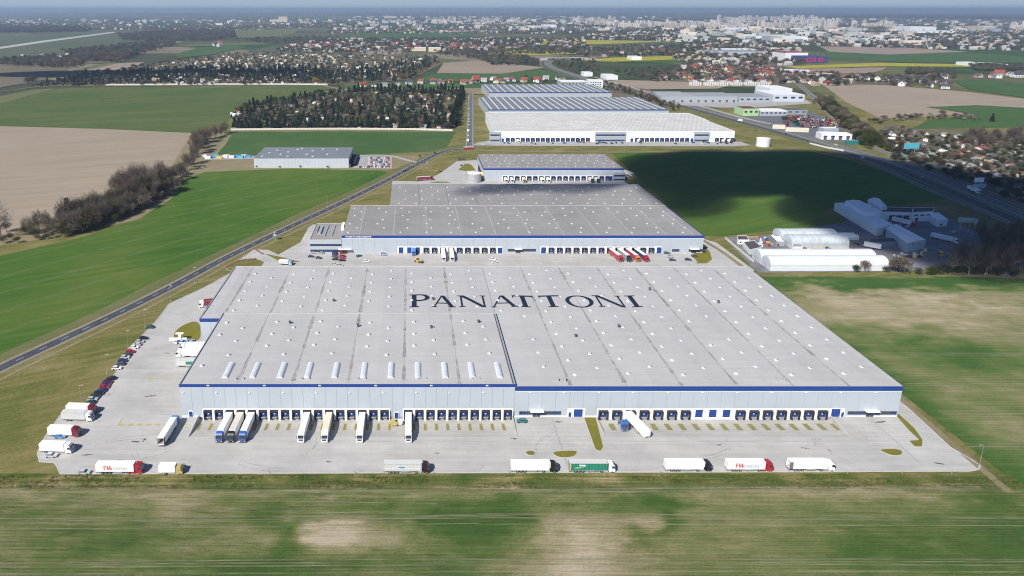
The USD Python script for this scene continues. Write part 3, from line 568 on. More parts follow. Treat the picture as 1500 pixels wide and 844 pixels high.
def entrance(t, x, y, w=5.5, z=3.1):
    c = part(MB().box(x - w / 2, x + w / 2, y - 2.2, y - .03, z, z + .3), "entrance_canopy", WHITE, t)
    part(MB().box(x - 1.5, x + 1.5, y - .24, y - .17, .1, 2.5), "glass_door", GLASS, c); part(MB().box(x - .05, x + .05, y - .3, y - .242, .1, 2.5), "door_mullion", GREYM, c)

def letter_shapes(ch, w):
    S = []; th, tn, sf = .21, .085, .07
    def bar(x0, y0, x1, y1, t0, t1=None):
        t1 = t0 if t1 is None else t1; return Polygon([(x0 - t0 / 2, y0), (x0 + t0 / 2, y0), (x1 + t1 / 2, y1), (x1 - t1 / 2, y1)])
    def serif(x, y, hw): return sbox(x - hw, y, x + hw, y + sf)
    def ell(cx, cy, rx, ry): return affinity.scale(Point(cx, cy).buffer(1, 24), rx, ry)
    if ch == "P": S = [sbox(.14 * w, 0, .14 * w + .27, 1), serif(.14 * w + .13, 0, .27), serif(.14 * w + .05, 1 - sf, .2), (ell(.52 * w, .73, .46 * w, .27).difference(ell(.47 * w, .73, .29 * w, .19))).intersection(sbox(.14 * w + .1, 0, w, 1)), sbox(.14 * w, 1 - tn, .55 * w, 1), sbox(.14 * w, .46, .55 * w, .46 + tn)]
    if ch == "A": S = [bar(.08 * w, 0, .46 * w, .97, .10), bar(.88 * w, 0, .50 * w, 1.0, th * 1.15), sbox(.22 * w, .30, .75 * w, .30 + tn), serif(.09 * w, 0, .16), serif(.88 * w, 0, .2)]
    if ch == "N": S = [bar(.14 * w, 0, .14 * w, 1, .11), bar(.86 * w, 0, .86 * w, 1, .11), Polygon([(.06 * w, 1), (.06 * w + .31, 1), (.92 * w, 0), (.92 * w - .30, 0)]), serif(.14 * w, 0, .17), serif(.86 * w, 1 - sf, .17), serif(.08 * w, 1 - sf, .12)]
    if ch == "T": S = [bar(.5 * w, 0, .5 * w, 1, .27), sbox(.03 * w, 1 - tn * 1.3, .97 * w, 1), serif(.5 * w, 0, .28), Polygon([(.03 * w, 1), (.03 * w, .78), (.06 * w, .78), (.12 * w, 1)]), Polygon([(.97 * w, 1), (.97 * w, .78), (.94 * w, .78), (.88 * w, 1)])]
    if ch == "O": S = [ell(.5 * w, .5, .48 * w, .52).difference(ell(.5 * w, .5, .33 * w, .44))]
    if ch == "I": S = [bar(.5 * w, 0, .5 * w, 1, .27), serif(.5 * w, 0, .30), serif(.5 * w, 1 - sf, .30)]
    return unary_union(S)

# --- the large nearest warehouse
HL, HR = 14.8, 13.8
big = thing("logistics_warehouse", "huge nearest warehouse with pale grey roof, navy roof lettering and blue parapet band", "warehouse", (0, 0, 0))
XL, XM, XR, YB, YS = -93.3, 42.4, 199.2, 380.0, 314.0
# cores behind the panels
part(MB().box(XL + .2, XM - .1, FY + .02, YS, DEP - .3, HL - .5).box(-103.6, XL + .2, 309.6, YB - .2, -.2, HR - .5).box(XL + .2, XR - .2, YS, YB - .2, -.2, HR - .45).box(XM - .1, XR - .2, FY + .02, YS, DEP - .3, HR - .45), "wall_core", GREYM, big)
g1, g2, g3 = (D1[0] - 2.15, D1[-1] + 2.15), (D2[0] - 2.15, D2[-1] + 2.15), (D3[0] - 2.5, D3[-1] + 2.5)
wall_panels(big, XL, XM, 4.5, FY, 0.0, HL - 1.3, PANEL, cuts=[(g1[0], g1[1], -9, 3.9), (g2[0], g2[1], -9, 3.9)])
wall_panels(big, XM, XR, 5.6, FY, 0.0, HR - 1.9, PANEL, cuts=[(g3[0], g3[1], -9, 3.9), (g3[1], 177.4, -9, 3.9), (64.2, 71.4, -9, 3.9)])
for a, b in (g1, g2): part(MB().box(a, b, FY - .16, FY + .01, 3.2, 3.9).box(a, a + .35, FY - 1.0, FY + .01, DEP, 3.2).box(b - .35, b, FY - 1.0, FY + .01, DEP, 3.2), "dock_surround", WHITE, big)
for ds in (D1, D2):
    for x in ds[:-1]: part(MB().box(x + 2.25 - .48, x + 2.25 + .48, FY - 1.0, FY + .01, DEP, 3.2), "dock_pier", WHITE, big)
part(MB().box(g3[0], g3[1], FY - .16, FY + .01, DEP, 3.9), "dock_surround", WHITE, big)
part(MB().box(64.2, 71.4, FY - .14, FY + .01, -.1, 3.9).box(g3[1] + .01, 177.4, FY - .14, FY + .01, -.1, 3.9), "gate_surround", WHITE, big)
for x in D1 + D2: dock(big, x, FY, DEP, 3.45)
for i, x in enumerate(D3):
    if i in (7, 8, 9) or i == 6 and False: gate(big, x, FY - .15, DEP + 1.1, 3.0, 3.4, "dock_gate")
    else: dock(big, x, FY - .15, DEP, 3.7)
gate(big, 68.6, FY - .12, -.05, 3.6, 3.6); gate(big, 65.2, FY - .12, -.05, 1.1, 2.2, "side_door")
gate(big, 172.9 + .8, FY - .12, -.05, 3.6, 3.7); gate(big, 176.6, FY - .12, -.05, 1.1, 2.2, "side_door")
gate(big, -5.6, FY - .1, -.6, 1.6, 2.6, "side_door"); gate(big, -89.6, FY - .1, .1, 1.5, 2.4, "side_door")
strip_window(big, 44.6, 61.5, FY - .1, 1.1, 2.4, 13); entrance(big, 51.5, FY - .1); strip_window(big, 178.8, 198.6, FY - .1, 1.1, 2.4, 14); entrance(big, 187.8, FY - .1)
part(MB().box(XM + .1, g3[0], FY - .2, FY, -.1, .42).box(177.5, XR - .1, FY - .2, FY, -.1, .42).box(XL + .1, g1[0] - .01, FY - .2, FY, -.1, .42), "plinth", WHITE, big)
for x in list(np.arange(XL + 1.2, XM, 13.5)) : part(MB().box(x - .3, x + .3, FY - .5, FY - .13, 10.9, 11.3), "wall_lamp", WHITE, big)
for x in list(np.arange(XM + 6, XR, 14.0)): part(MB().box(x - .3, x + .3, FY - .5, FY - .13, 10.9, 11.3), "wall_lamp", WHITE, big)
for x in (-81.7, -59.0, -36.6, -14.0, 8.5, 31):
    o = part(MB().box(x - .5, x + .5, FY - .35, FY - .27, HL - .7, HL - .2), "overflow_box", WHITE, big)
pieceL = Polygon([(XL, FY), (XM, FY), (XM, YS), (XL, YS)]); pieceB = Polygon([(XM, FY), (XR, FY), (XR, YB), (-103.8, YB), (-103.8, 309.4), (XL, 309.4), (XL, YS), (XM, YS)])
part(MB().box(XL - .1, XM + .02, FY - .26, FY - .01, HL - 1.3, HL + .02), "blue_parapet_band", BLUE, big)
part(MB().box(XM + .03, XR + .1, FY - .26, FY - .01, HR - 1.9, HR + .05), "blue_parapet_band", BLUE, big)
part(MB().box(-103.9, XL - .11, 309.1, 309.35, HR - 1.6, HR + .05), "blue_parapet_band", BLUE, big)
part(MB().box(XL - .1, XL + .02, FY, YS, HL - 1.2, HL + .02).box(-104.0, -103.82, 309.4, YB, HR - 1.6, HR + .05).box(XR + .02, XR + .2, FY, YB, HR - 1.8, HR + .05), "blue_parapet_band", BLUE, big)
for z in (HL - 1.36,): part(MB().box(XL, XM, FY - .18, FY - .01, z - .22, z), "band_trim", WHITE, big)
part(MB().box(XM, XR, FY - .18, FY - .01, HR - 2.2, HR - 1.96), "band_trim", WHITE, big)
wall_panels(big, -103.7, XL - .1, 4.5, 309.5, 0, HR - 1.6, PANEL)
for x, y0, y1, h in ((XL, FY, 309.4, HL - 1.2), (-103.8, 309.6, YB, HR - 1.6), (XR, FY, YB, HR - 1.8)):
    for k in range(int((y1 - y0) / 5.6)):
        part(MB().box(x - (.12 if x < 0 else 0), x + (0 if x < 0 else .12), y0 + k * 5.6 + .03, y0 + (k + 1) * 5.6 - .03, 0, h), "wall_panel", PANEL, big)
for k in range(40): part(MB().box(-103.6 + k * 7.57 + .03, -103.6 + (k + 1) * 7.57 - .03, YB - .2, YB - .08, 0, HR - .5), "wall_panel", PANEL, big)
seam0 = P(345.4, 563.5, HL)[0]; seams = [seam0 + 22.6 * i for i in range(-1, 13)]
xs = roof_panels(big, XL + .25, XM - .3, FY + .1, YS - .15, HL - .45, 22.6, ROOF, x_first=seam0); gutters(big, xs, FY + .1, YS - .15, HL - .45); stains(big, xs, FY + .5, YS - .5, HL - .45, 5)
xsr = roof_panels(big, -103.5, XM + .1, YS + .1, YB - .2, HR - .4, 22.6, ROOF, x_first=seams[0]); gutters(big, xsr, YS + .1, YB - .2, HR - .4); stains(big, xsr, YS + 1, YB - 1, HR - .4, 6)
part(MB().box(-103.5, XL, 309.6, YS + .1, HR - .8, HR - .25), "roof_panel", ROOF, big)
xs2 = roof_panels(big, XM + .35, XR - .2, FY + .1, YB - .2, HR - .4, 22.6, ROOF, x_first=seams[7] if seams[7] > XM + 8 else seams[8])
gutters(big, xs2, FY + .1, YB - .2, HR - .4); stains(big, xs2, FY + .5, YB - 1, HR - .4, 8, .5, 1.1)
for a, b, c, d, z0, z1 in ((XL, XM, YS - .25, YS + .05, HR - .6, HL + .05), (XM - .22, XM + .12, FY + .01, YS, HR - .6, HL + .08), (XL, XL + .2, FY, YS, HL - 1, HL + .05), (-103.8, -103.55, 309.5, YB, HR - .5, HR + .08), (XR - .2, XR, FY, YB, HR - .5, HR + .08), (-103.8, XR, YB - .22, YB, HR - .5, HR + .06), (XL, XM, FY - .01, FY + .12, HL - .6, HL + .03), (XM, XR, FY - .01, FY + .12, HR - .6, HR + .06)):
    part(MB().box(a, b, c, d, z0, z1), "parapet_coping", GALV if z1 > HL else KERB, big)
part(MB().box(XM - .9, XM - .55, FY + .5, YS - .6, HL - .55, HL - .2), "cable_tray", GREYD, big)
for x in [P(335 + 39.25 * i + (2.0 if i > 4 else 0), 541, HL)[0] for i in range(11)]:
    L0, L1 = P(0, 553.2, HL)[1], P(0, 532.0, HL)[1]; t = np.linspace(0, math.pi, 7)
    s = part(MB().prism([(x - 1.35, HL - .6)] + [(x - 1.25 * math.cos(a), HL - .1 + .75 * math.sin(a)) for a in t] + [(x + 1.35, HL - .6)], L0, L1, "y"), "roof_skylight", SKYL, big)
    for k in range(1, 6):
        y = L0 + (L1 - L0) * k / 6; part(MB().prism([(x - 1.29 * math.cos(a), HL - .1 + .79 * math.sin(a)) for a in t], y - .06, y + .06, "y"), "skylight_rib", GALV, s)
    part(MB().box(x - 1.5, x + 1.5, L0 - .2, L1 + .2, HL - .7, HL - .12), "skylight_kerb", GALV, s)
# roof vents: the staggered grid the photograph shows
def on_roof(px, py, z): X, Y = P(px, py, z); return X, Y
for i in range(6):
    cx = seam0 - 22.6 + 22.6 * i
    for dx, ys_ in ((13.2, (271, 284, 297)), (4.2, (262 if i == 0 else 279, 290.5, 303))):
        for y in ys_:
            x = cx + dx + (1.5 if i % 2 else 0)
            if XL + 3 < x < XM - 4: vent(big, x, y + (i % 3) * .8, HL - .25)
for i in range(-1, 13):
    cx = seam0 + 22.6 * i
    for dx, off in ((3.4, 0), (14.2, 5.5)):
        for k in range(10):
            y = 256 + off + 12.4 * k + (1.1 if i % 2 else 0); x = cx + dx
            if -100 < x < XR - 5 and y < YB - 6 and (y > YS + 4 or x > XM + 4) and not (i % 4 == 1 and k == 3): vent(big, x, y, HR - .2, .95, (i + k) % 3 != 0)
for x, y, z in ((-58, 302, HL), (-25, 299, HL), (10, 297, HL), (33, 303, HL), (-40, 330, HR), (12, 332, HR), (100, 300, HR), (160, 328, HR), (130, 345, HR), (77, 290, HR)):
    part(MB().cyl((x, y, z - .4), (x, y, z + .9), .45, 8).cyl((x, y, z + .9), (x, y, z + 1.2), .7, 8), "exhaust_cowl", GREYD, big)
for x in (-72, -45, -22, 3, 25, 60, 150): part(MB().box(x, x + .8, FY + 4, FY + 4.8, HR - .4, HL + .3).box(x + 3, x + 3.8, FY + 4, FY + 4.8, HR - .4, HL + .3), "roof_drain_box", GALV, big)
# roof lettering
LZ = HR + .02
BRK, BRZ = [], []
for L_ in ([v for v in xsr if v < XM], [v for v in xs2]):
    e = list(L_) + ([XM + .2] if L_[-1] < XM else [])
    for p, q in zip(e[:-1], e[1:]): BRK += [p, (p + q) / 2]; BRZ += [HR - .4, HR - .05]
BRK.append(XR); BRZ.append(HR - .4)
yb, yt = P(770, 449.4, LZ)[1], P(770, 432.4, LZ)[1]; hh = yt - yb
for ch, a, b, k in (("P", 599, 631, 1.10), ("A", 633, 667, 1), ("N", 671, 717, 1), ("A", 720, 759, 1), ("T", 754, 787, 1), ("T", 794, 828, 1), ("O", 832, 875, 1), ("N", 876, 922, 1), ("I", 923, 945, 1)):
    x0, x1 = P(a, 449, LZ)[0], P(b, 449, LZ)[0]
    if ch == "T": x0 += 2.2 * 0; x1 += 0
    w = (x1 - x0) / (hh * .62)
    g = affinity.affine_transform(letter_shapes(ch, w), [hh * .62, 0, 0, hh * k, x0, yb])
    mb = MB(); sm = MB()
    segs = [g.intersection(sbox(p, 0, q, 999)) for p, q in zip(BRK[:-1], BRK[1:])]   # the lettering lies on the shallow gables: drape it
    for s_ in segs:
        for q in getattr(s_, "geoms", [s_]):
            if q.geom_type == "Polygon" and q.area > 1e-4: mb.sheet(q, lambda X, Y: float(np.interp(X, BRK, BRZ)) + .035)
    part(mb, "roof_letter", NAVY, big)

# --- second warehouse
H2 = 12.6; F2 = 440.0
w2 = thing("logistics_warehouse", "second warehouse back from the camera, darker grey roof, small office block at its left end", "warehouse")
part(MB().box(-46.5, 199.3, F2 + .02, 512.8, -.2, H2 - .5).box(-16, 200.4, 512.8, 582, -.2, H2 - .9), "wall_core", GREYM, w2)
gl = P(548.5, 371)[0], P(641.5, 371)[0]; gr = P(786, 371)[0], P(966, 371)[0]
DD1 = [P(440 + 738 / 5 + 12.05 * i, 367)[0] for i in range(12)]; DD2 = [P(740 + 301 / 4.6875 + 12.02 * i, 366)[0] for i in range(13)]
s1, s2 = (DD1[0] - 2.6, DD1[-1] + 4.2 + 2.2), (DD2[0] - 7.4, DD2[-1] + 7.5)
wall_panels(w2, -46.5, 199.5, 7.4, F2, 0, H2 - 1.6, PANEL, cuts=[(s1[0], s1[1], -9, 4.7), (s2[0], s2[1], -9, 4.7)])
for a, b in (s1, s2): part(MB().box(a, b, F2 - .16, F2 + .01, -.1, 4.7), "dock_surround", WHITE, w2)
for i, x in enumerate(DD1):
    if i < 3: gate(w2, x, F2 - .15, .2, 3.0, 4.1, "dock_gate")
    else: dock(w2, x, F2 - .15, -.15, 3.6, 4.2)
for x in DD2: dock(w2, x, F2 - .15, -.15, 3.6, 4.2)
gate(w2, DD1[-1] + 5.0, F2 - .15, 0, 2.9, 4.1); gate(w2, DD2[0] - 5.2, F2 - .15, 0, 3.3, 4.3); gate(w2, DD2[-1] + 5.4, F2 - .15, 0, 3.3, 4.3)
strip_window(w2, P(742, 366)[0], P(782, 366)[0], F2 - .1, 1.3, 2.9, 9); entrance(w2, P(757, 367)[0], F2 - .1, 5)
strip_window(w2, P(979, 366)[0], P(989, 366)[0], F2 - .1, 1.2, 2.8, 3); strip_window(w2, P(1003, 366)[0], P(1027, 366)[0], F2 - .1, 1.2, 2.8, 6); entrance(w2, P(1010, 366)[0], F2 - .1, 6)
part(MB().box(-46.6, 199.8, F2 - .3, F2 - .01, H2 - 1.6, H2 + .04), "blue_parapet_band", BLUE, w2); part(MB().box(-46.5, 199.5, F2 - .2, F2 - .01, H2 - 1.95, H2 - 1.66), "band_trim", WHITE, w2)
part(MB().box(199.35, 199.6, F2, 512, H2 - 1.6, H2 + .04), "blue_parapet_band", BLUE, w2)
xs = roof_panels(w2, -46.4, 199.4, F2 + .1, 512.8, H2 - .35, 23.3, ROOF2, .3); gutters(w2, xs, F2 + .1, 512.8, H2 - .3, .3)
SEAML = M("roof_seam_pale", (.36, .355, .35), .7, .2, .3)
for a, b in zip(xs[:-1], xs[1:]): part(MB().box((a + b) / 2 - .35, (a + b) / 2 + .35, F2 + .3, 512.5, H2 - .1, H2 - .0), "roof_ridge_strip", SEAML, w2)
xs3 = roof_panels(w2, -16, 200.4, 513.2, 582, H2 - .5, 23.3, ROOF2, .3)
part(MB().box(-46.5, 199.5, 512.8, 513.1, H2 - .6, H2 + .12), "parapet_coping", KERB, w2)
r4 = random.Random(4)
for i in range(14):
    for j in range(7):
        x = -42 + i * 17.6 + r4.uniform(-1.5, 1.5) + (5 if j % 2 else 0); y = F2 + 7 + j * 9.8
        if x < 195 and r4.random() < .85: vent(w2, x, y, H2 - .1, .85, False)
for i in range(16):
    for j in range(5):
        x = -9 + i * 13.6 + (5 if j % 2 else 0); y = 520 + j * 12.5
        if x < 196 and r4.random() < .8: vent(w2, x, y, H2 - .25, .85, False)
# its office block
X0, X1 = P(455, 369)[0], -46.7; HO = 9.6
part(MB().box(X0, X1, F2 - .4, 476, -.2, HO - .3), "office_wall", PANEL, w2); part(MB().box(X0 + .3, X1, F2 - .1, 475.7, HO - .3, HO - .1), "office_roof", ROOF2, w2)
part(MB().slab(sbox(X0, F2 - .4, X1, 476).difference(sbox(X0 + .3, F2 - .1, X1 - .3, 475.7)), HO - .3, HO + .3), "office_parapet", KERB, w2)
strip_window(w2, X0 + .4, X1 - .4, F2 - .42, 5.4, 6.6, 10); strip_window(w2, X0 + .4, X1 - .4, F2 - .42, 1.2, 2.6, 10); entrance(w2, X1 + 2.2, F2 - .4, 9)
part(MB().box(X0 + 4, X0 + 6, 452, 468, HO - .1, HO + 1.0).box(X0 + 9, X0 + 9.6, 447, 472, HO - .1, HO + .5).box(X0 + 14, X0 + 14.5, 447, 472, HO - .1, HO + .5), "air_handling_unit", GALV, w2)
part(MB().box(X0 + 3.2, X0 + 3.9, 455, 466, HO, HO + 1.4), "solar_collector", GREYD, w2)
part(MB().box(-49, -47, F2 + 20, F2 + 30, HO, HO + 3), "stair_head", WHITE, w2)
tm = meshkit.text_mesh("PANATTONI EUROPE", 1.05, .04, True); w_ = tm.bounds[1][0]; wx0 = P(503, 345)[0] * 1.0
tm.apply_scale((17.5 / w_, 1, 1)); tm.apply_transform(np.array([[1, 0, 0, -44.0], [0, 0, -1, F2 - .31], [0, 1, 0, H2 - 1.28], [0, 0, 0, 1]])); part(MB().tm(tm), "sign_lettering", WHITE, w2)

# --- third warehouse
H3 = 12.3; F3 = 643.0; A3, B3 = 71.0, 207.0
w3 = thing("logistics_warehouse", "third, smaller warehouse with blue band, standing beside the round grey tank", "warehouse")
part(MB().box(A3 + .1, B3 - .1, F3 + .02, 710.5, -.2, H3 - .5), "wall_core", GREYM, w3)
DD = [P(500 + 714 / 3 + 8.72 * i, 262)[0] for i in range(18)]; a, b = DD[0] - 3, DD[-1] + 5
wall_panels(w3, A3, B3, 6.2, F3, 0, H3 - 1.6, PANEL, cuts=[(a, b, -9, 5.2)]); part(MB().box(a, b, F3 - .16, F3 + .01, -.1, 5.2), "dock_surround", WHITE, w3)
for x in DD: dock(w3, x, F3 - .15, 0, 3.9, 4.6)
gate(w3, DD[-1] + 3.4, F3 - .15, 0, 2.6, 4.6)
part(MB().box(A3 - .1, B3 + .1, F3 - .3, F3 - .01, H3 - 1.7, H3 + .04), "blue_parapet_band", BLUE, w3); part(MB().box(A3, B3, F3 - .2, F3 - .01, H3 - 2.1, H3 - 1.76), "band_trim", WHITE, w3)
part(MB().box(A3 - .14, A3 - .02, F3, 710.5, H3 - 1.7, H3 + .04), "blue_parapet_band", BLUE, w3)
part(MB().box(A3 - .05, A3 + .08, F3, 710.5, 0, H3 - 1.7), "side_wall", PANEL, w3); part(MB().box(A3 - .8, A3 - .06, 662, 690, 0, 4.6), "side_canopy", SHELT, w3)
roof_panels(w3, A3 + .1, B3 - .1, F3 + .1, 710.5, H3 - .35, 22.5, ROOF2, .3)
for i in range(14):
    for j in range(5): vent(w3, A3 + 6 + i * 9.4 + (3 if j % 2 else 0), F3 + 8 + j * 13, H3 - .15, .8, False)
part(MB().box(B3 - 11, B3 + .4, F3 - 3.2, F3 - .2, 0, 8.6), "office_wall", PANEL, w3); strip_window(w3, B3 - 10.6, B3, F3 - 3.2, 1.2, 2.6, 6); strip_window(w3, B3 - 10.6, B3, F3 - 3.2, 5, 6.4, 6)

# --- the white hall, and the two halls with striped roofs behind it
ww = thing("white_distribution_hall", "long all-white distribution hall with a white roof and a row of dark dock doors", "warehouse")
FW = 842.0; HW = 13.6; AW, BW = P(722, 206)[0], P(1082, 211)[0]
fp = Polygon([(AW, FW), (BW, FW), (BW, 915), (P(1030, 175, HW)[0] + 4, 940), (P(1015, 168, HW)[0], 995), (AW + 6, 1000)])
part(MB().slab(fp, -.2, HW - .4), "white_wall", PANELW, ww); part(MB().slab(fp.buffer(-.3), HW - .4, HW - .1), "white_roof", ROOFW, ww); parapet(ww, fp, HW - .45, HW + .25, .3, PANELW)
wd = [P(650 + (500 + 43 * i) / 6 * 1.0, 204)[0] for i in range(18)] + [P(880 + (250 + 43.5 * i) / 6, 206)[0] for i in range(13)] + [P(880 + x / 6, 207)[0] for x in (1002, 1045, 1095, 1137)]
for i, x in enumerate(wd):
    if i in (0, 18, 30): gate(ww, x, FW, 0, 3.2, 4.6)
    else: dock(ww, x, FW, .1, 4.3, 4.9)
for xa, xb, hz in ((P(716.5, 206)[0] - 1, P(731, 206)[0], 12.8), (P(868, 206)[0], P(912, 206)[0], 12.9), (P(1015, 208)[0], P(1037, 208)[0], 12.9)):
    part(MB().box(xa, xb, FW - 1.6, FW - .02, 0, hz), "office_front", PANELG, ww)
    for z0 in (1.4, 8.2): strip_window(ww, xa + 1, xb - 1, FW - 1.62, z0, z0 + 1.7, 8)
SKW = M("roof_light_strip", (.72, .72, .70), .5, .1, .3)
def striped(name, label, xa, xb, ya, yb_, h, n, seed, win):
    t = thing(name, label, "warehouse"); part(MB().box(xa, xb, ya, yb_, -.2, h - .4), "wall_core", PANEL, t); part(MB().box(xa - .1, xb + .1, ya - .25, ya - .02, h - 1.5, h + .05), "blue_parapet_band", BLUE, t)
    part(MB().box(xa, xb, ya, yb_, h - .4, h - .1), "roof_sheet", ROOFG, t)
    r = random.Random(seed)
    for i in range(n):
        x = xa + (i + .5) * (xb - xa) / n; y = ya + 4
        while y < yb_ - 8:
            L = r.uniform(22, 60); L = min(L, yb_ - 3 - y); part(MB().box(x - .9, x + .9, y, y + L, h - .12, h + .25), "roof_light", SKW, t); y += L + 4
    for a, b in win: strip_window(t, a, b, ya - .02, 2.0, 4.2, 6)
    n2 = int((xb - xa) / 8)
    for i in range(n2): part(MB().box(xa + i * (xb - xa) / n2 + .05, xa + (i + 1) * (xb - xa) / n2 - .05, ya - .14, ya - .02, 4.4, h - 1.6), "wall_panel", PANEL, t)
    return t
xa, xb = P(711, 160, 8)[0], P(971.5, 162, 8)[0]
striped("striped_roof_hall", "grey hall with white roof-light strips right behind the white hall", xa, xb, 1036, 1190, 13, 24, 1, [(P(806, 160)[0], P(846, 160)[0]), (P(900, 160)[0], P(923, 160)[0])])
xa, xb = P(715, 138, 8)[0], P(898, 140, 8)[0]
striped("striped_roof_hall", "farthest hall with white roof-light strips, partly hidden by the one before it", xa, xb, 1258, 1395, 13, 18, 2, [(P(766, 140)[0], P(781, 140)[0])])

# --- grey barn left of the country road
gb = thing("storage_hall", "plain grey storage hall alone between two green fields", "storage hall")
bx0, bx1, by = P(372.5, 246)[0], P(511, 246)[0], P(440, 246)[1]; bh = 10.4
part(MB().box(bx0 + .1, bx1 - .1, by + .02, by + 58, -.2, bh - .3), "wall_core", PANELG, gb)
wall_panels(gb, bx0, bx1, 4.0, by, 0, bh - .2, M("wall_sheet_pale", (.50, .54, .58), .5, .05, .1))
part(MB().box(bx0 - .2, bx1 + .2, by - .15, by + 58.2, bh - .3, bh), "roof_sheet", ROOFG, gb)
for i, (x, y) in enumerate([(.06, 8), (.16, 40), (.24, 18), (.33, 8), (.38, 44), (.42, 50), (.52, 18), (.60, 7), (.56, 36), (.66, 46), (.74, 18), (.82, 44), (.3, 30), (.1, 26)]): part(MB().box(bx0 + x * (bx1 - bx0), bx0 + x * (bx1 - bx0) + 2.2, by + y, by + y + 2.5, bh - .1, bh + .5), "roof_light", SKYL, gb)
part(MB().box(bx1, bx1 + 6, by + 8, by + 50, -.1, 4), "lean_to", SHELT, gb); part(MB().box(bx1 - .5, bx1 + 1.5, by + 2, by + 5, 0, 3.2), "side_door", WHITE, gb)

# --- tanks
def tank(name, label, x, y, r, h, mat, roofm, extra):
    t = thing(name, label, "tank", (x, y, 0)); n = 28
    part(MB().cyl((0, 0, 0), (0, 0, h), r, n), "tank_wall", mat, t, smooth=30); part(MB().cyl((0, 0, h), (0, 0, h + r * .13), r * 1.02, n, .4), "tank_roof", roofm, t, smooth=30)
    for k in range(1, 6): part(MB().cyl((0, 0, h * k / 6 - .06), (0, 0, h * k / 6 + .06), r + .06, n), "tank_hoop", mat, t)
    part(MB().box(-r - .5, -r + .05, -.3, .3, 0, h + .6), "ladder", GREYM, t)
    if extra: part(MB().box(1.5, 10, r + 1, r + 6, 0, 6.5), "yellow_pump_house", M("render_yellow", (.70, .60, .15), .7, .08), t)
    return t
x, y = P(697, 269); tank("sprinkler_tank", "round grey sprinkler tank with pale lid in front of the third warehouse", x - 1, y + 8, 6.8, 8.6, GALV, WHITE, True)
x, y = P(1117, 214); tank("sprinkler_tank", "round white tank standing alone right of the white hall", x, y, 7.8, 9.8, PANELW, WHITE, False)
# ------------------------------------------------------------------ vehicles
COL = {"white": (.80, .80, .79), "red": (.42, .018, .028), "dark red": (.20, .012, .022), "blue": (.030, .125, .42), "light blue": (.08, .27, .58), "black": (.018, .018, .02), "dark brown": (.045, .018, .018), "yellow": (.70, .42, .05), "orange": (.70, .20, .02),
       "silver": (.46, .48, .50), "grey": (.30, .31, .32), "dark grey": (.09, .095, .10), "pale grey": (.56, .56, .54), "beige": (.62, .58, .50), "green": (.008, .20, .125), "teal": (.02, .17, .18), "dark teal": (.02, .075, .085), "maroon": (.13, .01, .02),
       "purple": (.075, .03, .16), "dark blue": (.02, .035, .12), "dark green": (.02, .06, .035), "pale blue": (.30, .42, .56), "brown": (.12, .07, .04), "pink": (.55, .12, .25), "cream": (.72, .66, .50)}
def paint(c, gloss=True): return M("paint_" + c.replace(" ", "_") + ("" if gloss else "_tarpaulin"), COL[c], .3 if gloss else .65, .05, .6, spec=.5, coat=.4 if gloss else 0)
LAMP = M("headlamp_lens", (.75, .76, .78), .1, .02, .5, spec=.8); TAIL = M("tail_lamp_red", (.45, .02, .02), .3, .05, .5)
def wheel(t, x, y, r, w=.32, s=1):
    k = part(MB().cyl((x, y - w / 2, r), (x, y + w / 2, r), r, 12), "wheel", RUB, t)
    part(MB().cyl((x, y + s * (w / 2 - .01), r), (x, y + s * (w / 2 + .03), r), r * .55, 8), "rim", GREYM, k)
def cab(t, x0, c, tall=True, zb=.45, hw=1.24):
    """tractor cab whose back stands at x0, facing +x"""
    top = 3.75 if tall else 3.0; L = 2.25; m = paint(c)
    mb = MB(); mb.prism([(x0, zb + .35), (x0 + .25, zb), (x0 + L - .05, zb), (x0 + L + .05, zb + .3), (x0 + L + .05, 1.75), (x0 + L - .22, top - .75), (x0 + L - .75, top - .12), (x0 + .1, top), (x0, top - .1)], -hw, hw, "y"); part(mb, "cab", m, t)
    d = .012; g = MB()
    xa, za, xb, zb2 = x0 + L + .05 + d, 1.85, x0 + L - .20 + d, top - .86
    g.add([(xa - .02, -hw + .12, za), (xa - .02, hw - .12, za), (xb, hw - .16, zb2), (xb, -hw + .16, zb2)], [(0, 1, 2, 3)]); part(g, "windscreen", GLASS, t)
    for s in (-1, 1):
        part(MB().prism([(x0 + 1.05, 1.9), (x0 + L - .08, 1.9), (x0 + L - .30, top - .95), (x0 + 1.05, top - .95)], s * (hw + .004), s * (hw + .02), "y"), "side_window", GLASS, t)
        part(MB().box(x0 + L - .35, x0 + L + .0, s * (hw + .30) - .06, s * (hw + .30) + .06, 1.9, 2.7).box(x0 + L - .25, x0 + L - .15, min(s * hw, s * (hw + .3)), max(s * hw, s * (hw + .3)), 2.6, 2.66), "mirror", GREYD, t)
        part(MB().box(x0 + L + .03, x0 + L + .08, s * .95 - .2, s * .95 + .2, .62, .84), "headlight", LAMP, t)
        part(MB().box(x0 + .9, x0 + 1.55, s * (hw + .02) - .03, s * (hw + .02) + .03, .5, .58), "cab_step", GREYD, t)
    part(MB().box(x0 + L + .03, x0 + L + .075, -.85, .85, .95, 1.65), "grille", GREYD, t); part(MB().box(x0 + L + .02, x0 + L + .12, -hw, hw, zb - .08, zb + .13), "front_bumper", m if c in ("white", "red") else GREYD, t)
    part(MB().box(x0 + L - .45, x0 + L + .02, -hw + .15, hw - .15, top - .72, top - .64), "sun_visor", GREYD, t)
    if tall: part(MB().prism([(x0 + .1, top - .02), (x0 + 1.0, top - .06), (x0 + .1, top + .22)], -hw + .15, hw - .15, "y"), "roof_deflector", m, t)
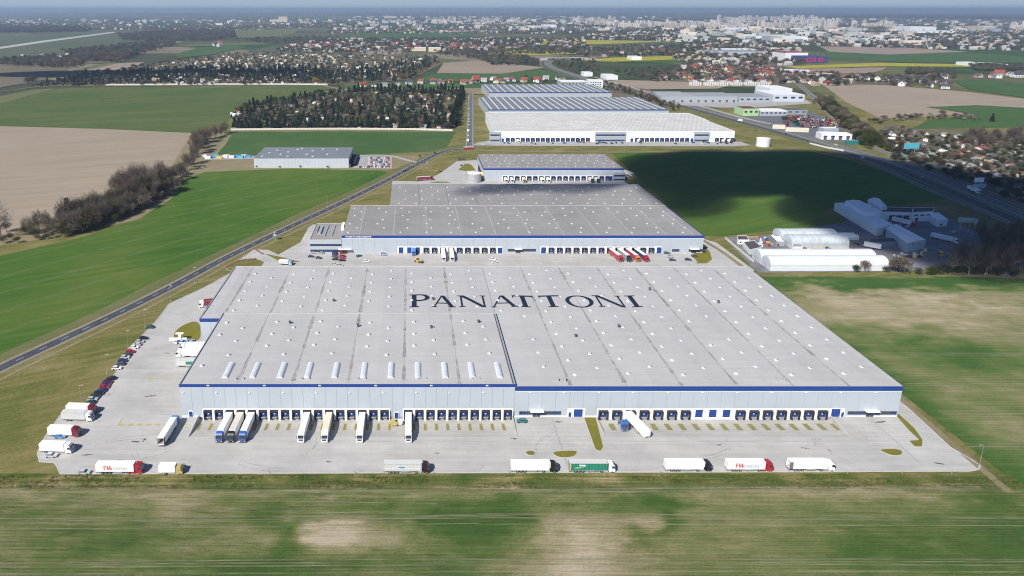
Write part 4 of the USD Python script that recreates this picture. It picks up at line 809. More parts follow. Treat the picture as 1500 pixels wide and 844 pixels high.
def trailer_parts(t, c, kind="box", L=13.6, x0=0.0, axles=3, side=None, roofc=None, z0=1.12, z1=4.0, opened=False):
    m = paint(c, kind != "curtain"); hw = 1.275
    if opened:
        part(MB().box(x0, x0 + L, -hw, -hw + .08, z0, z1).box(x0, x0 + L, hw - .08, hw, z0, z1).box(x0, x0 + L, -hw + .08, hw - .08, z0, z0 + .12).box(x0, x0 + L, -hw + .08, hw - .08, z1 - .1, z1).box(x0 + L - .1, x0 + L, -hw + .08, hw - .08, z0 + .12, z1 - .1), "trailer_body", m, t)
        part(MB().box(x0 + .3, x0 + 7.5, -1.15, 1.15, z0 + .13, z0 + .2), "cargo_floor", M("worn_floor", (.30, .26, .23), .8, .2), t)
        for s in (-1, 1): part(MB().box(x0 - .10, x0 + 1.1, s * (hw + .06) - .025, s * (hw + .06) + .025, z0, z1), "rear_door", M("door_dark", (.14, .14, .15), .6, .1), t)
    else:
        part(MB().box(x0, x0 + L, -hw, hw, z0, z1), "trailer_body", m, t)
        for s in (-1, 1):
            d = part(MB().box(x0 - .05, x0 - .004, min(s * .02, s * 1.25), max(s * .02, s * 1.25), z0 + .04, z1 - .04), "rear_door", WHITE if c == "white" else GREYM, t); part(MB().box(x0 - .085, x0 - .052, s * .5 - .03, s * .5 + .03, z0 + .1, z1 - .1), "door_rod", GALV, d)
    part(MB().box(x0 + .02, x0 + L - .02, -hw + .03, hw - .03, z1 + .003, z1 + .03), "trailer_roof", paint(roofc or ("white" if kind == "box" else "pale grey"), False), t)
    if kind == "curtain":
        mb = MB()
        for s in (-1, 1):
            for k in range(12): xx = x0 + .4 + k * (L - .8) / 11; mb.box(xx - .03, xx + .03, s * (hw + .008) - .008, s * (hw + .008) + .008, z0 + .05, z1 - .1)
        part(mb, "curtain_straps", GREYM, t)
        part(MB().box(x0, x0 + L, -hw - .02, hw + .02, z1 - .12, z1 - .002).box(x0, x0 + L, -hw - .02, hw + .02, z0 - .08, z0 + .06), "side_rail", GALV, t)
    if side is not None: side(t, x0, L, hw, z0, z1)
    part(MB().box(x0 + .1, x0 + L - .2, -.5, .5, .82, z0 - .005), "chassis", GREYD, t); part(MB().box(x0 + .0, x0 + .12, -1.2, 1.2, .45, .62).box(x0 + .1, x0 + .25, -.9, -.8, .5, 1.0).box(x0 + .1, x0 + .25, .8, .9, .5, 1.0), "underrun_bar", GREYM, t)
    for s in (-1, 1): part(MB().box(x0 - .03, x0 + .03, s * 1.0 - .18, s * 1.0 + .18, .68, .80), "tail_lamp", TAIL, t)
    for k in range(axles):
        for s in (-1, 1): wheel(t, x0 + 2.2 + 1.31 * k, s * 1.03, .5, .36, s)
    if L > 10:
        for s in (-1, 1): part(MB().box(x0 + 6.0, x0 + 9.2, s * 1.18 - .03, s * 1.18 + .03, .55, 1.05), "side_guard", GREYM, t)
        part(MB().box(x0 + 9.6, x0 + 9.8, -1.0, -.85, .2, .85).box(x0 + 9.6, x0 + 9.8, .85, 1.0, .2, .85), "landing_leg", GREYM, t)
def fresh_side(t, x0, L, hw, z0, z1):
    # the side the camera sees
    def put(s, h, x, col, name, bold=True, wd=None):
        tm = meshkit.text_mesh(s, h, .015, bold)
        if wd: tm.apply_scale((wd / tm.bounds[1][0], 1, 1))
        tm.apply_transform(np.array([[1, 0, 0, x0 + x], [0, 0, -1, -hw - .004], [0, 1, 0, z0 + .75], [0, 0, 0, 1]])); part(MB().tm(tm), name, col, t)
    put("FM", 1.65, 2.8, M("print_red", (.55, .012, .02), .5, .02), "red_lettering", True, 2.6); put("FRESH", 1.0, 6.2, M("print_grey", (.42, .45, .48), .5, .02), "grey_lettering", True, 5.0)
    part(MB().prism([(x0 + 5.55, z0 + .85), (x0 + 6.1, z0 + 1.2), (x0 + 5.55, z0 + 1.55)], -hw - .03, -hw - .004, "y"), "arrow_mark", M("print_dark", (.10, .11, .13), .5, .02), t)
def green_side(t, x0, L, hw, z0, z1):
    mb = MB(); r = random.Random(2)
    for k in range(9):
        x = x0 + 2 + k * .42; z = z0 + .7 + .10 * k + r.uniform(-.1, .1); mb.prism([(x, z), (x + .5, z + .15), (x + .45, z + .45), (x - .05, z + .3)], -hw - .03, -hw - .005, "y")
    part(mb, "pale_leaf_emblem", M("print_cream", (.62, .62, .40), .5, .03), t)
    part(MB().box(x0 + 3.3, x0 + 5.6, -hw - .03, -hw - .005, z0 + 1.95, z0 + 2.35), "pale_print_band", WHITE, t); part(MB().box(x0 + .02, x0 + .5, -hw - .02, -hw - .003, z0, z1 - .1), "yellow_edge_band", M("paint_sand", (.55, .40, .16), .6, .05), t)
def grey_side(t, x0, L, hw, z0, z1):
    part(MB().box(x0 + .4, x0 + L - .4, -hw - .028, -hw - .018, z0 + 1.1, z0 + 1.3).box(x0 + .4, x0 + L - .4, -hw - .028, -hw - .018, z0 + 1.9, z0 + 2.0), "white_stripe", WHITE, t)
    part(MB().box(x0 + 5.4, x0 + 7.6, -hw - .03, -hw - .029, z0 + 1.25, z0 + 1.75), "blue_emblem", paint("light blue"), t)
def tanker_side(t, x0, L, hw, z0, z1): part(MB().box(x0 + 3, x0 + 9, hw + .005, hw + .02, z0 + .5, z1 - .8), "printed_panel", paint("green"), t)
def reefer(t, x0): part(MB().box(x0, x0 + .42, -1.05, 1.05, 1.9, 3.85), "cooling_unit", WHITE, t)
TG = "semi trucks and trailers of the warehouse park"
def semi(label, x, y, rz, tc, cc, kind="box", side=None, roofc=None, tractor=True, opened=False, z=0.05, L=13.6, axles=3, group=TG, cool=False, only=False, pitch=0):
    t = thing("semi_truck" if not only else "tractor_unit", label, "truck", (x, y, z), rz, group)
    if not only: trailer_parts(t, tc, kind, L, 0, axles, side, roofc, opened=opened)
    else: L = 4.4
    if cool: reefer(t, L + .005)
    if tractor:
        c = L + .55; cab(t, c, cc)
        part(MB().box(L - 3.6, c + 2, -.42, .42, .6, .80), "tractor_frame", GREYD, t)
        for s in (-1, 1):
            wheel(t, L - 2.0, s * .95, .5, .55, s); wheel(t, c + 1.35, s * 1.05, .5, .34, s); part(MB().box(L - 1.3, L + .3, s * 1.0 - .25, s * 1.0 + .25, .4, .95), "fuel_tank", paint(cc) if cc == "red" else GALV, t)
        if only: part(MB().cyl((L - 2.0, 0, .82), (L - 2.0, 0, .95), .5, 10), "coupling_plate", GREYD, t); part(MB().box(L - 3.4, L - .7, -1.15, -.65, 1.03, 1.09).box(L - 3.4, L - .7, .65, 1.15, 1.03, 1.09), "mudguard", GREYD, t)
    elif not only: pass
    return t
def rigid(label, x, y, rz, bc, cc, L=7.5, z=0.05, h=3.7, kind="box", hw=1.24):
    t = thing("box_truck", label, "truck", (x, y, z), rz, "rigid lorries")
    trailer_parts(t, bc, kind, L, 0, 1 if L < 9 else 2, None, None, 1.0, h); cab(t, L + .25, cc, h > 3.6); part(MB().box(L - 1, L + 2, -.4, .4, .55, .8), "cab_frame", GREYD, t)
    for s in (-1, 1): wheel(t, L + 1.45, s * 1.02, .47, .32, s)
    return t
def atpx(px, py, z=0.0): return P(px, py, z)
# the row along the front edge of the yard, all facing right
row = [("white trailer lettered in red and grey with red cab, leftmost in the front row", 140, 697, "white", "red", "box", fresh_side, None),
       ("pale grey curtain trailer with blue emblem and dark brown cab in the front row", 561, 696, "pale grey", "dark brown", "curtain", grey_side, "pale grey"),
       ("white trailer with black cab right behind the green trailer in the front row", 748, 695, "white", "black", "box", None, None),
       ("green trailer with pale emblem and white cab in the front row", 833, 695, "green", "white", "curtain", green_side, "pale grey"),
       ("white trailer with black cab standing fourth from the right end of the front row", 974, 693.5, "white", "black", "box", None, None),
       ("white trailer lettered in red and grey, red cab, second from right in the front row", 1064, 693.5, "white", "red", "box", fresh_side, None),
       ("all-white truck with rear doors folded open at the right end of the front row", 1155, 693, "white", "white", "box", None, None)]
row[4] = (row[4][0].replace("fourth from the right end of", "third from the right in"),) + row[4][1:]
for lab, px, py, tc, cc, k, sd, rf in row:
    x, y = P(px + 1, py - 1.5); semi(lab, x, y + 1.3, 0, tc, cc, k, sd, rf, cool=(tc == "white" and sd is None), opened=(px == 1155))
x, y = P(233, 696); rigid("small white box truck with yellow cab near the left end of the front row", x, y + 1.2, 0, "white", "yellow", 5.9, h=3.5)
# left edge group
for lab, px, py, bc, cc, L in (("white box truck with dark red cab behind the grey one at the left edge", 98, 607, "white", "dark red", 9.2), ("grey curtain-sided box truck with white cab at the left edge", 91, 617, "pale grey", "white", 9.8), ("white box truck with dark red cab alone on the left edge of the yard", 71, 640, "white", "dark red", 9.6), ("all-white box truck nearest the bottom of the left edge", 59, 664, "white", "white", 9.4)):
    x, y = P(px, py); rigid(lab, x, y + 1.2, -3, bc, cc, L, h=3.95, kind="curtain" if bc == "pale grey" else "box")
x, y = P(236, 655.5); semi("white trailer with open empty rear and light blue cab left of the dock rows", x, y, 90 - 2, "white", "light blue", "box", opened=True)
# docked trucks, backed in, facing the camera
TZ = -.75
for lab, i, row_, tc, cc, rf, cool in (("white trailer with bright blue cab, leftmost of the trucks at the left docks", 2, D1, "white", "blue", None, False), ("beige-roofed trailer with black and white cab between two blue cabs at the docks", 3, D1, "white", "black", "beige", False), ("white trailer with blue cab, third from the left at the left docks", 4, D1, "white", "blue", None, False),
        ("all-white docked truck, first right of the three-truck cluster", 9, D1, "white", "white", None, False), ("all-white docked truck, second right of the three-truck cluster", 11, D1, "white", "white", "cream", False), ("all-white docked truck two bays left of the narrow blue side door", 14, D1, "white", "white", None, True), ("all-white docked truck just right of the narrow blue side door", 0, D2, "white", "white", None, True)):
    t = semi(lab, row_[i], FY - .95, -90, tc, cc, "box", None, rf, z=-.72, cool=cool)
    t = UsdGeom.Xformable(t); t.ClearXformOpOrder(); t.AddTranslateOp().Set(Gf.Vec3d(row_[i], FY - 1.6, -1.08)); t.AddRotateXYZOp().Set((0, -4.3, -90))
# angled unhitched trailer and the blue tractor in the right yard
x, y = P(921, 616); semi("white trailer without tractor standing askew at the right docks", x, y + 1.0, -90 + 14, "white", "white", "box", tractor=False, z=-.35, cool=True)
x, y = P(909, 618); semi("lone bright blue tractor unit at the right docks beside the askew trailer", x, y + 1.3, -90, "white", "blue", only=True, z=-.5)
# trucks backed against the left side wall
for k, (py, lab, tc, kd) in enumerate(((513.5, "white semi truck at the left side wall, farthest of three", "white", "box"), (522.5, "white semi truck at the left side wall, middle one of three", "white", "box"))):
    x, y = P(256, py); semi(lab, -95.6, y, 180, tc, "white", kd, cool=True)
x, y = P(250, 537); semi("grey printed trailer without cab at the left side wall, nearest of three", -95.2, y, 180, "pale grey", "white", "curtain", tanker_side, "pale grey", tractor=False)
x, y = P(289, 451); semi("dark red trailer with white cab waiting at the upper left corner of the yard", x + 14.6, y + 4.6, 180 + 17, "dark red", "white", "curtain", None, "dark red", L=11.5)
# second yard
def ctr2(px, py): return P(px, py)
DZ = .05
for i, tc, cc in ((5, "white", "white"), (6, "white", "white")): semi(f"all-white semi truck at the second warehouse docks, {'left' if i == 5 else 'right'} one of the pair", DD1[i], F2 - .9, -90, tc, cc, "box", z=DZ)
x, y = P(606, 372); semi("light blue tipper semi truck facing the camera in the second yard", x, y + 8, -90, "light blue", "light blue", "box", None, "light blue", z=DZ, L=9.5)
for k, (dx, lab, tc, cc, rf) in enumerate(((887, "red trailer with red cab, leftmost of four slanted trucks in the second yard", "red", "red", "white"), (902, "grey trailer with black cab, second of four slanted trucks in the second yard", "grey", "black", "white"), (913.5, "red trailer with orange cab, third of four slanted trucks in the second yard", "red", "orange", "white"), (924, "blue trailer with red cab, rightmost of four slanted trucks in the second yard", "dark blue", "red", "white"))):
    x, y = P(dx, 366.5); semi(lab, DD2[7 + k] + .3, F2 - 1.5, -90 + 9, tc, cc, "curtain", None, rf, z=DZ)
# north: lorries on the road and third yard
x, y = P(610.5, 266); semi("dark red curtain truck parked in the third yard by the country road", x, y + 2, 14, "dark red", "dark red", "curtain", None, "beige", z=.06)
x, y = P(418, 388); rigid("grey flatbed lorry turning in at the junction of the country road", x - 4, y + 1, -12, "pale grey", "pale blue", 6.5, h=3.2)
def bus(label, x, y, rz, c):
    t = thing("bus", label, "bus", (x, y, .1), rz); part(MB().prism([(0, .4), (11.6, .4), (11.8, 1.2), (11.5, 3.05), (.1, 3.1)], -1.25, 1.25, "y"), "body", paint(c), t); part(MB().box(.1, 11.4, -1.2, 1.2, 3.11, 3.3), "roof", WHITE, t)
    for s in (-1, 1):
        for k in range(6): part(MB().box(.8 + k * 1.75, 2.35 + k * 1.75, s * 1.262 - .012, s * 1.262 + .012, 1.5, 2.6), "window", GLASS, t)
        for xx in (2.8, 9.0): wheel(t, xx, s * 1.1, .48, .3, s)
    part(MB().box(11.7, 11.83, -1.1, 1.1, 1.3, 2.8), "windscreen", GLASS, t)
x, y = P(679, 219.5); bus("red bus at the junction in front of the white hall", x, y, 6, "red")
for k, x in enumerate((DD[0], DD[1], DD[3], DD[6], DD[7])): rigid(f"white lorry backed into the third warehouse, {nth(k)} from the left", x, F3 - 1.2, -90, "white", "white" if k != 2 else "yellow", 6.4, z=.06)
for k, i in enumerate((14, 15)): rigid(f"dark-cabbed lorry backed into the third warehouse at its right end, {nth(k)} one", DD[i], F3 - 1.2, -90 + 6, "white", "black", 6.4, z=.06)
x, y = P(925, 258); semi("white trailer parked at the right corner of the third warehouse", x - 6, y + 12, -68, "white", "white", z=.06)
for k, (px, cc) in enumerate(((756.5, "white"), (932, "black"), (1055, "black"), (1063, "black"))): x, y = P(px, 207); rigid(f"lorry at the white hall docks, {nth(k)} from the left", x, FW - 1.3, -90 + 5, "white", cc, 6.5, z=.15)

# construction machines, skips
def loader(label, x, y, rz, z=.06):
    t = thing("wheel_loader", label, "loader", (x, y, z), rz)
    part(MB().prism([(-2.6, .7), (.9, .7), (1.0, 1.5), (-2.5, 1.75)], -.9, .9, "y"), "body", YELM, t); part(MB().prism([(-.8, 1.5), (.7, 1.5), (.5, 3.0), (-.7, 3.0)], -.75, .75, "y"), "cabin", GLASS, t); part(MB().box(-.85, .6, -.8, .8, 3.0, 3.12), "cabin_roof", YELM, t)
    for s in (-1, 1):
        wheel(t, -1.6, s * 1.0, .75, .5, s); wheel(t, 1.5, s * 1.0, .75, .5, s); part(MB().cyl((.8, s * .5, 1.6), (3.1, s * .5, .8), .12, 6), "lift_arm", YELM, t)
    part(MB().prism([(2.9, .15), (4.0, .15), (3.6, 1.2), (3.0, 1.3)], -1.3, 1.3, "y"), "bucket", GREYD, t); part(MB().box(.9, 2.2, -.5, .5, .6, 1.2), "front_frame", YELM, t)
x, y = P(612, 385); loader("yellow wheel loader beside the light blue tipper truck", x, y + 1, -30)
x, y = P(641, 252); loader("yellow wheel loader on the grass by the third yard", x, y, 20)
def skip(label, x, y, c, z=.06, rz=0):
    t = thing("waste_container", label, "container", (x, y, z), rz); part(MB().prism([(-1.1, .1), (1.1, .1), (1.5, 1.5), (-1.5, 1.5)], -.9, .9, "y"), "bin", paint(c), t); part(MB().box(-1.5, 1.5, -.92, .92, 1.5, 1.6), "lid", paint(c), t); part(MB().box(-1.62, -1.5, -.2, .2, 1.0, 1.2).box(1.5, 1.62, -.2, .2, 1.0, 1.2), "lifting_pin", GREYD, t)
x, y = P(577, 620); skip("yellow waste container by the narrow blue side door", x, y, "yellow", -.6); x, y = P(582.5, 619.5); skip("white waste container beside the yellow one at the docks", x + .6, y + .3, "pale grey", -.6)

# cars: one of each colour, then copies
def make_car(c):
    p = proto("car_" + c.replace(" ", "_")); m = paint(c)
    part(MB().prism([(-2.15, .35), (2.05, .35), (2.15, .62), (2.0, .82), (1.05, .98), (-2.0, 1.0), (-2.15, .8)], -.88, .88, "y"), "body", m, p)
    part(MB().prism([(-1.95, .98), (1.0, .97), (.25, 1.40), (-1.5, 1.42)], -.76, .76, "y"), "window_band", GLASS, p); part(MB().prism([(-1.55, 1.41), (.28, 1.39), (.15, 1.47), (-1.4, 1.49)], -.72, .72, "y"), "roof", m, p)
    for x in (-1.35, 1.3):
        for s in (-1, 1): part(MB().cyl((x, s * .72, .32), (x, s * .9, .32), .32, 10), "wheel", RUB, p)
    for s in (-1, 1): part(MB().box(2.08, 2.16, s * .62 - .18, s * .62 + .18, .6, .74), "headlight", LAMP, p); part(MB().box(-2.17, -2.1, s * .66 - .14, s * .66 + .14, .68, .84), "tail_lamp", TAIL, p); part(MB().box(.55, .75, s * .93 - .07, s * .93 + .07, .95, 1.08), "mirror", GREYD, p)
    return p
CARP = {}
def car(c, x, y, rz, label, group=None, z=.06, scale=None):
    if c not in CARP: CARP[c] = make_car(c)
    return copy(CARP[c], "parked_car", label, "car", (x, y, z), rz, group, scale)
L1 = [("dark teal", 220, 481), ("black", 210.5, 497), ("silver", 205, 502), ("pale grey", 200.5, 506.5), ("white", 197, 510.5), ("red", 191, 517), ("dark teal", 186, 521.5), ("pale grey", 183.5, 525), ("dark blue", 180, 530), ("dark grey", 176.5, 535), ("white", 171.5, 541)]
L2 = [("black", 163, 556), ("maroon", 158, 561), ("purple", 155, 565), ("red", 153, 569), ("dark blue", 148.5, 574), ("black", 144.5, 578), ("dark green", 139.5, 582.5), ("silver", 136, 586.5), ("dark green", 132.5, 591.5)]
for k, (c, px, py) in enumerate(L1): x, y = P(px, py); car(c, x, y, 4 if k % 3 else 184, f"{c} car, {nth(k)} from the top of the upper group along the left yard edge", "cars along the left yard edge")
for k, (c, px, py) in enumerate(L2): x, y = P(px, py); car(c, x, y, 4 if k % 4 else 184, f"{c} car, {nth(k)} from the top of the lower group along the left yard edge", "cars along the left yard edge")
for c, px, py, rz, lab in (("silver", 76, 669, 0, "silver car alone at the left edge below the all-white box truck"), ("silver", 124, 694, 2, "silver car at the lower left corner of the yard beside the red-cab truck"), ("light blue", 89, 641, 0, "light blue car half hidden behind a white box truck at the left edge"), ("teal", 764, 618.5, 180, "teal car alone in the bays between the dock rows")):
    x, y = P(px, py); car(c, x, y, rz, lab)
for k, px in enumerate((260, 267.5, 274.5, 281)): x, y = P(px, 502); car("pale blue" if k else "silver", x, y, 82, f"{'silver' if not k else 'pale blue'} car, {nth(k)} from the left in the short row above the white trucks", "four cars by the left side wall")
S2 = [("dark blue", 456, 377), ("silver", 460, 371), ("dark teal", 467, 379), ("silver", 470, 372), ("dark blue", 491, 371), ("purple", 491, 374), ("dark grey", 491, 377), ("black", 491, 381), ("red", 502, 372), ("maroon", 502, 376.5), ("red", 502, 379), ("black", 501, 382.5), ("pale grey", 490, 388), ("silver", 498, 390), ("teal", 526, 376), ("white", 536.5, 384), ("white", 561, 371.5), ("pale blue", 562, 374), ("dark grey", 977, 372), ("silver", 981, 377), ("dark teal", 985, 382), ("dark grey", 1017, 376), ("black", 1008, 381.5), ("white", 722, 381), ("white", 725, 385)]
for k, (c, px, py) in enumerate(S2):
    x, y = P(px, py); grp = "by the office block" if px < 515 else ("standing loose left of the docks" if px < 600 else ("right of the docks" if px > 960 else "amid the docks"))
    car(c, x, y, [0, 8, -12, 180][k % 4] if px < 515 or px > 960 else [20, -10, 35, 0][k % 4], f"{c} car {grp}, second yard, {nth(k)} from left", "cars in the second yard")
r5 = random.Random(12); cc_ = ["white", "silver", "black", "dark blue", "dark grey", "white", "red", "pale blue", "white", "grey"]
k = 0
for j in range(5):
    for i in range(9):
        px, py = 541 + i * 3.6 + r5.uniform(-.6, .6), 232 + j * 3.1
        if r5.random() < .8: x, y = P(px, py); c = r5.choice(cc_); car(c, x, y, 90 + r5.uniform(-5, 5), f"{c} car in the crowded car lot right of the grey storage hall", f"{c} cars in the lot beside the storage hall"); k += 1
for i, px in enumerate((528, 533, 537, 540, 553, 556, 560, 564)): x, y = P(px, 245.5); car("white" if i % 3 else "dark grey", x, y, r5.uniform(60, 120), f"{'white' if i % 3 else 'dark grey'} car in the front line of the car lot, {nth(i)} from the left", "front line of the car lot")
for i, (px, py) in enumerate(((687, 140.5), (687, 144), (686.7, 160), (686.6, 168), (686.6, 171.5), (686.6, 175), (686.5, 179), (686.4, 183.5), (686, 194), (686, 199), (685.5, 208.5))):
    x, y = P(px, py); c = "white" if i % 4 else "silver"
    if i in (8, 10): rigid(f"white van-like lorry parked on the straight road, {'upper' if i == 8 else 'lower'} one", x, y, 90, "white", "white", 5.0, z=.15, h=3.2)
    else: car(c, x, y, 90, f"{c} car parked along the straight road, {nth(i)} from its far end", "cars along the straight road", .16)
for i in range(46):
    px = r5.choice([r5.uniform(738, 745), r5.uniform(870, 912), r5.uniform(870, 912), r5.uniform(1015, 1040), r5.uniform(770, 860), r5.uniform(930, 1010), r5.uniform(1045, 1078)]); py = r5.uniform(208.5, 211.5)
    x, y = P(px, py); c = r5.choice(["white", "silver", "dark grey", "red", "dark blue", "purple", "teal", "dark green", "black"]); car(c, x, y, r5.choice([90, 80, 100, 0]), f"{c} car parked in front of the white hall", f"{c} cars in front of the white hall", .16)
for i, (px, py, c, rz) in enumerate(((593.5, 251, "black", 20), (675.5, 243, "black", 90), (679.5, 241.5, "silver", 80), (674, 233.5, "dark green", 0), (678.5, 233.8, "dark grey", 0), (707, 212, "white", 0))):
    x, y = P(px, py); car(c, x, y, rz, ("black car driving on the country road", "black car by the olive island of the third yard", "silver car by the olive island of the third yard", "dark green car on the grass above the third yard", "dark grey car on the grass above the third yard", "white car at the corner of the white hall yard")[i], None, .14)
for i in range(9): x, y = P(905 + i * 1.5, 263 - (i % 3)); car(["white", "dark grey", "silver"][i % 3], x, y, 80, f"{['white', 'dark grey', 'silver'][i % 3]} car at the right office corner of the third warehouse, {nth(i)} in the bunch", "cars at the third warehouse office", .07)
# motorway traffic
def on_line(ln, px, off):
    s = LineString(ln); best = min(np.linspace(0, s.length, 1500), key=lambda t: abs(Upx(s.interpolate(t).x, s.interpolate(t).y)[0] - px))
    a, b = s.interpolate(best), s.interpolate(best + 2); d = np.array([b.x - a.x, b.y - a.y]); d /= np.linalg.norm(d)
    return a.x - d[1] * off, a.y + d[0] * off, math.degrees(math.atan2(d[1], d[0]))
MWn = [p for p in MW if p[1] < 1900]
x, y, a = on_line(MWn, 1398, 11); semi("white semi truck driving on the motorway in the cloud shadow", x, y, a, "white", "white", z=.2)
x, y, a = on_line(MWn, 1496, 10); semi("white semi truck on the motorway at the right picture edge", x, y, a, "white", "white", z=.2)
x, y, a = on_line(MWn, 1093, -7); rigid("white box truck driving on the motorway beside the white hall", x, y, a + 180, "white", "white", 6, z=.2)
for i, (px, off, c) in enumerate(((1318, 7, "black"), (1471, -9, "dark grey"), (1360, -6, "silver"), (1215, 8, "white"), (1160, -8, "dark blue"), (1030, 7, "red"), (990, -7, "white"), (960, 8, "silver"), (940, -6, "black"), (900, 7, "white"), (880, -7, "grey"), (1275, -10, "white"))):
    x, y, a = on_line(MWn, px, off); car(c, x, y, a if off > 0 else a + 180, f"{c} car on the motorway, {'far' if off > 0 else 'near'} carriageway, {nth(i)} of the moving cars", "cars on the motorway", .2)
# ------------------------------------------------------------------ farm and haulage yard in the cloud shadow, fences, lamps, signs
MEMB = M("tunnel_membrane", (.64, .67, .70), .45, .05, .15, spec=.4); RED = M("roof_tile_red", (.30, .055, .04), .8, .15, .4)
def tunnel(name, label, px0, px1, py, depth, r, n=2, wall=2.2, mat=MEMB, py1=None):
    x0, y = P(px0, py); x1 = P(px1, py)[0]; t = thing(name, label, "tunnel hall", (x0, y, 0)); L = x1 - x0; w = depth / n
    for k in range(n):
        a = np.linspace(0, math.pi, 15); pr = [(k * w, 0), (k * w, wall)] + [(k * w + w / 2 - w / 2 * math.cos(u), wall + r * math.sin(u)) for u in a[1:-1]] + [((k + 1) * w, wall), ((k + 1) * w, 0)]
        part(MB().prism(pr, 0, L, "x"), "tunnel_shell", mat, t)
        mb = MB()
        for j in range(int(L / 4)): mb.prism([(k * w + w / 2 - (w / 2 + .06) * math.cos(u), wall + (r + .06) * math.sin(u)) for u in a], j * 4 + 1.9, j * 4 + 2.05, "x")
        part(mb, "tunnel_ribs", M("tunnel_rib", (.62, .65, .68), .5, .05), t)
        e = part(MB().prism([(k * w + .4, 0), (k * w + .4, wall)] + [(k * w + w / 2 - (w / 2 - .4) * math.cos(u), wall + (r - .35) * math.sin(u)) for u in a[1:-1]] + [((k + 1) * w - .4, wall), ((k + 1) * w - .4, 0)], -.08, -.02, "x"), "end_wall", M("tunnel_end", (.48, .52, .56), .6, .08), t)
        part(MB().box(-.16, -.09, k * w + w / 2 - 2, k * w + w / 2 + 2, 0, 3.6), "end_door", M("tunnel_door", (.40, .44, .48), .6, .08), e)
    part(MB().box(0, L, -.06, -.005, wall - .12, wall + .06), "eaves_rail", GALV, t)
    return t
tunnel("tunnel_hall", "long white double tunnel hall nearest the green field", 1128, 1301, 397, 24, 4.4, 2, 3.6)
tunnel("tunnel_hall", "shorter pale double tunnel hall behind the white one", 1159, 1243, 364.5, 26, 4.4, 2, 3.6, M("tunnel_membrane_aged", (.46, .50, .52), .5, .14, .25, spec=.4))
tunnel("small_tunnel", "small white tunnel tent behind the two tunnel halls", 1232, 1258, 352, 9, 2.0, 2, 1.4)
def shed(name, label, corners, h, wallm, roofm, cat="shed", rise=0, parapet_=True, wins=(), overhang=.3, group=None):
    """corners: ground points in order; flat or low-gabled roof"""
    pts = [P(*c) for c in corners]; pg = Polygon(pts); t = thing(name, label, cat, (0, 0, 0), group=group)
    part(MB().slab(pg, -.1, h), "wall", wallm, t)
    a = np.array(pts)
    if rise:
        l01, l12 = np.linalg.norm(a[1] - a[0]), np.linalg.norm(a[2] - a[1])
        if l01 < l12: a = np.roll(a, -1, axis=0)
        A, B, C_, D = a[0], a[1], a[2], a[3]; m1, m2 = (A + D) / 2, (B + C_) / 2
        z = lambda p, q: (p[0], p[1], q)
        v = [z(A, h), z(B, h), z(C_, h), z(D, h), z(m1, h + rise), z(m2, h + rise)]
        part(MB().add(v, [(0, 1, 5), (0, 5, 4), (3, 4, 5), (3, 5, 2), (0, 4, 3), (1, 2, 5)]), "gable_roof", roofm, t)
        part(MB().cyl((m1[0], m1[1], h + rise), (m2[0], m2[1], h + rise), .15, 6), "ridge_cap", GALV, t)
    else:
        part(MB().slab(pg.buffer(-.25), h, h + .04), "roof", roofm, t); part(MB().slab(pg.buffer(.03).difference(pg.buffer(-.25)), h, h + .28), "parapet", wallm, t)
    for (i, f, w, z0, z1, mt) in wins:
        p, q = np.array(pts[i]), np.array(pts[(i + 1) % len(pts)]); d = (q - p) / np.linalg.norm(q - p); L = np.linalg.norm(q - p); nrm = np.array([d[1], -d[0]])
        if pg.contains(Point(*(p + (q - p) / 2 + nrm * .1))): nrm = -nrm
        c0, c1 = p + d * (L * f), p + d * (L * f + w)
        part(MB().prism([tuple(c0), tuple(c1), tuple(c1 + nrm * .08), tuple(c0 + nrm * .08)], z0, z1, "z"), "door" if z0 < .3 else "window", mt, t)
    return t
SH = M("shed_wall_white", (.78, .80, .82), .6, .06, .2); SR = M("shed_roof_pale", (.74, .77, .79), .5, .06, .2); FR = M("flat_roof_dark", (.075, .072, .075), .9, .15, .3)
shed("haulage_shed", "long white shed with pale pitched roof, leftmost in the haulage yard", [(1283, 346), (1307, 341), (1247, 307), (1221, 308)], 6, SH, SR, rise=0, wins=[(0, .45, 4, 0, 3.6, FR)])
shed("haulage_shed", "raised pale roof block on the leftmost shed of the haulage yard", [(1266, 328), (1289, 326), (1256, 309), (1236, 310)], 9.2, SH, SR, rise=.6)
shed("haulage_shed", "white gabled workshop behind the sheds of the haulage yard", [(1287, 320), (1297, 318.5), (1285, 306), (1269, 307)], 9, SH, SR, rise=1.2)
shed("haulage_office", "long white flat-roofed garage block at the back of the haulage yard", [(1288, 322), (1334, 323), (1336, 316), (1288, 314)], 6.4, SH, FR, wins=[(0, .30, 4.5, 0, 4, FR), (0, .52, 4.5, 0, 4, FR), (0, .74, 4.5, 0, 4, FR)])
shed("haulage_office", "white two-storey office with three windows at the back of the haulage yard", [(1334, 325), (1364, 324), (1366, 317), (1335, 318)], 7.6, SH, FR, wins=[(0, .12, 3, 4.6, 5.8, GLASS), (0, .42, 3, 4.6, 5.8, GLASS), (0, .72, 3, 4.6, 5.8, GLASS), (0, .2, 2.2, 0, 3, FR)])
shed("pale_cabin", "pale blue-white cabin building right of the white office", [(1372, 333), (1387, 331), (1372, 320), (1357, 323)], 5, SH, SR, wins=[(0, .3, 2, 1, 2.4, GLASS)])
shed("workshop", "pale blue gabled workshop in the middle of the haulage yard", [(1326, 370), (1354, 365), (1311, 341), (1296, 347)], 6.8, M("workshop_wall", (.42, .52, .60), .6, .06), M("workshop_roof", (.72, .76, .79), .5, .06), rise=.7, wins=[(0, .3, .9, 4.6, 5.3, FR), (0, .6, .9, 4.6, 5.3, FR)])
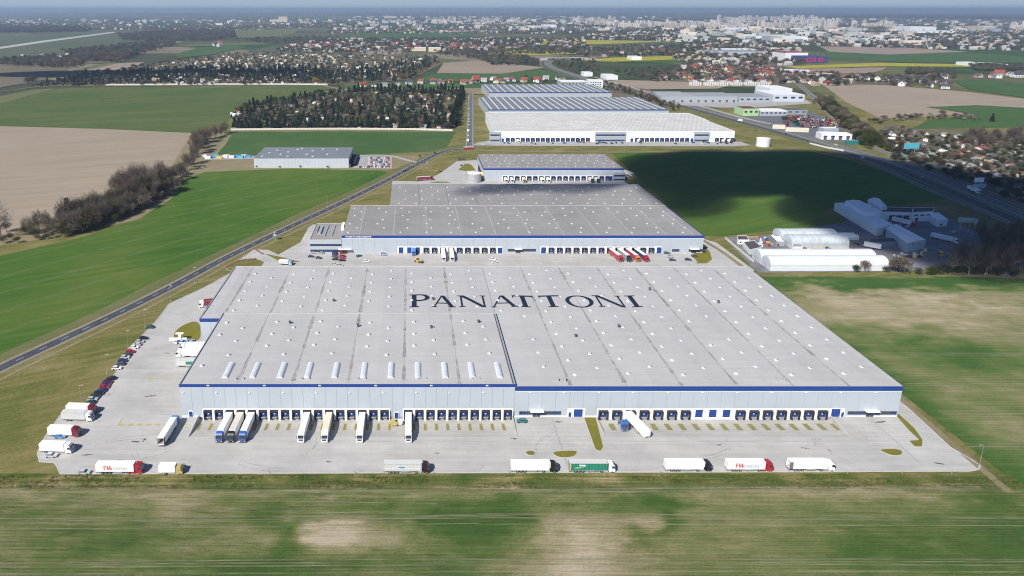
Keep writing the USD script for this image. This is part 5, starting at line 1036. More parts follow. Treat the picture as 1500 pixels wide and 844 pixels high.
shed("open_store", "low blue-grey open store beside the pale gabled workshop", [(1272, 362), (1312, 361), (1312, 355), (1272, 356)], 3.2, M("store_wall", (.20, .27, .36), .7, .1), FR)
shed("yard_cabin", "white cabin with dark flat roof, upper of two by the field track", [(1080, 358), (1097, 358), (1093, 352), (1079, 352)], 3.2, WHITE, FR, wins=[(0, .2, 1.2, 1, 2, GLASS)])
shed("yard_cabin", "white cabin with dark flat roof, lower of two by the field track", [(1097, 373), (1115, 369), (1104, 359), (1088, 361)], 3.2, WHITE, FR, wins=[(0, .3, 1.2, 1, 2, GLASS)])
shed("yard_cabin", "small white cabin with grey roof between the two tunnel halls", [(1160, 369), (1175, 369), (1174, 363), (1160, 363)], 3.4, WHITE, GREYM, wins=[(0, .4, 2.6, .9, 2.1, GLASS)])
shed("lean_roof", "tilted pale canopy among the scrap left of the tunnel halls", [(1137, 360), (1149, 361), (1142, 353), (1127, 350)], 3.0, GREYM, SH)
rj = random.Random(21)
JC = ["blue", "light blue", "grey", "white", "beige", "dark grey", "pale blue", "brown", "yellow", "red"]
for i in range(58):
    if i < 26: px, py = rj.uniform(1098, 1140), rj.uniform(349, 364)
    elif i < 46: px, py = rj.uniform(1168, 1250), rj.uniform(365.5, 369.5)
    else: px, py = rj.uniform(1310, 1355), rj.uniform(367, 377)
    x, y = P(px, py); c = rj.choice(JC if i < 26 else ["beige", "brown", "beige", "maroon", "pale grey", "yellow"]); w, d, h = rj.uniform(1, 3.2), rj.uniform(.8, 2), rj.uniform(.7, 2.2)
    if 26 <= i < 46 and i % 2: nm_, ct = "pallet_stack", "pallets"
    else: nm_, ct = "goods_crate", "crate"
    where = "the scrap yard left of the tunnel halls" if i < 26 else ("the strip between the tunnel halls" if i < 46 else "the corner by the gabled workshop")
    t = thing(nm_, f"{c} {'stack of pallets' if ct == 'pallets' else 'crate of goods'} lying in {where}", ct, (x, y, .06), rj.uniform(0, 90), f"goods in {where}, {c} {ct}")
    n = max(2, int(h / .35))
    for k in range(n): part(MB().box(-w / 2 + rj.uniform(-.06, .06), w / 2, -d / 2, d / 2 + rj.uniform(-.06, .06), h * k / n + .02, h * (k + 1) / n - .03), "layer", paint(c, False) if c in COL else WOOD, t)
x, y = P(1090, 348.5)
for i in range(6): x, y = P(1083 + i * 6, 349); t = thing("straw_bale", f"pale straw bale in the line behind the scrap yard, {nth(i)} from the left", "bale", (x, y, .06), 4, "straw bales"); part(MB().box(-1.1, 1.1, -.6, .6, 0, 1.3), "bale", WOOD, t); part(MB().box(-.6, -.5, -.62, .62, -.01, 1.32).box(.5, .6, -.62, .62, -.01, 1.32), "twine", GREYD, t)
for lab, px, py, rz, tc, cc, k in (("white semi trailer with red cab by the white garage block", 1312, 327, -62, "white", "red", "box"), ("white trailer standing in the middle of the shaded haulage yard", 1369, 351, -55, "white", "white", "box"), ("dark red container truck with white cab at the edge of the birch wood", 1445, 380, 180, "dark red", "white", "curtain")):
    x, y = P(px, py); semi(lab, x, y + 4, rz, tc, cc, k)
x, y = P(1265, 362); semi("low white trailer parked right of the shorter tunnel hall", x, y, -40, "white", "white", "box", tractor=False, L=10)
x, y = P(1377, 376); semi("yellow tractor unit with long dark flatbed in the haulage yard", x + 6, y, 180, "dark grey", "yellow", only=True)
x, y = P(1420, 388); semi("dark blue tractor unit with white front near the birch wood", x, y, 0, "white", "dark blue", only=True)
x, y = P(1464, 352); semi("white trailer printed with grey letters standing among the birches", x, y, -3, "white", "white", "box", tractor=False, L=11)
for i, (px, py, c) in enumerate(((1330, 333, "white"), (1318, 331, "silver"), (1366, 338, "pale blue"), (1255, 358, "dark grey"), (1268, 357, "dark blue"), (1330, 377, "dark blue"), (1345, 377, "maroon"), (1398, 341, "white"))):
    x, y = P(px, py); car(c, x, y, 30 + i * 25, f"{c} car in the shaded haulage yard, {nth(i)} of those listed from the back", "cars in the haulage yard")

# fences and posts
FW_ = M("fence_wire", (.17, .18, .165), .6, .1, .5, metal=.2)
def wire_fence(name, label, pts, h=1.8, step=3.0, wires=(.3, .9, 1.5), mat=FW_, r=.03):
    ln = LineString(pts); t = thing(name, label, "fence", (0, 0, 0)); n = int(ln.length / step)
    ps = [ln.interpolate(ln.length * i / n) for i in range(n + 1)]
    for p in ps[:290]: part(MB().cyl((p.x, p.y, -.1), (p.x, p.y, h), r * 1.5, 5), "fence_post", mat, t)
    mb = MB()
    for a, b in zip(ps[:-1], ps[1:]):
        for z in wires: mb.cyl((a.x, a.y, z), (b.x, b.y, z), r * .55, 3, caps=False)
    part(mb, "fence_wire", mat, t)
a, b, c = P(395, 713), P(1440, 715.5), P(1478, 722)
wire_fence("wire_fence", "long wire fence between the front field and the grass bank of the yard", [(-140, a[1] - .6), (c[0] - 1, a[1] - .9)])
wire_fence("wire_fence", "wire fence running up the right side of the large warehouse", [P(1474, 716), P(1445, 690), P(1330, 592), P(1190, 466), P(1113, 404)], step=4)
CWAL = M("concrete_fence_panel", (.62, .60, .55), .8, .08, .3)
def panel_fence(name, label, pts, h, step, mat=CWAL):
    ln = LineString(pts); t = thing(name, label, "fence", (0, 0, 0)); n = min(150, int(ln.length / step))
    for i in range(n):
        p, q = ln.interpolate(ln.length * i / n), ln.interpolate(ln.length * (i + .97) / n); d = np.array([q.x - p.x, q.y - p.y]); nn = np.array([-d[1], d[0]]) / np.linalg.norm(d) * .08
        part(MB().prism([(p.x - nn[0], p.y - nn[1]), (q.x - nn[0], q.y - nn[1]), (q.x + nn[0], q.y + nn[1]), (p.x + nn[0], p.y + nn[1])], 0, h, "z"), "fence_panel", mat, t)
    return t
panel_fence("concrete_fence", "long pale concrete fence along the near edge of the conifer garden block", PP([(338, 191), (420, 190.3), (500, 190), (600, 190.4), (663, 192)]), 2.6, 5)
panel_fence("concrete_fence", "pale concrete fence in front of the far garden settlement", PP([(155, 125.2), (300, 124.5), (400, 124.3), (480, 124.8)]), 3.2, 8)
panel_fence("noise_barrier", "grey-green noise barrier along the motorway below the gardens", PP([(1310, 226), (1345, 237), (1390, 252), (1440, 272), (1520, 302)]), 3.6, 4, M("barrier_panel", (.20, .26, .27), .6, .1))
panel_fence("site_fence", "pale board fence left of the scrap yard along the field track", PP([(1062, 350), (1080, 365), (1104, 385)]), 1.7, 2.5, CWAL)
panel_fence("white_wall", "pale low wall at the bend of the lane beside the motorway", PP([(1186, 211), (1210, 217), (1236, 222)]), 2.0, 4, CWAL)
def lamp(label, x, y, h, group, rz=0, head=1.2):
    if "lamp" not in CARP:
        p = proto("street_lamp"); part(MB().cyl((0, 0, 0), (0, 0, 9), .07, 6, .045), "mast", GREYM, p); part(MB().box(-.25, .25, -.25, .25, -.05, .35), "foot", KERB, p); part(MB().cyl((0, 0, 8.9), (1.2, 0, 9.15), .05, 5), "arm", GALV, p); part(MB().box(1.0, 1.7, -.14, .14, 9.08, 9.22), "lamp_head", GALV, p); CARP["lamp"] = p
    return copy(CARP["lamp"], "street_lamp", label, "street lamp", (x, y, 0), rz, group, (1, 1, h / 9))
for k, (px, py) in enumerate(((250, 441), (213, 478.5), (188, 510), (157, 547), (120, 594), (285, 414))): x, y = P(px, py); lamp(f"tall lamp post on the left verge, {nth((k + 1) % 6)} from the far end", x, y, 9.5, "lamp posts on the left verge", 0)
x, y = P(1434, 684); lamp("tall lamp post at the lower right corner of the yard", x, y, 9, None, 180)
for k in range(10):
    px = 713 + 25.2 * k; x, y = P(px, 221); lamp(f"lamp post along the straight path before the white hall, {nth(k)} from the left", x, y, 4.0, "lamp posts along the path")
for k, (px, py) in enumerate(((404, 352), (480, 303), (548, 266), (620, 259), (357, 375), (757, 306))): 
    if k < 5: x, y = P(px, py); lamp(f"lamp post beside the country road, {nth(k)} of those listed towards the camera", x, y, 9, "lamp posts beside the country road", 140)
for k, px in enumerate((395, 520, 635, 745, 862, 966, 1093, 1240, 1320, 1392)):
    x, y = P(px, 693); t = thing("bollard", f"short steel bollard on the front yard kerb, {nth(k)} from the left", "bollard", (x, y - .6, 0), 0, "bollards on the front kerb"); part(MB().cyl((0, 0, 0), (0, 0, 1.1), .09, 8), "post", GALV, t); part(MB().cyl((0, 0, 1.1), (0, 0, 1.2), .12, 8), "cap", GREYD, t)
x, y = P(264, 499); t = thing("sign_wall", "white T-shaped sign wall beside the four cars at the left side wall", "sign wall", (x, y, .06)); part(MB().box(-5.5, 3.5, -.2, .2, 0, 1.5), "low_wall", WHITE, t); part(MB().box(-.7, .7, -.5, .5, 0, 3.8), "pylon", WHITE, t); part(MB().box(-2.0, 2.0, -.8, .8, 3.8, 4.1), "pylon_cap", WHITE, t)
# billboards
def billboard(label, px, py, w, h, z0, rz, col, back=None, stripe=None):
    x, y = P(px, py); t = thing("billboard", label, "billboard", (x, y, 0), rz); part(MB().box(-w / 2, w / 2, -.12, .12, z0, z0 + h), "board", paint(col, False), t); part(MB().box(-w / 2 - .15, w / 2 + .15, -.05, .16, z0 - .15, z0 + h + .15), "board_frame", GREYM, t)
    part(MB().cyl((-w * .25, .3, 0), (-w * .25, .3, z0 + h), .22, 7).cyl((w * .25, .3, 0), (w * .25, .3, z0 + h), .22, 7), "legs", GALV, t)
    if stripe: part(MB().box(-w / 2 + .3, w / 2 - .3, -.15, -.125, z0 + .5, z0 + h * .4), "printed_stripe", paint(stripe, False), t)
COL["cyan"] = (.08, .42, .52); COL["pale cyan"] = (.30, .44, .47)
billboard("bright cyan billboard on a pole above the noise barrier", 1333, 228, 19, 6.5, 8, 8, "cyan"); billboard("white billboard with grey-green lower board beside the slip road", 1431, 280, 9.5, 4.2, 8.5, 5, "white"); billboard("pale green low board under the white one beside the slip road", 1433, 281, 13, 4, 3.5, 5, "pale cyan")
billboard("grey billboard of the V-shaped pair behind the birches, left board", 1411, 345, 11, 3.6, 10, -8, "pale grey"); billboard("white billboard of the V-shaped pair behind the birches, right board", 1425, 347, 8, 3.6, 9.4, 38, "white")
# transformer mast at the junction
x, y = P(403, 352); t = thing("equipment_mast", "small lattice mast with boxes at the road junction left of the offices", "mast", (x, y, 0))
for sx in (-1, 1):
    for sy in (-1, 1): part(MB().cyl((sx * .8, sy * .8, 0), (sx * .3, sy * .3, 7), .07, 4), "leg", GALV, t)
part(MB().box(-1.2, 1.2, -.6, .6, 3.2, 4.6), "equipment_box", paint("pale blue"), t); part(MB().box(-.5, .5, -.4, .4, 5.4, 6.4), "equipment_box", GALV, t)
# barn storage goods
for i in range(12):
    x, y = P(298 + i * 6 + rj.uniform(-2, 2), 231 + rj.uniform(-1.5, 1.5)); c = rj.choice(["cyan", "white", "white", "pale grey", "yellow", "light blue"]); t = thing("storage_container", f"{c} storage container in the yard left of the grey storage hall", "container", (x, y, .06), rj.uniform(-10, 10), f"{c} containers left of the storage hall")
    part(MB().box(-3, 3, -1.2, 1.2, .1, 2.5), "container_body", paint(c, False), t); part(MB().box(3.0, 3.06, -1.1, 1.1, .2, 2.4), "container_door", GREYM, t); part(MB().box(-3.05, 3.05, -1.25, 1.25, 2.5, 2.6), "container_roof", paint(c, False), t)
# ------------------------------------------------------------------ trees and bushes
BARK = M("bark_grey", (.10, .085, .07), .9, .2, 1.0)
BIRCHB = M("bark_birch", (.38, .36, .33), .9, .2, 1.0)
TWIG = leaf_mat("twigs_grey_brown", (.245, .198, .150), .25, .15); TWIGG = leaf_mat("twigs_budding_olive", (.165, .150, .075), .25, .2); TWIGD = leaf_mat("twigs_dark", (.185, .152, .118), .2, .15)
NEEDLE = leaf_mat("needles_dark", (.048, .078, .040), .35, .1); NEEDLB = leaf_mat("needles_blue_green", (.060, .090, .068), .3, .1); LEAFG = leaf_mat("leaves_fresh", (.085, .115, .030), .3, .3); LEAFO = leaf_mat("leaves_olive", (.105, .098, .045), .3, .25); FORS = leaf_mat("flowers_yellow", (.42, .31, .035), .2, .3); BLOS = leaf_mat("blossom_white", (.46, .44, .38), .25, .3); RUST = leaf_mat("leaves_rust", (.20, .105, .045), .25, .2)
def slivers(n, fn, rng, w, l):
    """n slim triangles around the points and directions of fn"""
    p, d = fn(n, rng); d = d / np.linalg.norm(d, axis=1, keepdims=True); s = np.cross(d, rng.normal(size=(n, 3))); s /= np.linalg.norm(s, axis=1, keepdims=True)
    L = rng.uniform(l * .6, l * 1.3, (n, 1)); Wd = rng.uniform(w * .6, w * 1.3, (n, 1))
    v = np.stack([p - s * Wd / 2 - d * L / 2, p + s * Wd / 2 - d * L / 2, p + d * L / 2], 1).reshape(-1, 3)
    return v, np.arange(3 * n).reshape(-1, 3)
def ellip(c, r, up=.5, shell=.35):
    def f(n, rng):
        u = rng.normal(size=(n, 3)); u /= np.linalg.norm(u, axis=1, keepdims=True); rr = (shell + (1 - shell) * rng.random((n, 1)) ** .5)
        lump = 1 + .22 * np.sin(3 * np.arctan2(u[:, 1:2], u[:, :1]) + 5 * u[:, 2:]) + .12 * np.sin(7 * u[:, :1] + 4 * u[:, 1:2])
        return np.array(c) + u * rr * lump * np.array(r), u + np.array([0, 0, up]) + rng.normal(size=(n, 3)) * .5
    return f
def branches(mb, rng, p, d, L, r, depth, tips):
    q = p + d * L; mb.cyl(p, q, r, 4 if depth < 3 else 5, r * .62, caps=False)
    if depth == 0: tips.append(q); return
    for k in range(rng.integers(2, 4)):
        e = d + rng.normal(size=3) * .55; e[2] = abs(e[2]) * .7 + .28; e /= np.linalg.norm(e); branches(mb, rng, q, e, L * rng.uniform(.6, .85), r * .6, depth - 1, tips)
def bare_tree(name, seed, h, wide, mat, n=1700, bark=None, depth=3):
    p = proto(name); rng = np.random.default_rng(seed); mb, tips = MB(), []
    branches(mb, rng, np.array([0, 0, -.1]), np.array([rng.normal() * .05, rng.normal() * .05, 1.0]), h * .26, h * .018, depth, tips); part(mb, "trunk", bark or BARK, p)
    c = MB(); c.add(*slivers(n, ellip((0, 0, h * .60), (h * wide, h * wide, h * .40), .8), rng, h * .009, h * .11))
    T = np.array(tips)
    def around(m, g): return T[g.integers(0, len(T), m)] + g.normal(size=(m, 3)) * h * .05, g.normal(size=(m, 3)) + np.array([0, 0, .6])
    c.add(*slivers(n // 2, around, rng, h * .008, h * .09)); part(c, "crown", mat, p); return p
def conifer(name, seed, h, rmax, mat, n=1100):
    p = proto(name); rng = np.random.default_rng(seed); part(MB().cyl((0, 0, -.1), (0, 0, h * .9), h * .016, 6, .03), "trunk", BARK, p)
    def f(m, g):
        t = g.random(m) ** 1.35; a = g.random(m) * 6.283; lev = np.floor(t * 9) / 9; rr = rmax * (1 - t) ** .85 * (.72 + .28 * np.sin(a * 3 + lev * 17 + seed)) * g.uniform(.45, 1.0, m)
        return np.stack([rr * np.cos(a), rr * np.sin(a), h * (.06 + .94 * t)], 1), np.stack([np.cos(a), np.sin(a), np.full(m, -.45)], 1)
    c = MB(); c.add(*slivers(n, f, rng, h * .10, h * .17)); part(c, "crown", mat, p); return p
def leafy(name, seed, h, r, mat, n=800, trunk=.3, sz=1.0):
    p = proto(name); rng = np.random.default_rng(seed); part(MB().cyl((0, 0, -.1), (0, 0, h * .55), h * .022, 6, h * .012).cyl((0, 0, h * .3), (r * .4, r * .2, h * .6), h * .012, 5, .03).cyl((0, 0, h * .3), (-r * .4, r * .1, h * .65), h * .012, 5, .03), "trunk", BARK, p); c = MB()
    for k in range(5):
        a = k * 1.256 + rng.uniform(-.4, .4); c.add(*slivers(n // 6, ellip((r * .45 * math.cos(a), r * .45 * math.sin(a), h * rng.uniform(.5, .72)), (r * .62, r * .62, h * rng.uniform(.2, .3)), 0, .6), rng, h * .06 * sz, h * .085 * sz))
    c.add(*slivers(n // 6, ellip((0, 0, h * .74), (r * .6, r * .6, h * .26), 0, .6), rng, h * .06 * sz, h * .085 * sz)); part(c, "crown", mat, p); return p
BT = [bare_tree("bare_tree_broad", 1, 18, .30, TWIG), bare_tree("bare_tree_tall", 2, 20, .21, TWIG), bare_tree("bare_tree_olive", 3, 16, .30, TWIGG), bare_tree("bare_tree_dark", 4, 18, .27, TWIGD), bare_tree("bare_tree_open", 5, 20, .34, TWIG, 420, None, 4)]
BIR = [bare_tree("birch_slim", 6, 16, .13, TWIGD, 500, BIRCHB), bare_tree("birch_slim_dense", 7, 17, .16, TWIG, 600, BIRCHB)]
CON = [conifer("conifer_slim", 1, 12, 2.9, NEEDLE), conifer("conifer_broad", 2, 11, 3.9, NEEDLE), conifer("conifer_blue", 3, 12, 3.4, NEEDLB), conifer("conifer_column", 4, 12, 2.2, NEEDLE)]
SHR = [leafy("shrub_olive", 1, 6, 3.2, LEAFO), leafy("shrub_fresh", 2, 6, 3.0, LEAFG), leafy("shrub_brown", 3, 6.5, 3.2, TWIG), leafy("shrub_dark", 4, 6, 3.0, NEEDLB), leafy("blossom_tree", 5, 5.5, 2.9, BLOS), leafy("forsythia", 6, 6, 3.0, FORS), leafy("rust_tree", 7, 7, 3.0, RUST)]
def plant(pr, name, label, cat, px, py, h, base, group, sc=None, jit=.15):
    x, y = P(px, py); s = h / base * rnd.uniform(1 - jit, 1 + jit); w = s * rnd.uniform(.88, 1.15) * (1.28 if name == "conifer_tree" and "garden block" in label else 1)
    return copy(pr, name, label, cat, (x, y, 0), rnd.uniform(0, 360), group, (w, w, s))
BH = {0: 18, 1: 20, 2: 16, 3: 18, 4: 20}
def inst(name, protos, pts, label, cat, rng, smin, smax, z=0.0, rot=True, sx=None):
    """past the limit for single copies: many alike as one object"""
    pi = UsdGeom.PointInstancer.Define(stage, newpath("/World", name)); tag(pi, label, cat, None, "stuff"); base = pth(pi.GetPrim()); tg = []
    for i, (nm, mesh, mat) in enumerate(protos):
        q = usdkit.mesh(stage, f"{base}/{nm}", mesh, mat); tg.append(q.GetPath())
    n = len(pts); pi.CreatePrototypesRel().SetTargets(tg); pi.CreateProtoIndicesAttr(Vt.IntArray.FromNumpy(rng.integers(0, len(tg), n).astype(np.int32)))
    pos = np.array([(x, y, z) for x, y in pts], np.float32); pi.CreatePositionsAttr(Vt.Vec3fArray.FromNumpy(pos))
    s = rng.uniform(smin, smax, (n, 1)) * np.array([[1, 1, 1]]) * rng.uniform(.85, 1.15, (n, 3)); pi.CreateScalesAttr(Vt.Vec3fArray.FromNumpy(s.astype(np.float32)))
    a = rng.uniform(0, math.pi, n) if rot else np.zeros(n)
    pi.CreateOrientationsAttr(Vt.QuathArray([Gf.Quath(float(math.cos(t)), 0, 0, float(math.sin(t))) for t in a])); return pi
def sample(poly, n, rng, bias=None):
    """n points, even over the picture area of the polygon (so thinner on the ground far away)"""
    pg = Polygon(poly); x0, y0, x1, y1 = pg.bounds; out = []
    while len(out) < n:
        x, y = rng.uniform(x0, x1), rng.uniform(y0, y1)
        if pg.contains(Point(x, y)): out.append((x, y))
    return out
rg = np.random.default_rng(5)
# the belt of bare trees between the green field and the ploughed field
belt = [(2, 349, 4, 29), (42, 344, 0, 17), (58, 338, 3, 19), (70, 342, 1, 20), (52, 350, 2, 12), (84, 343, 0, 15)]
for t in np.linspace(0, 1, 30):
    for k in range(2):
        px = 96 + t * 118 + rg.uniform(-5, 5); py = 341 - t * 38 - k * 10 + rg.uniform(-3, 3) - (t > .6) * 6 * (t - .6); belt.append((px, py, int(rg.choice([0, 2, 3, 3, 0])), rg.uniform(14, 20) + 3 * k))
for px, py in ((172, 290), (182, 285), (190, 291), (198, 280), (206, 283), (213, 276), (219, 283), (226, 278), (233, 284), (240, 276), (226, 290), (214, 293), (203, 295), (236, 268), (246, 272)): belt.append((px, py, int(rg.choice([1, 1, 0, 3])), rg.uniform(23, 28)))
for px, py in ((252, 268), (258, 262), (264, 258), (268, 264), (275, 250), (281, 246), (272, 243), (285, 240)): belt.append((px, py, 3, rg.uniform(15, 20)))
for px, py in ((284, 231), (290, 226), (296, 222), (288, 219), (300, 216), (294, 211), (303, 209), (308, 205), (298, 205), (285, 214), (316, 202), (324, 199), (330, 196)): belt.append((px, py, int(rg.choice([0, 3, 1])), rg.uniform(17, 24)))
for i, (px, py, k, h) in enumerate(belt):
    lab = "single open-crowned bare tree at the left picture edge" if i == 0 else ["broad grey-brown bare tree", "tall slim grey-brown bare tree", "olive budding tree", "dark bare tree", ""][k] + " in the tree belt beside the ploughed field"
    plant(BT[k], "bare_tree", lab, "tree", px, py, h * (.9 if i else 1), BH[k], None if i == 0 else ["broad bare trees", "tall bare trees", "budding trees", "dark bare trees", ""][k] + " of the tree belt", jit=.08)
for t in np.linspace(0, 1, 34):
    px = 92 + t * 160 + rg.uniform(-4, 4); py = 346 - t * 66 + 8 * math.sin(t * 3.1) + rg.uniform(-2, 3); k = int(rg.choice([0, 2, 2])); plant(SHR[k], "bush", ["olive bush", "", "brown bush"][k] + " in the undergrowth on the field side of the tree belt", "bush", px, py, rg.uniform(6, 13), 6, ["olive", "", "brown"][k] + " undergrowth of the tree belt")
for i, (px, py, k, h) in enumerate([(5, 357, 0, 7), (15, 352, 0, 6), (38, 344, 1, 8), (26, 356, 0, 5), (98, 328, 5, 12), (222, 286, 1, 8), (55, 352, 2, 5), (68, 350, 0, 5), (292, 248, 2, 4), (300, 246, 0, 3), (10, 340, 2, 7), (78, 348, 0, 5), (232, 292, 0, 5), (258, 276, 0, 5), (208, 300, 2, 6)]):
    plant(SHR[k], "bush", ["olive bush", "fresh green bush", "brown bush", "", "", "yellow-green flowering bush"][k] + " at the foot of the tree belt", "bush", px, py, h, 6, ["olive bushes", "green bushes", "brown bushes", "", "", "yellow bushes"][k] + " at the tree belt")
plant(CON[0], "conifer_tree", "single dark conifer standing in the tree belt", "tree", 101, 325, 17, 12, None)
# the conifer gardens beyond the small field
GP = [(345, 189), (338, 171), (350, 159), (430, 143), (500, 134), (560, 132), (676, 133), (678, 160), (668, 189)]
cs = []
for t in np.linspace(0, 1, 26): cs.append((661 + 16 * t + rg.uniform(-3, 2), 188 - 54 * t, 14, 3 if rg.random() < .6 else 0))
for t in np.linspace(0, 1, 20): cs.append((667 + 11 * t + rg.uniform(-2, 2), 184 - 48 * t, 15, 0))
for px in np.arange(344, 655, 6.5):
    if rg.random() < .88: cs.append((px + rg.uniform(-3, 3), 188 + rg.uniform(-2.5, .5), rg.uniform(9, 15), int(rg.choice([0, 1, 1, 2]))))
for px in np.arange(360, 520, 8): cs.append((px + rg.uniform(-3, 3), 158 - (px - 350) * .155 + rg.uniform(0, 4), rg.uniform(8, 14), int(rg.choice([0, 1, 2]))))
for px in np.arange(520, 676, 5.5): cs.append((px, 134 + rg.uniform(0, 4), rg.uniform(11, 18), int(rg.choice([0, 3, 0, 1]))))
while len(cs) < 292:
    (p,) = sample(GP, 1, rg); cs.append((p[0], p[1], rg.uniform(7, 15), int(rg.choice([0, 1, 2, 2, 3]))))
KN = ["slim dark conifer", "broad dark conifer", "blue-green conifer", "column-shaped dark conifer"]
for px, py, h, k in cs: plant(CON[k], "conifer_tree", KN[k] + " in the garden block beyond the small green field", "tree", px, py, h, 12, KN[k] + "s of the garden block")
more = [P(*p) for p in sample(GP, 620, rg)]
FTW = leaf_mat("far_twigs_brown", (.26, .215, .165), .25, .2); FTO = leaf_mat("far_leaves_olive", (.185, .175, .085), .3, .25); FTD = leaf_mat("far_needles", (.060, .088, .056), .3, .15); FTG = leaf_mat("far_twigs_grey", (.20, .18, .15), .25, .2)
def get_mesh(pr, child):
    m = UsdGeom.Mesh(stage.GetPrimAtPath(str(pr.GetPath()) + "/" + child)); return np.array(m.GetPointsAttr().Get()), np.array(m.GetFaceVertexIndicesAttr().Get()).reshape(-1, 3)
def cr(pr, nm, mat): return (nm, get_mesh(pr, "crown"), mat)
inst("garden_conifers", [cr(CON[0], "slim_conifer", NEEDLE), cr(CON[1], "broad_conifer", NEEDLE), cr(CON[2], "blue_conifer", NEEDLB)], [P(*p) for p in sample(GP, 150, rg)], "smaller conifers standing between the tall ones of the garden block", "trees", rg, .5, 1.0)
inst("garden_round_trees", [cr(SHR[3], "dark_round_tree", FTD), cr(SHR[3], "dark_round_tree_blue", NEEDLB), cr(SHR[1], "budding_tree", FTO)], [P(*p) for p in sample(GP, 170, rg)], "round dark trees merging with the conifers of the garden block", "trees", rg, 1.1, 2.1)
inst("garden_shrubs", [cr(SHR[0], "olive_shrub", FTO), cr(SHR[2], "brown_shrub", FTW), cr(SHR[3], "dark_shrub", FTD), cr(SHR[2], "budding_shrub", TWIGG), cr(SHR[2], "grey_shrub", FTG)], more, "low shrubs and young conifers filling the garden block", "shrubs", rg, .8, 1.5)
for px, py, k in ((652, 186, 5), (370, 168, 6), (508, 158, 6), (418, 178, 0), (610, 142, 5), (671, 151, 6), (478, 165, 6), (600, 170, 1), (440, 168, 2), (545, 150, 2), (630, 160, 6), (580, 180, 2)): plant(SHR[k], "garden_tree", ["olive", "fresh green", "brown", "", "", "yellow flowering", "rust-coloured"][k] + " round tree among the dark conifers of the garden block", "tree", px, py, 9, 6, ["olive", "fresh green", "brown", "", "", "yellow flowering", "rust-coloured"][k] + " trees in the garden block")
# far garden settlement: dark conifers and bare trees in masses, seen as a few pixels each
GF = [(60, 126), (110, 112), (180, 100), (250, 90), (330, 78), (480, 76), (520, 76), (640, 84), (645, 92), (600, 117), (480, 124), (140, 126.5)]
GD = [(60, 126), (120, 113), (330, 98), (520, 103), (600, 92), (645, 88), (600, 117), (480, 122), (300, 119), (140, 126)]
fc = [cr(CON[1], "broad_conifer", FTD), cr(CON[0], "slim_conifer", NEEDLE), cr(SHR[3], "dark_tree", FTD), cr(SHR[0], "mixed_tree", FTG)]
fb = [cr(SHR[2], "brown_tree", FTW), cr(SHR[0], "olive_tree", FTO), cr(SHR[2], "grey_tree", FTG), cr(SHR[3], "dark_tree", NEEDLB)]
inst("far_conifers", fc, [P(*p) for p in sample(GD, 1150, rg)], "dark conifers massed in the far garden settlement", "trees", rg, .6, 1.6)
inst("far_dark_trees", [cr(SHR[3], "dark_round_tree", FTD), cr(SHR[2], "grey_round_tree", FTG), cr(SHR[3], "blue_round_tree", NEEDLB)], [P(*p) for p in sample(GF, 800, rg)], "round dark trees between the huts of the far garden settlement", "trees", rg, .8, 1.7)
inst("far_garden_trees", fb[:3], [P(*p) for p in sample(GF, 1200, rg)], "brown and olive trees massed in the far garden settlement", "trees", rg, .8, 1.5)
for i, (px, py, k, h) in enumerate([(525, 118, 5, 11), (560, 117, 5, 10), (588, 116, 5, 13), (598, 114, 5, 13), (607, 111, 5, 14), (625, 104, 5, 12), (612, 107, 5, 13), (462, 123, 5, 15), (480, 126, 2, 16), (488, 126, 0, 17), (495, 125, 2, 15), (42, 125, 2, 18), (48, 124, 0, 19), (460, 110, 6, 10)]): plant(SHR[k], "settlement_tree", ["olive", "", "brown", "", "", "yellow", "rust-coloured"][k] + " round tree on the edge of the far garden settlement", "tree", px, py, h, 6, ["olive", "", "brown", "", "", "yellow", "rust"][k] + " trees at the far garden settlement")
# right of the park
for i in range(105):
    px = rg.uniform(1385, 1520); py = rg.uniform(350, 405); 
    if px < 1430 and py < 385: px += 60
    k = int(rg.choice([0, 1])); plant(BIR[k], "birch_tree", ["slim dark-twigged birch", "slim brown-twigged birch"][k] + " in the shaded birch wood at the right picture edge", "tree", px, py, rg.uniform(11, 17), 16, ["dark", "brown"][k] + " birches of the right wood")
for px, py, k, h in ((1254, 399, 1, 5.5), (1266, 398, 2, 6.5), (1298, 399, 0, 4.5), (1318, 400, 2, 12), (1310, 399, 2, 8), (1363, 404, 1, 6), (1372, 402, 0, 6), (1388, 401, 3, 6), (1400, 400, 1, 7), (1412, 400, 1, 8), (1345, 402, 3, 4), (1425, 402, 3, 6), (1380, 398, 3, 5), (1440, 402, 0, 5), (1460, 404, 3, 5), (1480, 405, 3, 6)):
    plant(SHR[k], "bush", ["olive bush", "fresh green bush", "brown leafless bush", "dark bush"][k] + " on the dry strip before the haulage yard", "bush", px, py, h, 6, ["olive", "green", "brown", "dark"][k] + " bushes before the haulage yard")
for i in range(70):
    t = rg.random(); px, py = 886 + t * 104 + rg.uniform(-4, 8), 127 + t * 34 + rg.uniform(-4, 4); k = int(rg.choice([2, 0, 2])); plant(BT[k], "roadside_tree", ["broad bare tree", "", "budding olive tree"][k] + " in the row between the motorway and the striped halls", "tree", px, py, rg.uniform(8, 13), BH[k], ["bare", "", "budding"][k] + " trees along the motorway")
inst("avenue_scrub", [cr(SHR[0], "olive_scrub", FTO), cr(SHR[2], "brown_scrub", FTW), cr(SHR[1], "fresh_scrub", LEAFG)], [P(*p) for p in sample([(1192, 148), (1215, 150), (1285, 212), (1262, 214), (1222, 172)], 150, rg)], "thicket of budding scrub along the avenue", "scrub", rg, .9, 2.2)
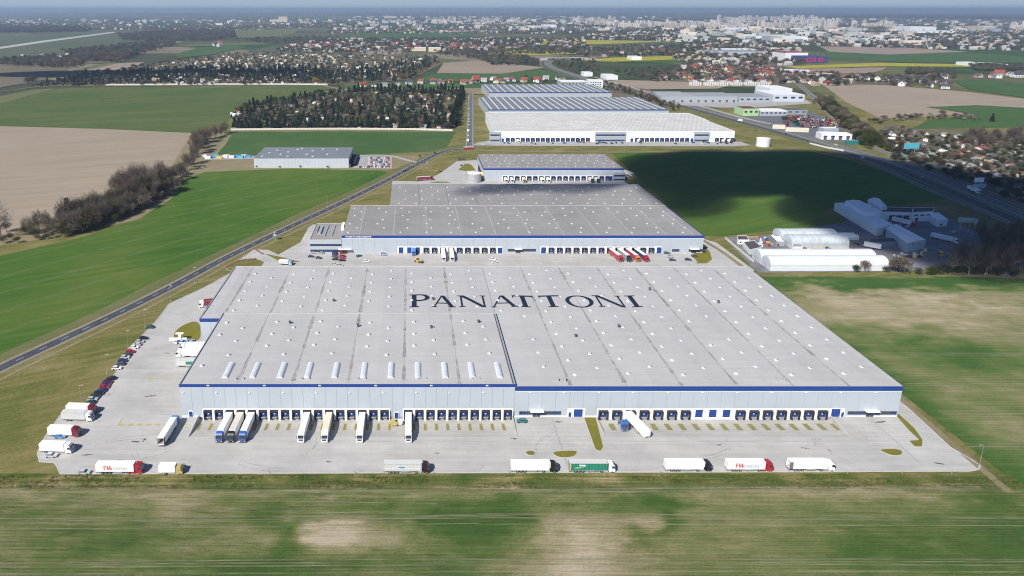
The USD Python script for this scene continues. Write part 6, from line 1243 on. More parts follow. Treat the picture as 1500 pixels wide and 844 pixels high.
for i in range(75):
    t = rg.random(); px, py = 1196 + t * 74 + rg.uniform(-7, 12), 150 + t * 66 + rg.uniform(-6, 6); k = int(rg.choice([0, 1, 2, 0])); plant(SHR[k], "avenue_bush", ["olive", "fresh green", "brown"][k] + " bushy tree in the thicket along the avenue", "tree", px + 9, py, rg.uniform(6, 13), 6, ["olive", "green", "brown"][k] + " trees along the avenue")
for i in range(62):
    t = rg.random(); px, py = 1270 + t * 165 + rg.uniform(-4, 4), 181 - 8 * math.sin(t * 2.5) - t * 2 + rg.uniform(-3, 4); k = int(rg.choice([0, 2, 4, 2])); plant(SHR[k], "hedge_bush", ["olive", "", "brown", "", "pale blossoming"][k] + " bush in the hedge between ploughed field and meadow", "bush", px, py, rg.uniform(4, 8), 6, ["olive", "", "brown", "", "blossoming"][k] + " bushes of the right hedge")
plant(CON[1], "conifer_tree", "single dark conifer at the end of the hedge in the right meadow", "tree", 1453, 178, 13, 12, None)
for i in range(60): k = int(rg.choice([0, 3])); plant(BT[k], "copse_tree", ["brown bare tree", "", "", "dark bare tree"][k] + " in the copse behind the right gardens", "tree", rg.uniform(1412, 1515), rg.uniform(196, 214), rg.uniform(9, 14), 18, ["brown", "", "", "dark"][k] + " trees of the copse")
GR = [(1272, 206), (1300, 187), (1340, 192), (1420, 204), (1520, 212), (1520, 300), (1420, 258), (1330, 232)]
for p in sample(GR, 150, rg):
    k = int(rg.choice([0, 1, 2, 3, 4, 4, 2, 0, 2])); plant(SHR[k], "garden_bush", ["olive", "fresh green", "brown", "dark green", "pale blossoming"][k] + " bush among the garden huts right of the motorway", "bush", p[0], p[1], rg.uniform(3, 7), 6, ["olive", "green", "brown", "dark", "blossoming"][k] + " bushes in the right gardens")
inst("right_garden_shrubs", [cr(SHR[0], "olive_shrub", LEAFO), cr(SHR[2], "brown_shrub", TWIG), cr(SHR[3], "dark_shrub", NEEDLB), cr(SHR[4], "blossom_shrub", BLOS), cr(SHR[1], "fresh_shrub", LEAFG), cr(SHR[2], "grey_shrub", FTG)], [P(*p) for p in sample(GR, 560, rg)], "low bushes filling the gardens right of the motorway", "bushes", rg, .4, 1.25)
inst("motorway_scrub", [cr(SHR[0], "olive_shrub", LEAFO), cr(SHR[2], "brown_shrub", TWIG)], [P(*p) for p in sample([(1190, 150), (1215, 152), (1290, 215), (1340, 228), (1300, 222), (1262, 205)], 160, rg)], "scrub on the bank between avenue and gardens", "bushes", rg, .5, 1.3)
for i in range(60):
    t = rg.random(); px = 1300 + 220 * t; py = 228 + 75 * t ** 1.2 + rg.uniform(-3, 12); k = int(rg.choice([0, 2, 3])); plant(SHR[k], "barrier_bush", ["olive", "", "brown", "dark green"][k] + " bush behind the noise barrier", "bush", px, py - 4, rg.uniform(3, 8), 6, ["olive", "", "brown", "dark"][k] + " bushes behind the noise barrier")
for i, (px, py, k, h) in enumerate(((440, 246, 0, 3), (410, 246, 0, 2.5), (480, 247, 2, 3), (376, 246, 0, 2.5), (600, 246, 0, 2), (615, 231, 0, 3), (637, 226, 3, 3), (356, 232, 0, 3), (1120, 168, 0, 9), (1150, 180, 0, 10), (1165, 184, 0, 8), (1107, 192, 1, 2), (770, 118, 3, 12), (780, 120, 3, 11), (748, 121, 3, 9), (800, 122, 3, 9), (700, 122, 3, 9), (660, 122, 3, 7))): plant(SHR[k], "bush", ["olive", "fresh green", "brown", "dark green"][k] + " bush standing alone, " + nth(i) + " from the left among such", "bush", px, py, h, 6, "lone bushes")
# rough grass on the bank in front of the yard
rt = np.random.default_rng(8); n = 6500
tx, ty = rt.uniform(-150, 214, n), rt.uniform(203.7, 210.3, n); tuft = MB(); tuft.add(*slivers(26, lambda m, g: (np.column_stack([g.normal(size=(m, 2)) * .30, g.uniform(.05, .3, m)]), np.column_stack([g.normal(size=(m, 2)) * .6, np.ones(m)])), rt, .10, .5))
keep = meshkit.fbm(np.stack([tx / 12, ty / 2.2, 0 * tx], -1), 3, 4) > .44
inst("bank_grass", [("green_tuft", tuft.get(), leaf_mat("grass_blades_green", (.10, .15, .032), .3, .3)), ("dry_tuft", tuft.get(), leaf_mat("grass_blades_dry", (.36, .30, .15), .3, .3)), ("olive_tuft", tuft.get(), leaf_mat("grass_blades_olive", (.19, .18, .055), .3, .3))], list(zip(tx[keep], ty[keep])), "rough grass tufts on the bank in front of the yard", "grass", rt, .35, .9)
n = 42000; fx = rt.uniform(-160, 262, n); fy = np.round(rt.uniform(163, 203.2, n) / .9) * .9 + rt.normal(size=n) * .10; ft = thin_at(fx, fy)
keep = (rt.random(n) < np.clip(1.25 - 1.15 * ft, .12, 1)) & (np.abs(fx - 52) < fy * 1.15)
crop_t = MB(); crop_t.add(*slivers(14, lambda m, g: (np.column_stack([g.normal(size=(m, 1)) * .75, g.normal(size=(m, 1)) * .16, g.uniform(.02, .13, m)]), np.column_stack([g.normal(size=(m, 2)) * .7, np.ones(m)])), rt, .11, .26))
inst("crop_rows", [("crop_row_green", crop_t.get(), leaf_mat("crop_blades_green", (.135, .200, .045), .25, .45)), ("crop_row_pale", crop_t.get(), leaf_mat("crop_blades_pale", (.27, .26, .115), .25, .45))], list(zip(fx[keep], fy[keep])), "young crop plants standing in rows in the front field", "crop", rt, .7, 1.3, rot=False)
# ------------------------------------------------------------------ houses, sheds, halls and the far city
WALLS = {"white": M("render_white", (.72, .71, .68), .8, .05, .2, rand=.08), "cream": M("render_cream", (.60, .52, .38), .8, .05, .2, rand=.08), "grey": M("render_grey", (.42, .41, .39), .8, .05, .2, rand=.1), "sand": M("render_sand", (.46, .36, .25), .8, .05, .2, rand=.1)}
ROOFS = {"red": M("tiles_red", (.25, .06, .045), .8, .12, .5, rand=.15), "dark": M("tiles_dark", (.055, .055, .062), .7, .12, .5, rand=.15), "brown": M("tiles_brown", (.16, .085, .06), .8, .12, .5, rand=.15), "grey": M("tiles_grey", (.27, .27, .28), .8, .12, .5, rand=.15)}
def house_proto(w, r, L=11, D=9, h=4.2, rise=3.6, nm="house"):
    p = proto(f"{nm}_{w}_{r}"); wm, rm = WALLS[w], ROOFS[r]; a, b = L / 2, D / 2
    part(MB().prism([(-b, 0), (b, 0), (b, h), (0, h + rise), (-b, h)], -a, a, "x"), "wall", wm, p)
    mb = MB()
    for s in (-1, 1): mb.prism([(s * (b + .5), h - .35), (s * (b + .5), h - .05), (0, h + rise + .3), (0, h + rise + .02)], -a - .5, a + .5, "x")
    rf = part(mb, "roof", rm, p); part(MB().box(1.5, 2.3, .8, 1.5, h + rise * .5, h + rise + 1.0), "chimney", ROOFS["brown"], rf)
    for s in (-1, 1):
        for x in (-a * .6, 0, a * .6): part(MB().box(x - .7, x + .7, s * (b + .03) - .03, s * (b + .03) + .03, 1.0, 2.5), "window", GLASS, p)
        part(MB().box(s * (a + .03) - .03, s * (a + .03) + .03, -.8, .8, h - .3, h + 1.2), "gable_window", GLASS, p)
    part(MB().box(-a * .3 - .5, -a * .3 + .5, -b - .09, -b - .062, 0, 2.1), "door", ROOFS["brown"], p); return p
HP = {(w, r): house_proto(w, r) for w, r in (("white", "red"), ("white", "dark"), ("cream", "red"), ("white", "grey"), ("grey", "brown"), ("cream", "brown"), ("sand", "red"), ("cream", "dark"))}
def hut_proto(w, r):
    p = proto(f"hut_{w}_{r}"); part(MB().prism([(-2, 0), (2, 0), (2, 2.3), (0, 3.3), (-2, 2.3)], -2.6, 2.6, "x"), "wall", WALLS[w], p); mb = MB()
    for s in (-1, 1): mb.prism([(s * 2.3, 2.1), (s * 2.3, 2.25), (0, 3.5), (0, 3.32)], -2.9, 2.9, "x")
    part(mb, "roof", ROOFS[r] if r in ROOFS else WALLS[r], p); part(MB().box(-.5, .5, -2.06, -2.01, 0, 1.9), "door", ROOFS["brown"], p); part(MB().box(1.0, 2.0, -2.06, -2.01, .9, 1.7), "window", GLASS, p); return p
UP = {(w, r): hut_proto(w, r) for w, r in (("white", "grey"), ("white", "white"), ("white", "red"), ("cream", "brown"), ("grey", "grey"), ("sand", "dark"))}
rh = np.random.default_rng(31); count = {"house": 0, "hut": 0}
def house(w, r, px, py, rz, label, group=None, s=1.0):
    x, y = P(px, py); count["house"] += 1; return copy(HP[(w, r)], "house", label, "house", (x, y, 0), rz, group, (s, s, s))
def village(poly, n, label, group, s=(1.0, 1.5), kinds=None):
    ks = kinds or list(HP)
    for p in sorted(sample(poly, n, rh), key=lambda q: -q[1]):
        w, r = ks[rh.integers(0, len(ks))]; house(w, r, p[0], p[1], rh.uniform(0, 180), f"{w} house with {r} roof in {label}", f"{w} houses with {r} roofs, {group}", rh.uniform(*s))
for i, (px, py, w, r, s) in enumerate(((531.5, 127, "cream", "red", 1.5), (549, 127, "white", "dark", 1.2), (563, 127, "white", "grey", 1.3), (583, 126, "white", "grey", 1.0), (599, 123.5, "white", "dark", 1.5), (617, 122, "white", "red", 1.4), (635, 123, "cream", "dark", 1.3), (648, 123, "grey", "brown", 1.3), (648, 120, "white", "dark", 1.2), (660, 121.5, "cream", "red", 1.2), (679, 123, "cream", "red", 1.5), (696, 121, "white", "red", 1.7), (697, 117, "white", "red", 1.5), (709, 120, "white", "grey", 1.4), (727, 121.5, "white", "red", 1.5), (752, 119, "white", "dark", 1.4), (768, 119, "white", "red", 1.4), (786, 120, "white", "red", 1.7), (800, 117, "white", "grey", 1.5), (741, 119, "white", "grey", 1.2))):
    house(w, r, px, py, rh.uniform(-25, 25), f"{w} house with {r} roof in the row behind the striped halls, {nth(i)} from left", "house row behind the striped halls", s * .85)
village([(575, 125.5), (640, 119), (735, 116), (830, 116), (830, 120), (740, 122.5), (640, 125.5)], 16, "the loose back row behind the striped halls", "back row behind the striped halls", (.9, 1.2))
for i, px in enumerate((1018, 1039, 1057.5, 1078, 1098, 1117.5)):
    x, y = P(px, 125); t = thing("terrace_house", f"white flat-roofed twin house in the row of six, {nth(i)} from the left", "house", (x, y, .1), 0, "row of six white twin houses"); part(MB().box(-11, 11, -6, 6, 0, 7.5), "wall", WALLS["white"], t); part(MB().box(-11.3, 11.3, -6.3, 6.3, 7.5, 7.9), "roof", ROOFS["grey"], t); part(MB().box(-4, 4, -3, 6, 7.9, 9.6), "roof_storey", WALLS["white"], t)
    for k in range(4):
        for z in (1, 4.4): part(MB().box(-9 + k * 5, -7 + k * 5, -6.08, -6.01, z, z + 1.9), "window", GLASS, t)
for i, (px, py, w, r) in enumerate(((1258, 116, "white", "grey"), (1270, 117, "white", "red"), (1285, 117.5, "white", "dark"), (1297, 118.5, "white", "dark"), (1311, 119, "white", "dark"), (1322, 123, "white", "dark"), (1330, 120.5, "white", "dark"), (1344, 117, "cream", "red"), (1352, 120.5, "white", "dark"), (1362, 127.5, "white", "dark"), (1375, 121, "white", "dark"), (1383, 123.5, "white", "dark"), (1382, 115, "white", "grey"), (1365, 114, "cream", "red"), (1320, 126, "white", "grey"), (1384, 130, "white", "dark"))):
    house(w, r, px, py, rh.choice([-35, -30, 55]), f"{w} house with {r} roof in the right hamlet by the ploughed field, {nth(i)} from left", "hamlet by the right ploughed field", 1.35)
village([(965, 119), (1000, 97), (1110, 92), (1150, 104), (1185, 122), (1140, 124)], 150, "the village right of the motorway", "motorway village", (.9, 1.4))
village([(1150, 112), (1200, 112), (1240, 124), (1200, 127)], 12, "the cluster at the avenue", "avenue cluster", (.9, 1.3))
village([(1400, 112), (1500, 108), (1500, 114), (1420, 118)], 8, "the farm row at the right edge", "right farm row", (1.2, 2))
village([(560, 60), (700, 66), (740, 74), (600, 76), (500, 72)], 55, "the distant village beyond the gardens", "distant village", (1.3, 2.2))
village([(310, 66), (330, 62), (322, 70)], 7, "the small farm cluster in the far left fields", "far farm cluster", (1.3, 2.0))
village([(410, 70), (490, 62), (495, 70), (430, 74)], 24, "the distant village left of the middle", "distant left village", (1.3, 2.2))
# huts in the gardens
def huts(poly, n, label, group, s=(.9, 1.5)):
    ks = list(UP)
    for p in sample(poly, n, rh):
        w, r = ks[rh.integers(0, len(ks))]; x, y = P(*p); k = rh.uniform(*s); copy(UP[(w, r)], "garden_hut", f"{w} garden hut with {r} roof in {label}", "hut", (x, y, 0), rh.uniform(0, 180), f"{w} huts with {r} roofs, {group}", (k, k, k))
huts(GP, 105, "the conifer garden block", "conifer garden block", (1.0, 1.7)); huts(GR, 110, "the gardens right of the motorway", "right gardens", (.8, 1.4)); huts([(140, 125.5), (250, 117), (480, 116), (480, 123)], 60, "the near edge of the far garden settlement", "far settlement", (.9, 1.7))
for lab, px, py, rz in (("large red-roofed hut in the middle of the right gardens", 1423, 226, 20), ("red-roofed hut beside the large one in the right gardens", 1436, 221, 25), ("red-roofed hut beside the cyan billboard", 1318, 214, -15)): x, y = P(px, py); copy(UP[("white", "red")], "garden_hut", lab, "hut", (x, y, 0), rz, None, (2.3, 2.2, 1.7))
hm = MB(); hm.prism([(-2, 0), (2, 0), (2, 2.3), (0, 3.4), (-2, 2.3)], -2.6, 2.6, "x")
inst("far_huts", [("pale_hut", hm.get(), WALLS["white"]), ("grey_hut", hm.get(), WALLS["grey"]), ("sand_hut", hm.get(), WALLS["sand"]), ("cream_hut", hm.get(), WALLS["cream"])], [P(*p) for p in sample([(150, 122), (260, 92), (330, 84), (480, 80), (620, 88), (590, 116), (480, 120)], 420, rh)], "small huts scattered through the far garden settlement", "huts", rh, 1.0, 2.0)

# halls and special buildings of the middle distance
def hall(name, label, px0, px1, py, depth, h, wall, roof, wins=0, cat="hall", band=None, rz=0, doors=0):
    x0, y = P(px0, py); x1 = P(px1, py)[0]; t = thing(name, label, cat, ((x0 + x1) / 2, y, 0.1), rz); w = (x1 - x0) / 2
    part(MB().box(-w, w, 0, depth, -.3, h), "wall", wall, t); part(MB().box(-w + .3, w - .3, .3, depth - .3, h, h + .12), "roof", roof, t); part(MB().slab(sbox(-w - .05, -.05, w + .05, depth + .05).difference(sbox(-w + .3, .3, w - .3, depth - .3)), h - .4, h + .4), "parapet", wall, t)
    for k in range(wins): a = -w + (k + .25) * 2 * w / wins; part(MB().box(a, a + w / wins, -.12, -.06, h * .45, h * .72), "window", GLASS, t)
    for k in range(doors): a = -w + (k + .5) * 2 * w / doors; part(MB().box(a - 1.8, a + 1.8, -.13, -.06, 0, 4), "door", GREYD, t)
    if band: part(MB().box(-w - .06, w + .06, -.2, -.06, h - 1.2, h + .3), "facade_band", band, t)
    return t
hall("trade_hall", "long grey trade hall with pale roof right of the motorway", 968, 1018, 150, 75, 10, PANELG, M("roof_grey_pale", (.34, .35, .37), .7, .1, .1), 0, doors=4); hall("trade_hall", "grey trade hall extension with blue-glazed corner", 1018, 1080, 150, 60, 10, PANELG, M("roof_grey_mid", (.30, .31, .33), .7, .1, .1), 0, doors=6)
hall("trade_hall", "grey-blue trade hall with white entrance boxes at the avenue", 1082, 1128, 150, 55, 9, PANELG, GREYM, 5); hall("trade_hall", "tall white and grey furniture hall at the avenue", 1132, 1178, 149, 70, 12, M("wall_pale_blue", (.50, .55, .60), .5, .05), WHITE, 4); hall("trade_hall", "low white halls behind the furniture hall", 1128, 1160, 137, 60, 9, PANELW, WHITE, 0)
hall("trade_hall", "long low grey hall behind the last striped hall", 822, 862, 126, 45, 8, PANELG, WHITE, 8); t = hall("white_hotel", "white cube-shaped office block at the end of the striped halls", 862, 883, 128.5, 22, 15, PANELW, WHITE, 0, "office building")
for k in range(5):
    for z in (2, 6, 10): part(MB().box(-12 + k * 5, -9 + k * 5, -.12, -.02, z, z + 1.8), "window", GLASS, t)
hall("dealer_showroom", "green showroom with dark red roof beside the motorway", 1088, 1111, 170, 30, 11, M("render_green", (.38, .55, .30), .7, .06), M("roof_dark_red", (.16, .03, .04), .7, .1), 3, "showroom"); hall("dealer_hall", "white hall with pale roof right of the green showroom", 1113, 1152, 170, 26, 8, PANELG, WHITE, 6, "hall", WHITE); hall("dealer_hall", "dark hall behind the machine yard", 1152, 1182, 168, 22, 7, GREYM, GREYD, 3)
hall("wall_trailer", "long cream trailer-like wall left one beside the motorway", 1132.5, 1149, 189, 3, 5, M("cream_cladding", (.66, .62, .50), .7, .08), WHITE, 0, "trailer", None, -14); hall("wall_trailer", "long cream trailer-like wall right one beside the motorway", 1152, 1183, 193.5, 3, 5, M("cream_cladding_b", (.66, .62, .50), .7, .08), WHITE, 0, "trailer", None, -12)
hall("station_canopy", "white filling station building with dark openings by the slip road", 1204, 1246, 205, 16, 7, PANELW, WHITE, 4, "filling station", None, -6, 4); hall("station_kiosk", "white kiosk with pale roof behind the filling station", 1206, 1228, 194, 12, 5, PANELG, WHITE, 0); hall("station_sign", "low teal and white sign wall in front of the filling station", 1240, 1266, 212, 3, 4.5, paint("teal", False), WHITE, 0, "sign")
for i in range(66):
    px, py = rh.uniform(1152, 1232), rh.uniform(172, 188); c = ["red", "red", "red", "orange", "green", "white", "grey", "yellow"][rh.integers(0, 8)]; x, y = P(px, py); t = thing("farm_machine", f"{c} farm machine in the dealer yard beside the motorway", "farm machine", (x, y, .16), rh.uniform(0, 180), f"{c} machines in the dealer yard", (1.5, 1.5, 1.5))
    part(MB().prism([(-1.8, .5), (1.8, .5), (1.7, 1.5), (-.2, 1.6), (-1.7, 1.4)], -.7, .7, "y"), "body", paint(c), t); part(MB().box(-1.4, -.1, -.65, .65, 1.55, 2.7), "cabin", GLASS, t); part(MB().box(-1.5, 0, -.7, .7, 2.7, 2.82), "cabin_roof", paint(c), t)
    for a, r_ in ((-1.1, .75), (1.3, .5)): part(MB().cyl((a, -1.0, r_), (a, -.62, r_), r_, 9).cyl((a, .62, r_), (a, 1.0, r_), r_, 9), "wheels", RUB, t)
# blue and red furniture store far right
t = thing("furniture_store", "large blue and red store with a white rear block far to the right", "store"); xa, y = P(1176, 92.5); xb = P(1212, 92.5)[0]; xm = P(1201, 92.5)[0]; x2 = P(1167, 92.5)[0]
part(MB().box(xa, xb, y, y + 70, 0, 19), "blue_wall", M("store_blue", (.045, .06, .17), .6, .05), t); part(MB().box(x2, xm, y + 70.2, y + 150, 0, 27), "rear_wall", PANELW, t); part(MB().box(x2 - 1, xm + 1, y + 70, y + 151, 27, 28), "rear_roof", ROOFS["red"], t)
PK = M("store_pink_red", (.50, .02, .09), .6, .05); w_ = xb - xa
for a, b in ((.12, .50), (.62, .80)): part(MB().box(xa + a * w_, xa + b * w_, y - .5, y - .05, 4, 7).box(xa + a * w_, xa + b * w_, y - .5, y - .05, 13, 16).box(xa + a * w_, xa + a * w_ + 4, y - .5, y - .05, 7, 13).box(xa + b * w_ - 4, xa + b * w_, y - .5, y - .05, 7, 13), "red_frame", PK, t)
for i, (px0, px1, py, d, h, c) in enumerate(((1046, 1120, 82, 120, 14, 0), (1060, 1110, 77, 80, 11, 1), (1145, 1182, 61.5, 120, 26, 1), (1128, 1145, 62, 90, 28, 2), (1062, 1095, 45.5, 100, 22, 1), (1333, 1371, 45.5, 200, 30, 1), (1338, 1400, 48.5, 120, 14, 1), (1440, 1458, 45, 150, 32, 3), (1456, 1466, 47, 80, 24, 2), (797, 815, 41, 150, 26, 1), (774, 792, 40.5, 100, 14, 1), (1090, 1120, 57, 80, 14, 1), (563, 581, 27.0, 400, 34, 3), (895, 940, 36, 60, 8, 2), (395, 421, 32.5, 150, 30, 3), (408, 421, 31.5, 60, 62, 3), (460, 472, 70.5, 50, 12, 1), (628, 646, 76, 60, 14, 3), (607, 624, 75, 60, 12, 3), (1427, 1448, 97.5, 70, 8, 1), (1458, 1476, 98.5, 70, 8, 1), (1160, 1185, 109, 40, 9, 1), (855, 868, 112, 30, 9, 1), (888, 905, 117, 50, 9, 1), (925, 940, 88, 50, 10, 1))):
    hall("distant_hall", ["long grey-blue", "white", "pale grey", "cream"][c] + f" big hall in the distance, {nth(i)} listed from near to far", px0, px1, py, d, h, [M("far_wall_blue", (.42, .47, .53), .6, .05, .05), PANELW, PANELG, WALLS["cream"]][c], [GREYM, WHITE, GREYM, WHITE][c], 0)

# apartment blocks on the skyline
ABM = [M("panel_block_white", (.60, .58, .54), .8, .06, .02, rand=.1), M("panel_block_cream", (.66, .57, .46), .8, .06, .02, rand=.1), M("panel_block_rose", (.56, .44, .37), .8, .06, .02, rand=.1)]
def block_proto(i, w, d, h):
    p = proto(f"apartment_block_{i}"); part(MB().box(-w / 2, w / 2, -d / 2, d / 2, 0, h), "wall", ABM[i % 3], p); part(MB().box(-w / 2 + 1, w / 2 - 1, -d / 2 + 1, d / 2 - 1, h, h + 1), "roof", GREYM, p); part(MB().box(-w * .2, -w * .2 + 5, -3, 3, h + 1, h + 4.5), "lift_house", ABM[0], p)
    n = max(2, int(w / 12))
    for k in range(n): part(MB().box(-w / 2 + (k + .35) * w / n, -w / 2 + (k + .65) * w / n, -d / 2 - .2, -d / 2 - .02, 2, h - 2), "balcony_strip", M("balcony_shade", (.20, .21, .23), .7, .05), p)
    return p
AB = [block_proto(0, 70, 13, 36), block_proto(1, 24, 20, 48), block_proto(2, 50, 13, 33), block_proto(3, 26, 22, 52), block_proto(4, 100, 13, 30)]
AN = ["long white apartment slab", "cream apartment tower", "rose-grey apartment slab", "white apartment tower", "very long cream apartment slab"]
def blocks(n, x0, x1, y0, y1, seed, where, s=(.9, 1.3)):
    r = np.random.default_rng(seed)
    for i in range(n):
        k = int(r.integers(0, 5)); x, y = P(r.uniform(x0, x1), r.uniform(y0, y1)); q = r.uniform(*s); copy(AB[k], "apartment_block", AN[k] + " in " + where, "apartment block", (x, y, -.5), r.uniform(-30, 30), AN[k] + "s, " + where, (q, q, q))
blocks(70, 898, 1085, 36.5, 40.5, 1, "the middle of the skyline estate", (.9, 1.25)); blocks(46, 1085, 1225, 37, 42, 2, "the right part of the skyline estate", (.9, 1.3)); blocks(34, 1180, 1230, 33, 38, 3, "the upper right of the skyline estate"); blocks(46, 1050, 1190, 29, 31, 4, "the farthest skyline estate", (1.1, 1.5)); blocks(16, 1245, 1310, 37, 41, 5, "the skyline estate before the dark hill", (.9, 1.2)); blocks(12, 865, 900, 33, 37, 6, "the left end of the skyline estate"); blocks(14, 845, 900, 30, 33, 7, "the old town skyline", (1.0, 1.4)); blocks(8, 1478, 1500, 40, 46, 8, "the skyline at the right picture edge"); blocks(24, 620, 760, 29, 33, 9, "the left skyline", (.8, 1.1))
# what no one could count: the far roofs and trees
def scatter(poly, n, rng): return [P(*p) for p in sample(poly, n, rng)]
bm = MB(); bm.prism([(-5, 0), (5, 0), (5, 5), (0, 8.5), (-5, 5)], -7, 7, "x"); bf = MB().box(-16, 16, -9, 9, 0, 9)
HMS = [("white_house", bm.get(), WALLS["grey"]), ("cream_house", bm.get(), M("far_render_warm", (.40, .36, .30), .8, .05, .1, rand=.15)), ("sand_house", bm.get(), WALLS["sand"]), ("grey_house", bm.get(), WALLS["grey"]), ("brown_house", bm.get(), ROOFS["brown"]), ("dark_house", bm.get(), ROOFS["grey"])]
FMS = [("white_building", bf.get(), M("far_render_pale", (.52, .52, .51), .8, .05, .1, rand=.15)), ("pale_building", bf.get(), WALLS["grey"]), ("cream_building", bf.get(), ABM[1])]
towns = [([(1170, 52), (1500, 50), (1500, 74), (1300, 71), (1170, 66)], 700, 900), ([(1000, 62), (1170, 56), (1170, 76), (1040, 84), (990, 74)], 260, 500), ([(860, 50), (1000, 48), (1000, 62), (870, 58)], 260, 350), ([(480, 58), (860, 56), (860, 72), (480, 78)], 420, 1000), ([(0, 26), (480, 26), (480, 40), (350, 46), (160, 44), (0, 42)], 420, 1700), ([(480, 26), (900, 26), (900, 50), (480, 50)], 700, 1500), ([(900, 28), (1500, 28), (1500, 50), (900, 48)], 700, 1700), ([(960, 119), (1000, 97), (1110, 90), (1185, 122), (1140, 124)], 0, 150), ([(440, 62), (520, 58), (520, 76), (400, 76)], 120, 300), ([(800, 72), (1000, 66), (1000, 82), (850, 84)], 60, 300), ([(0, 21.5), (1500, 22), (1500, 28), (0, 28)], 300, 1500), ([(980, 80), (1170, 76), (1180, 96), (1000, 96)], 200, 260), ([(1150, 106), (1250, 112), (1240, 126), (1190, 126)], 40, 90), ([(1240, 112), (1400, 112), (1390, 130), (1250, 122)], 0, 60)]
hp, tp, bp = [], [], []
for poly, a, b in towns: hp += scatter(poly, int(a * .46), rh); tp += scatter(poly, int(b * 1.25), rh)
for poly, n in (([(480, 24), (1500, 26), (1500, 46), (480, 46)], 260), ([(1000, 40), (1350, 42), (1350, 66), (1000, 62)], 140), ([(0, 30), (480, 29), (480, 36), (0, 40)], 120), ([(520, 24), (880, 25), (880, 34), (520, 36)], 190)): bp += scatter(poly, n, rh)
inst("distant_houses", HMS, hp, "distant houses of the towns on the plain", "houses", rh, .9, 1.7, -.6); inst("distant_buildings", FMS, bp, "distant pale flat-roofed town buildings", "buildings", rh, .8, 2.6, -.6)
FT = [("brown_crown", get_mesh(SHR[2], "crown"), FTW), ("dark_crown", get_mesh(SHR[3], "crown"), FTD), ("olive_crown", get_mesh(SHR[0], "crown"), FTO), ("grey_crown", get_mesh(SHR[2], "crown"), FTG)]
inst("distant_trees", FT, tp, "distant trees between the houses of the plain", "trees", rh, 1.3, 2.6, -.6)
woods = [([(-60, 37), (60, 36.5), (137, 42), (130, 47), (30, 49), (-60, 50)], 1600, 2, 3.4), ([(170, 52), (250, 46), (342, 44), (346, 56), (300, 60), (180, 60)], 1300, 2.2, 3.2), ([(90, 75), (150, 70), (250, 58), (260, 66), (230, 74), (170, 92), (120, 90)], 900, 1.5, 2.6), ([(0, 88), (70, 82), (130, 84), (120, 98), (90, 100), (0, 96)], 420, 1.2, 2.2), ([(640, 80), (720, 78), (780, 88), (790, 92), (740, 92)], 160, 1.5, 2.4), ([(690, 84), (770, 84), (790, 96), (720, 96)], 260, 1.2, 2.2), ([(630, 74), (760, 73), (860, 70), (840, 80), (640, 80)], 380, 1.2, 2.0), ([(1420, 97), (1500, 96), (1500, 103), (1430, 105)], 260, 1.3, 2), ([(1330, 102), (1400, 105), (1400, 110), (1325, 109)], 160, 1.1, 1.8), ([(800, 86), (870, 88), (880, 112), (830, 104)], 160, .9, 1.6), ([(900, 105), (1000, 97), (1010, 116), (960, 120)], 200, .9, 1.5), ([(345, 57), (500, 54), (500, 62), (400, 66)], 300, 1.3, 2.2), ([(1300, 23), (1500, 24), (1500, 30), (1200, 27)], 1200, 4, 9), ([(0, 20.8), (1500, 21.3), (1500, 23), (0, 23)], 1500, 5, 9)]
for k, (poly, n, a, b) in enumerate(woods):
    inst("far_wood", FT if k else [FT[1], FT[3]], scatter(poly, n, rh), ["dark wood along the far side of the airfield", "long plantation wood in the far left", "scrub wood below the airfield", "bushes around the airfield buildings", "wood strip beyond the pink tilled field", "thicket left of the motorway bend", "wood band before the distant village", "wood right of the rape strips", "tree clump behind the hamlet", "trees around the motorway bend", "trees of the motorway village edge", "trees by the far left village", "forest on the right skyline", "forest along the whole horizon"][k], "wood", rh, a, b, -.6)
for i, (px, py) in enumerate(((30, 83), (58, 82), (84, 83), (96, 81), (104, 74), (122, 82), (72, 90), (113, 86))): hall("airfield_building", f"small pale airfield building in the far left, {nth(i)} of the loose group", px, px + 5 + i % 3 * 2, py, 14, 6, WALLS["white"], ROOFS["brown"], 3, "building")
# motorway bridge at the bend
x, y = P(826, 88); t = thing("road_bridge", "concrete road bridge crossing the motorway at its far bend", "bridge", (x, y, 0), 12); part(MB().box(-60, 60, -5, 5, 6, 7.5), "deck", KERB, t)
for s in (-1, 1): part(MB().box(-60, 60, s * 5 - .2, s * 5 + .2, 7.5, 8.6), "railing", GALV, t); part(MB().prism([(s * 60, -.5), (s * 140, -.5), (s * 60, 7.3)], -7, 7, "y"), "ramp", KERB, t)
part(MB().cyl((0, 0, -.5), (0, 0, 6), 1.0, 8), "pier", KERB, t)
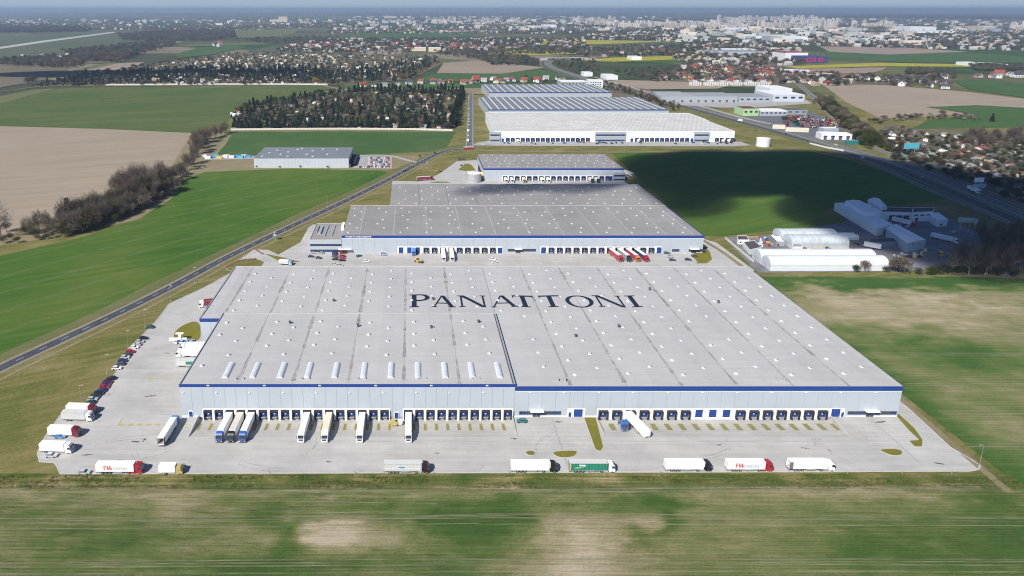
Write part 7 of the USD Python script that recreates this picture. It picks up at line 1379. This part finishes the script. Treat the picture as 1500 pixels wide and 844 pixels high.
# ------------------------------------------------------------------ clouds overhead (out of the frame) that shade the right-hand side, and the air
CLD = usdkit.material(stage, "/World/Looks/cloud_vapour", {"v": ("principled_volume", {"color": (.97, .97, .98), "density": .036, "anisotropy": .5})}, [], volume="v.volume")
def cloud(lumps, z, label, seed):
    """lumps: px, py of the shaded ground, radii in metres"""
    r = random.Random(seed); off = SUN_TO[:2] / np.linalg.norm(SUN_TO[:2]) * z / math.tan(SUN_EL); parts = []
    for px, py, rx, ry, th in lumps:
        gx, gy = P(px, py); s = manifold3d.Manifold.sphere(1.0, 32).scale((rx, ry, th)).translate((gx + off[0], gy + off[1], z + th * .6)); parts.append(s)
    m = parts[0]
    for s in parts[1:]: m = m + s
    tag(MB().add(m.to_mesh().vert_properties[:, :3], m.to_mesh().tri_verts).build("cloud", CLD, smooth=True), label, "cloud")
cloud([(1035, 264, 92, 84, 80), (935, 244, 34, 26, 46), (962, 272, 34, 26, 46), (990, 298, 34, 24, 44), (1010, 312, 34, 18, 40), (1150, 265, 120, 70, 90), (1240, 275, 110, 62, 80), (1330, 300, 110, 70, 90), (1430, 330, 130, 80, 100), (1400, 372, 60, 30, 60), (1300, 350, 60, 34, 60), (1470, 395, 60, 26, 60), (985, 292, 36, 24, 40), (1250, 322, 70, 40, 60), (1540, 330, 80, 60, 60)], 900, "large cumulus cloud overhead whose shadow lies on the right fields", 1)
cloud([(750, 294, 34, 13, 34), (805, 290, 38, 14, 38), (700, 299, 22, 7, 22), (850, 294, 34, 12, 32), (885, 284, 38, 16, 40), (770, 286, 28, 9, 26)], 900, "wispy cloud overhead whose shadow crosses the second warehouse roof", 2)
cloud([(110, 110, 260, 90, 70), (230, 108, 190, 60, 60), (330, 108, 180, 50, 60), (420, 110, 110, 35, 40)], 1000, "long cloud whose shadow darkens the far garden settlement", 3)
HZ = usdkit.material(stage, "/World/Looks/air_haze", {"v": ("principled_volume", {"color": (.55, .70, .90), "density": 8.0e-5, "anisotropy": .2})}, [], volume="v.volume")
tag(MB().box(-45000, 45000, -2500, 45000, -3.0, 190.0).build("haze", HZ), "thin blue haze lying over the whole plain", "haze", None, "stuff")
# ------------------------------------------------------------------ labels: copies that share one are told apart by their order in the view
_by = {}
for _p in stage.GetPrimAtPath("/World").GetChildren():
    _l = _p.GetCustomDataByKey("label")
    if _l and _p.GetCustomDataByKey("kind") != "stuff":
        _t = UsdGeom.Xformable(_p).GetLocalTransformation().ExtractTranslation(); _by.setdefault(_l, []).append((Upx(np.float64(_t[0]), np.float64(_t[1])), _p))
for _l, _ps in _by.items():
    if 1 < len(_ps) <= 45 and len(_l.split()) <= 12:
        _ps.sort(key=lambda q: q[0][0])
        for _i, (_q, _p) in enumerate(_ps): _p.SetCustomDataByKey("label", f"{_l}, {nth(_i)} from the left")
for _p in stage.GetPrimAtPath("/World").GetChildren():
    _l = _p.GetCustomDataByKey("label")
    if _l and len(_l.split()) > 16: print("LONG", len(_l.split()), _l)
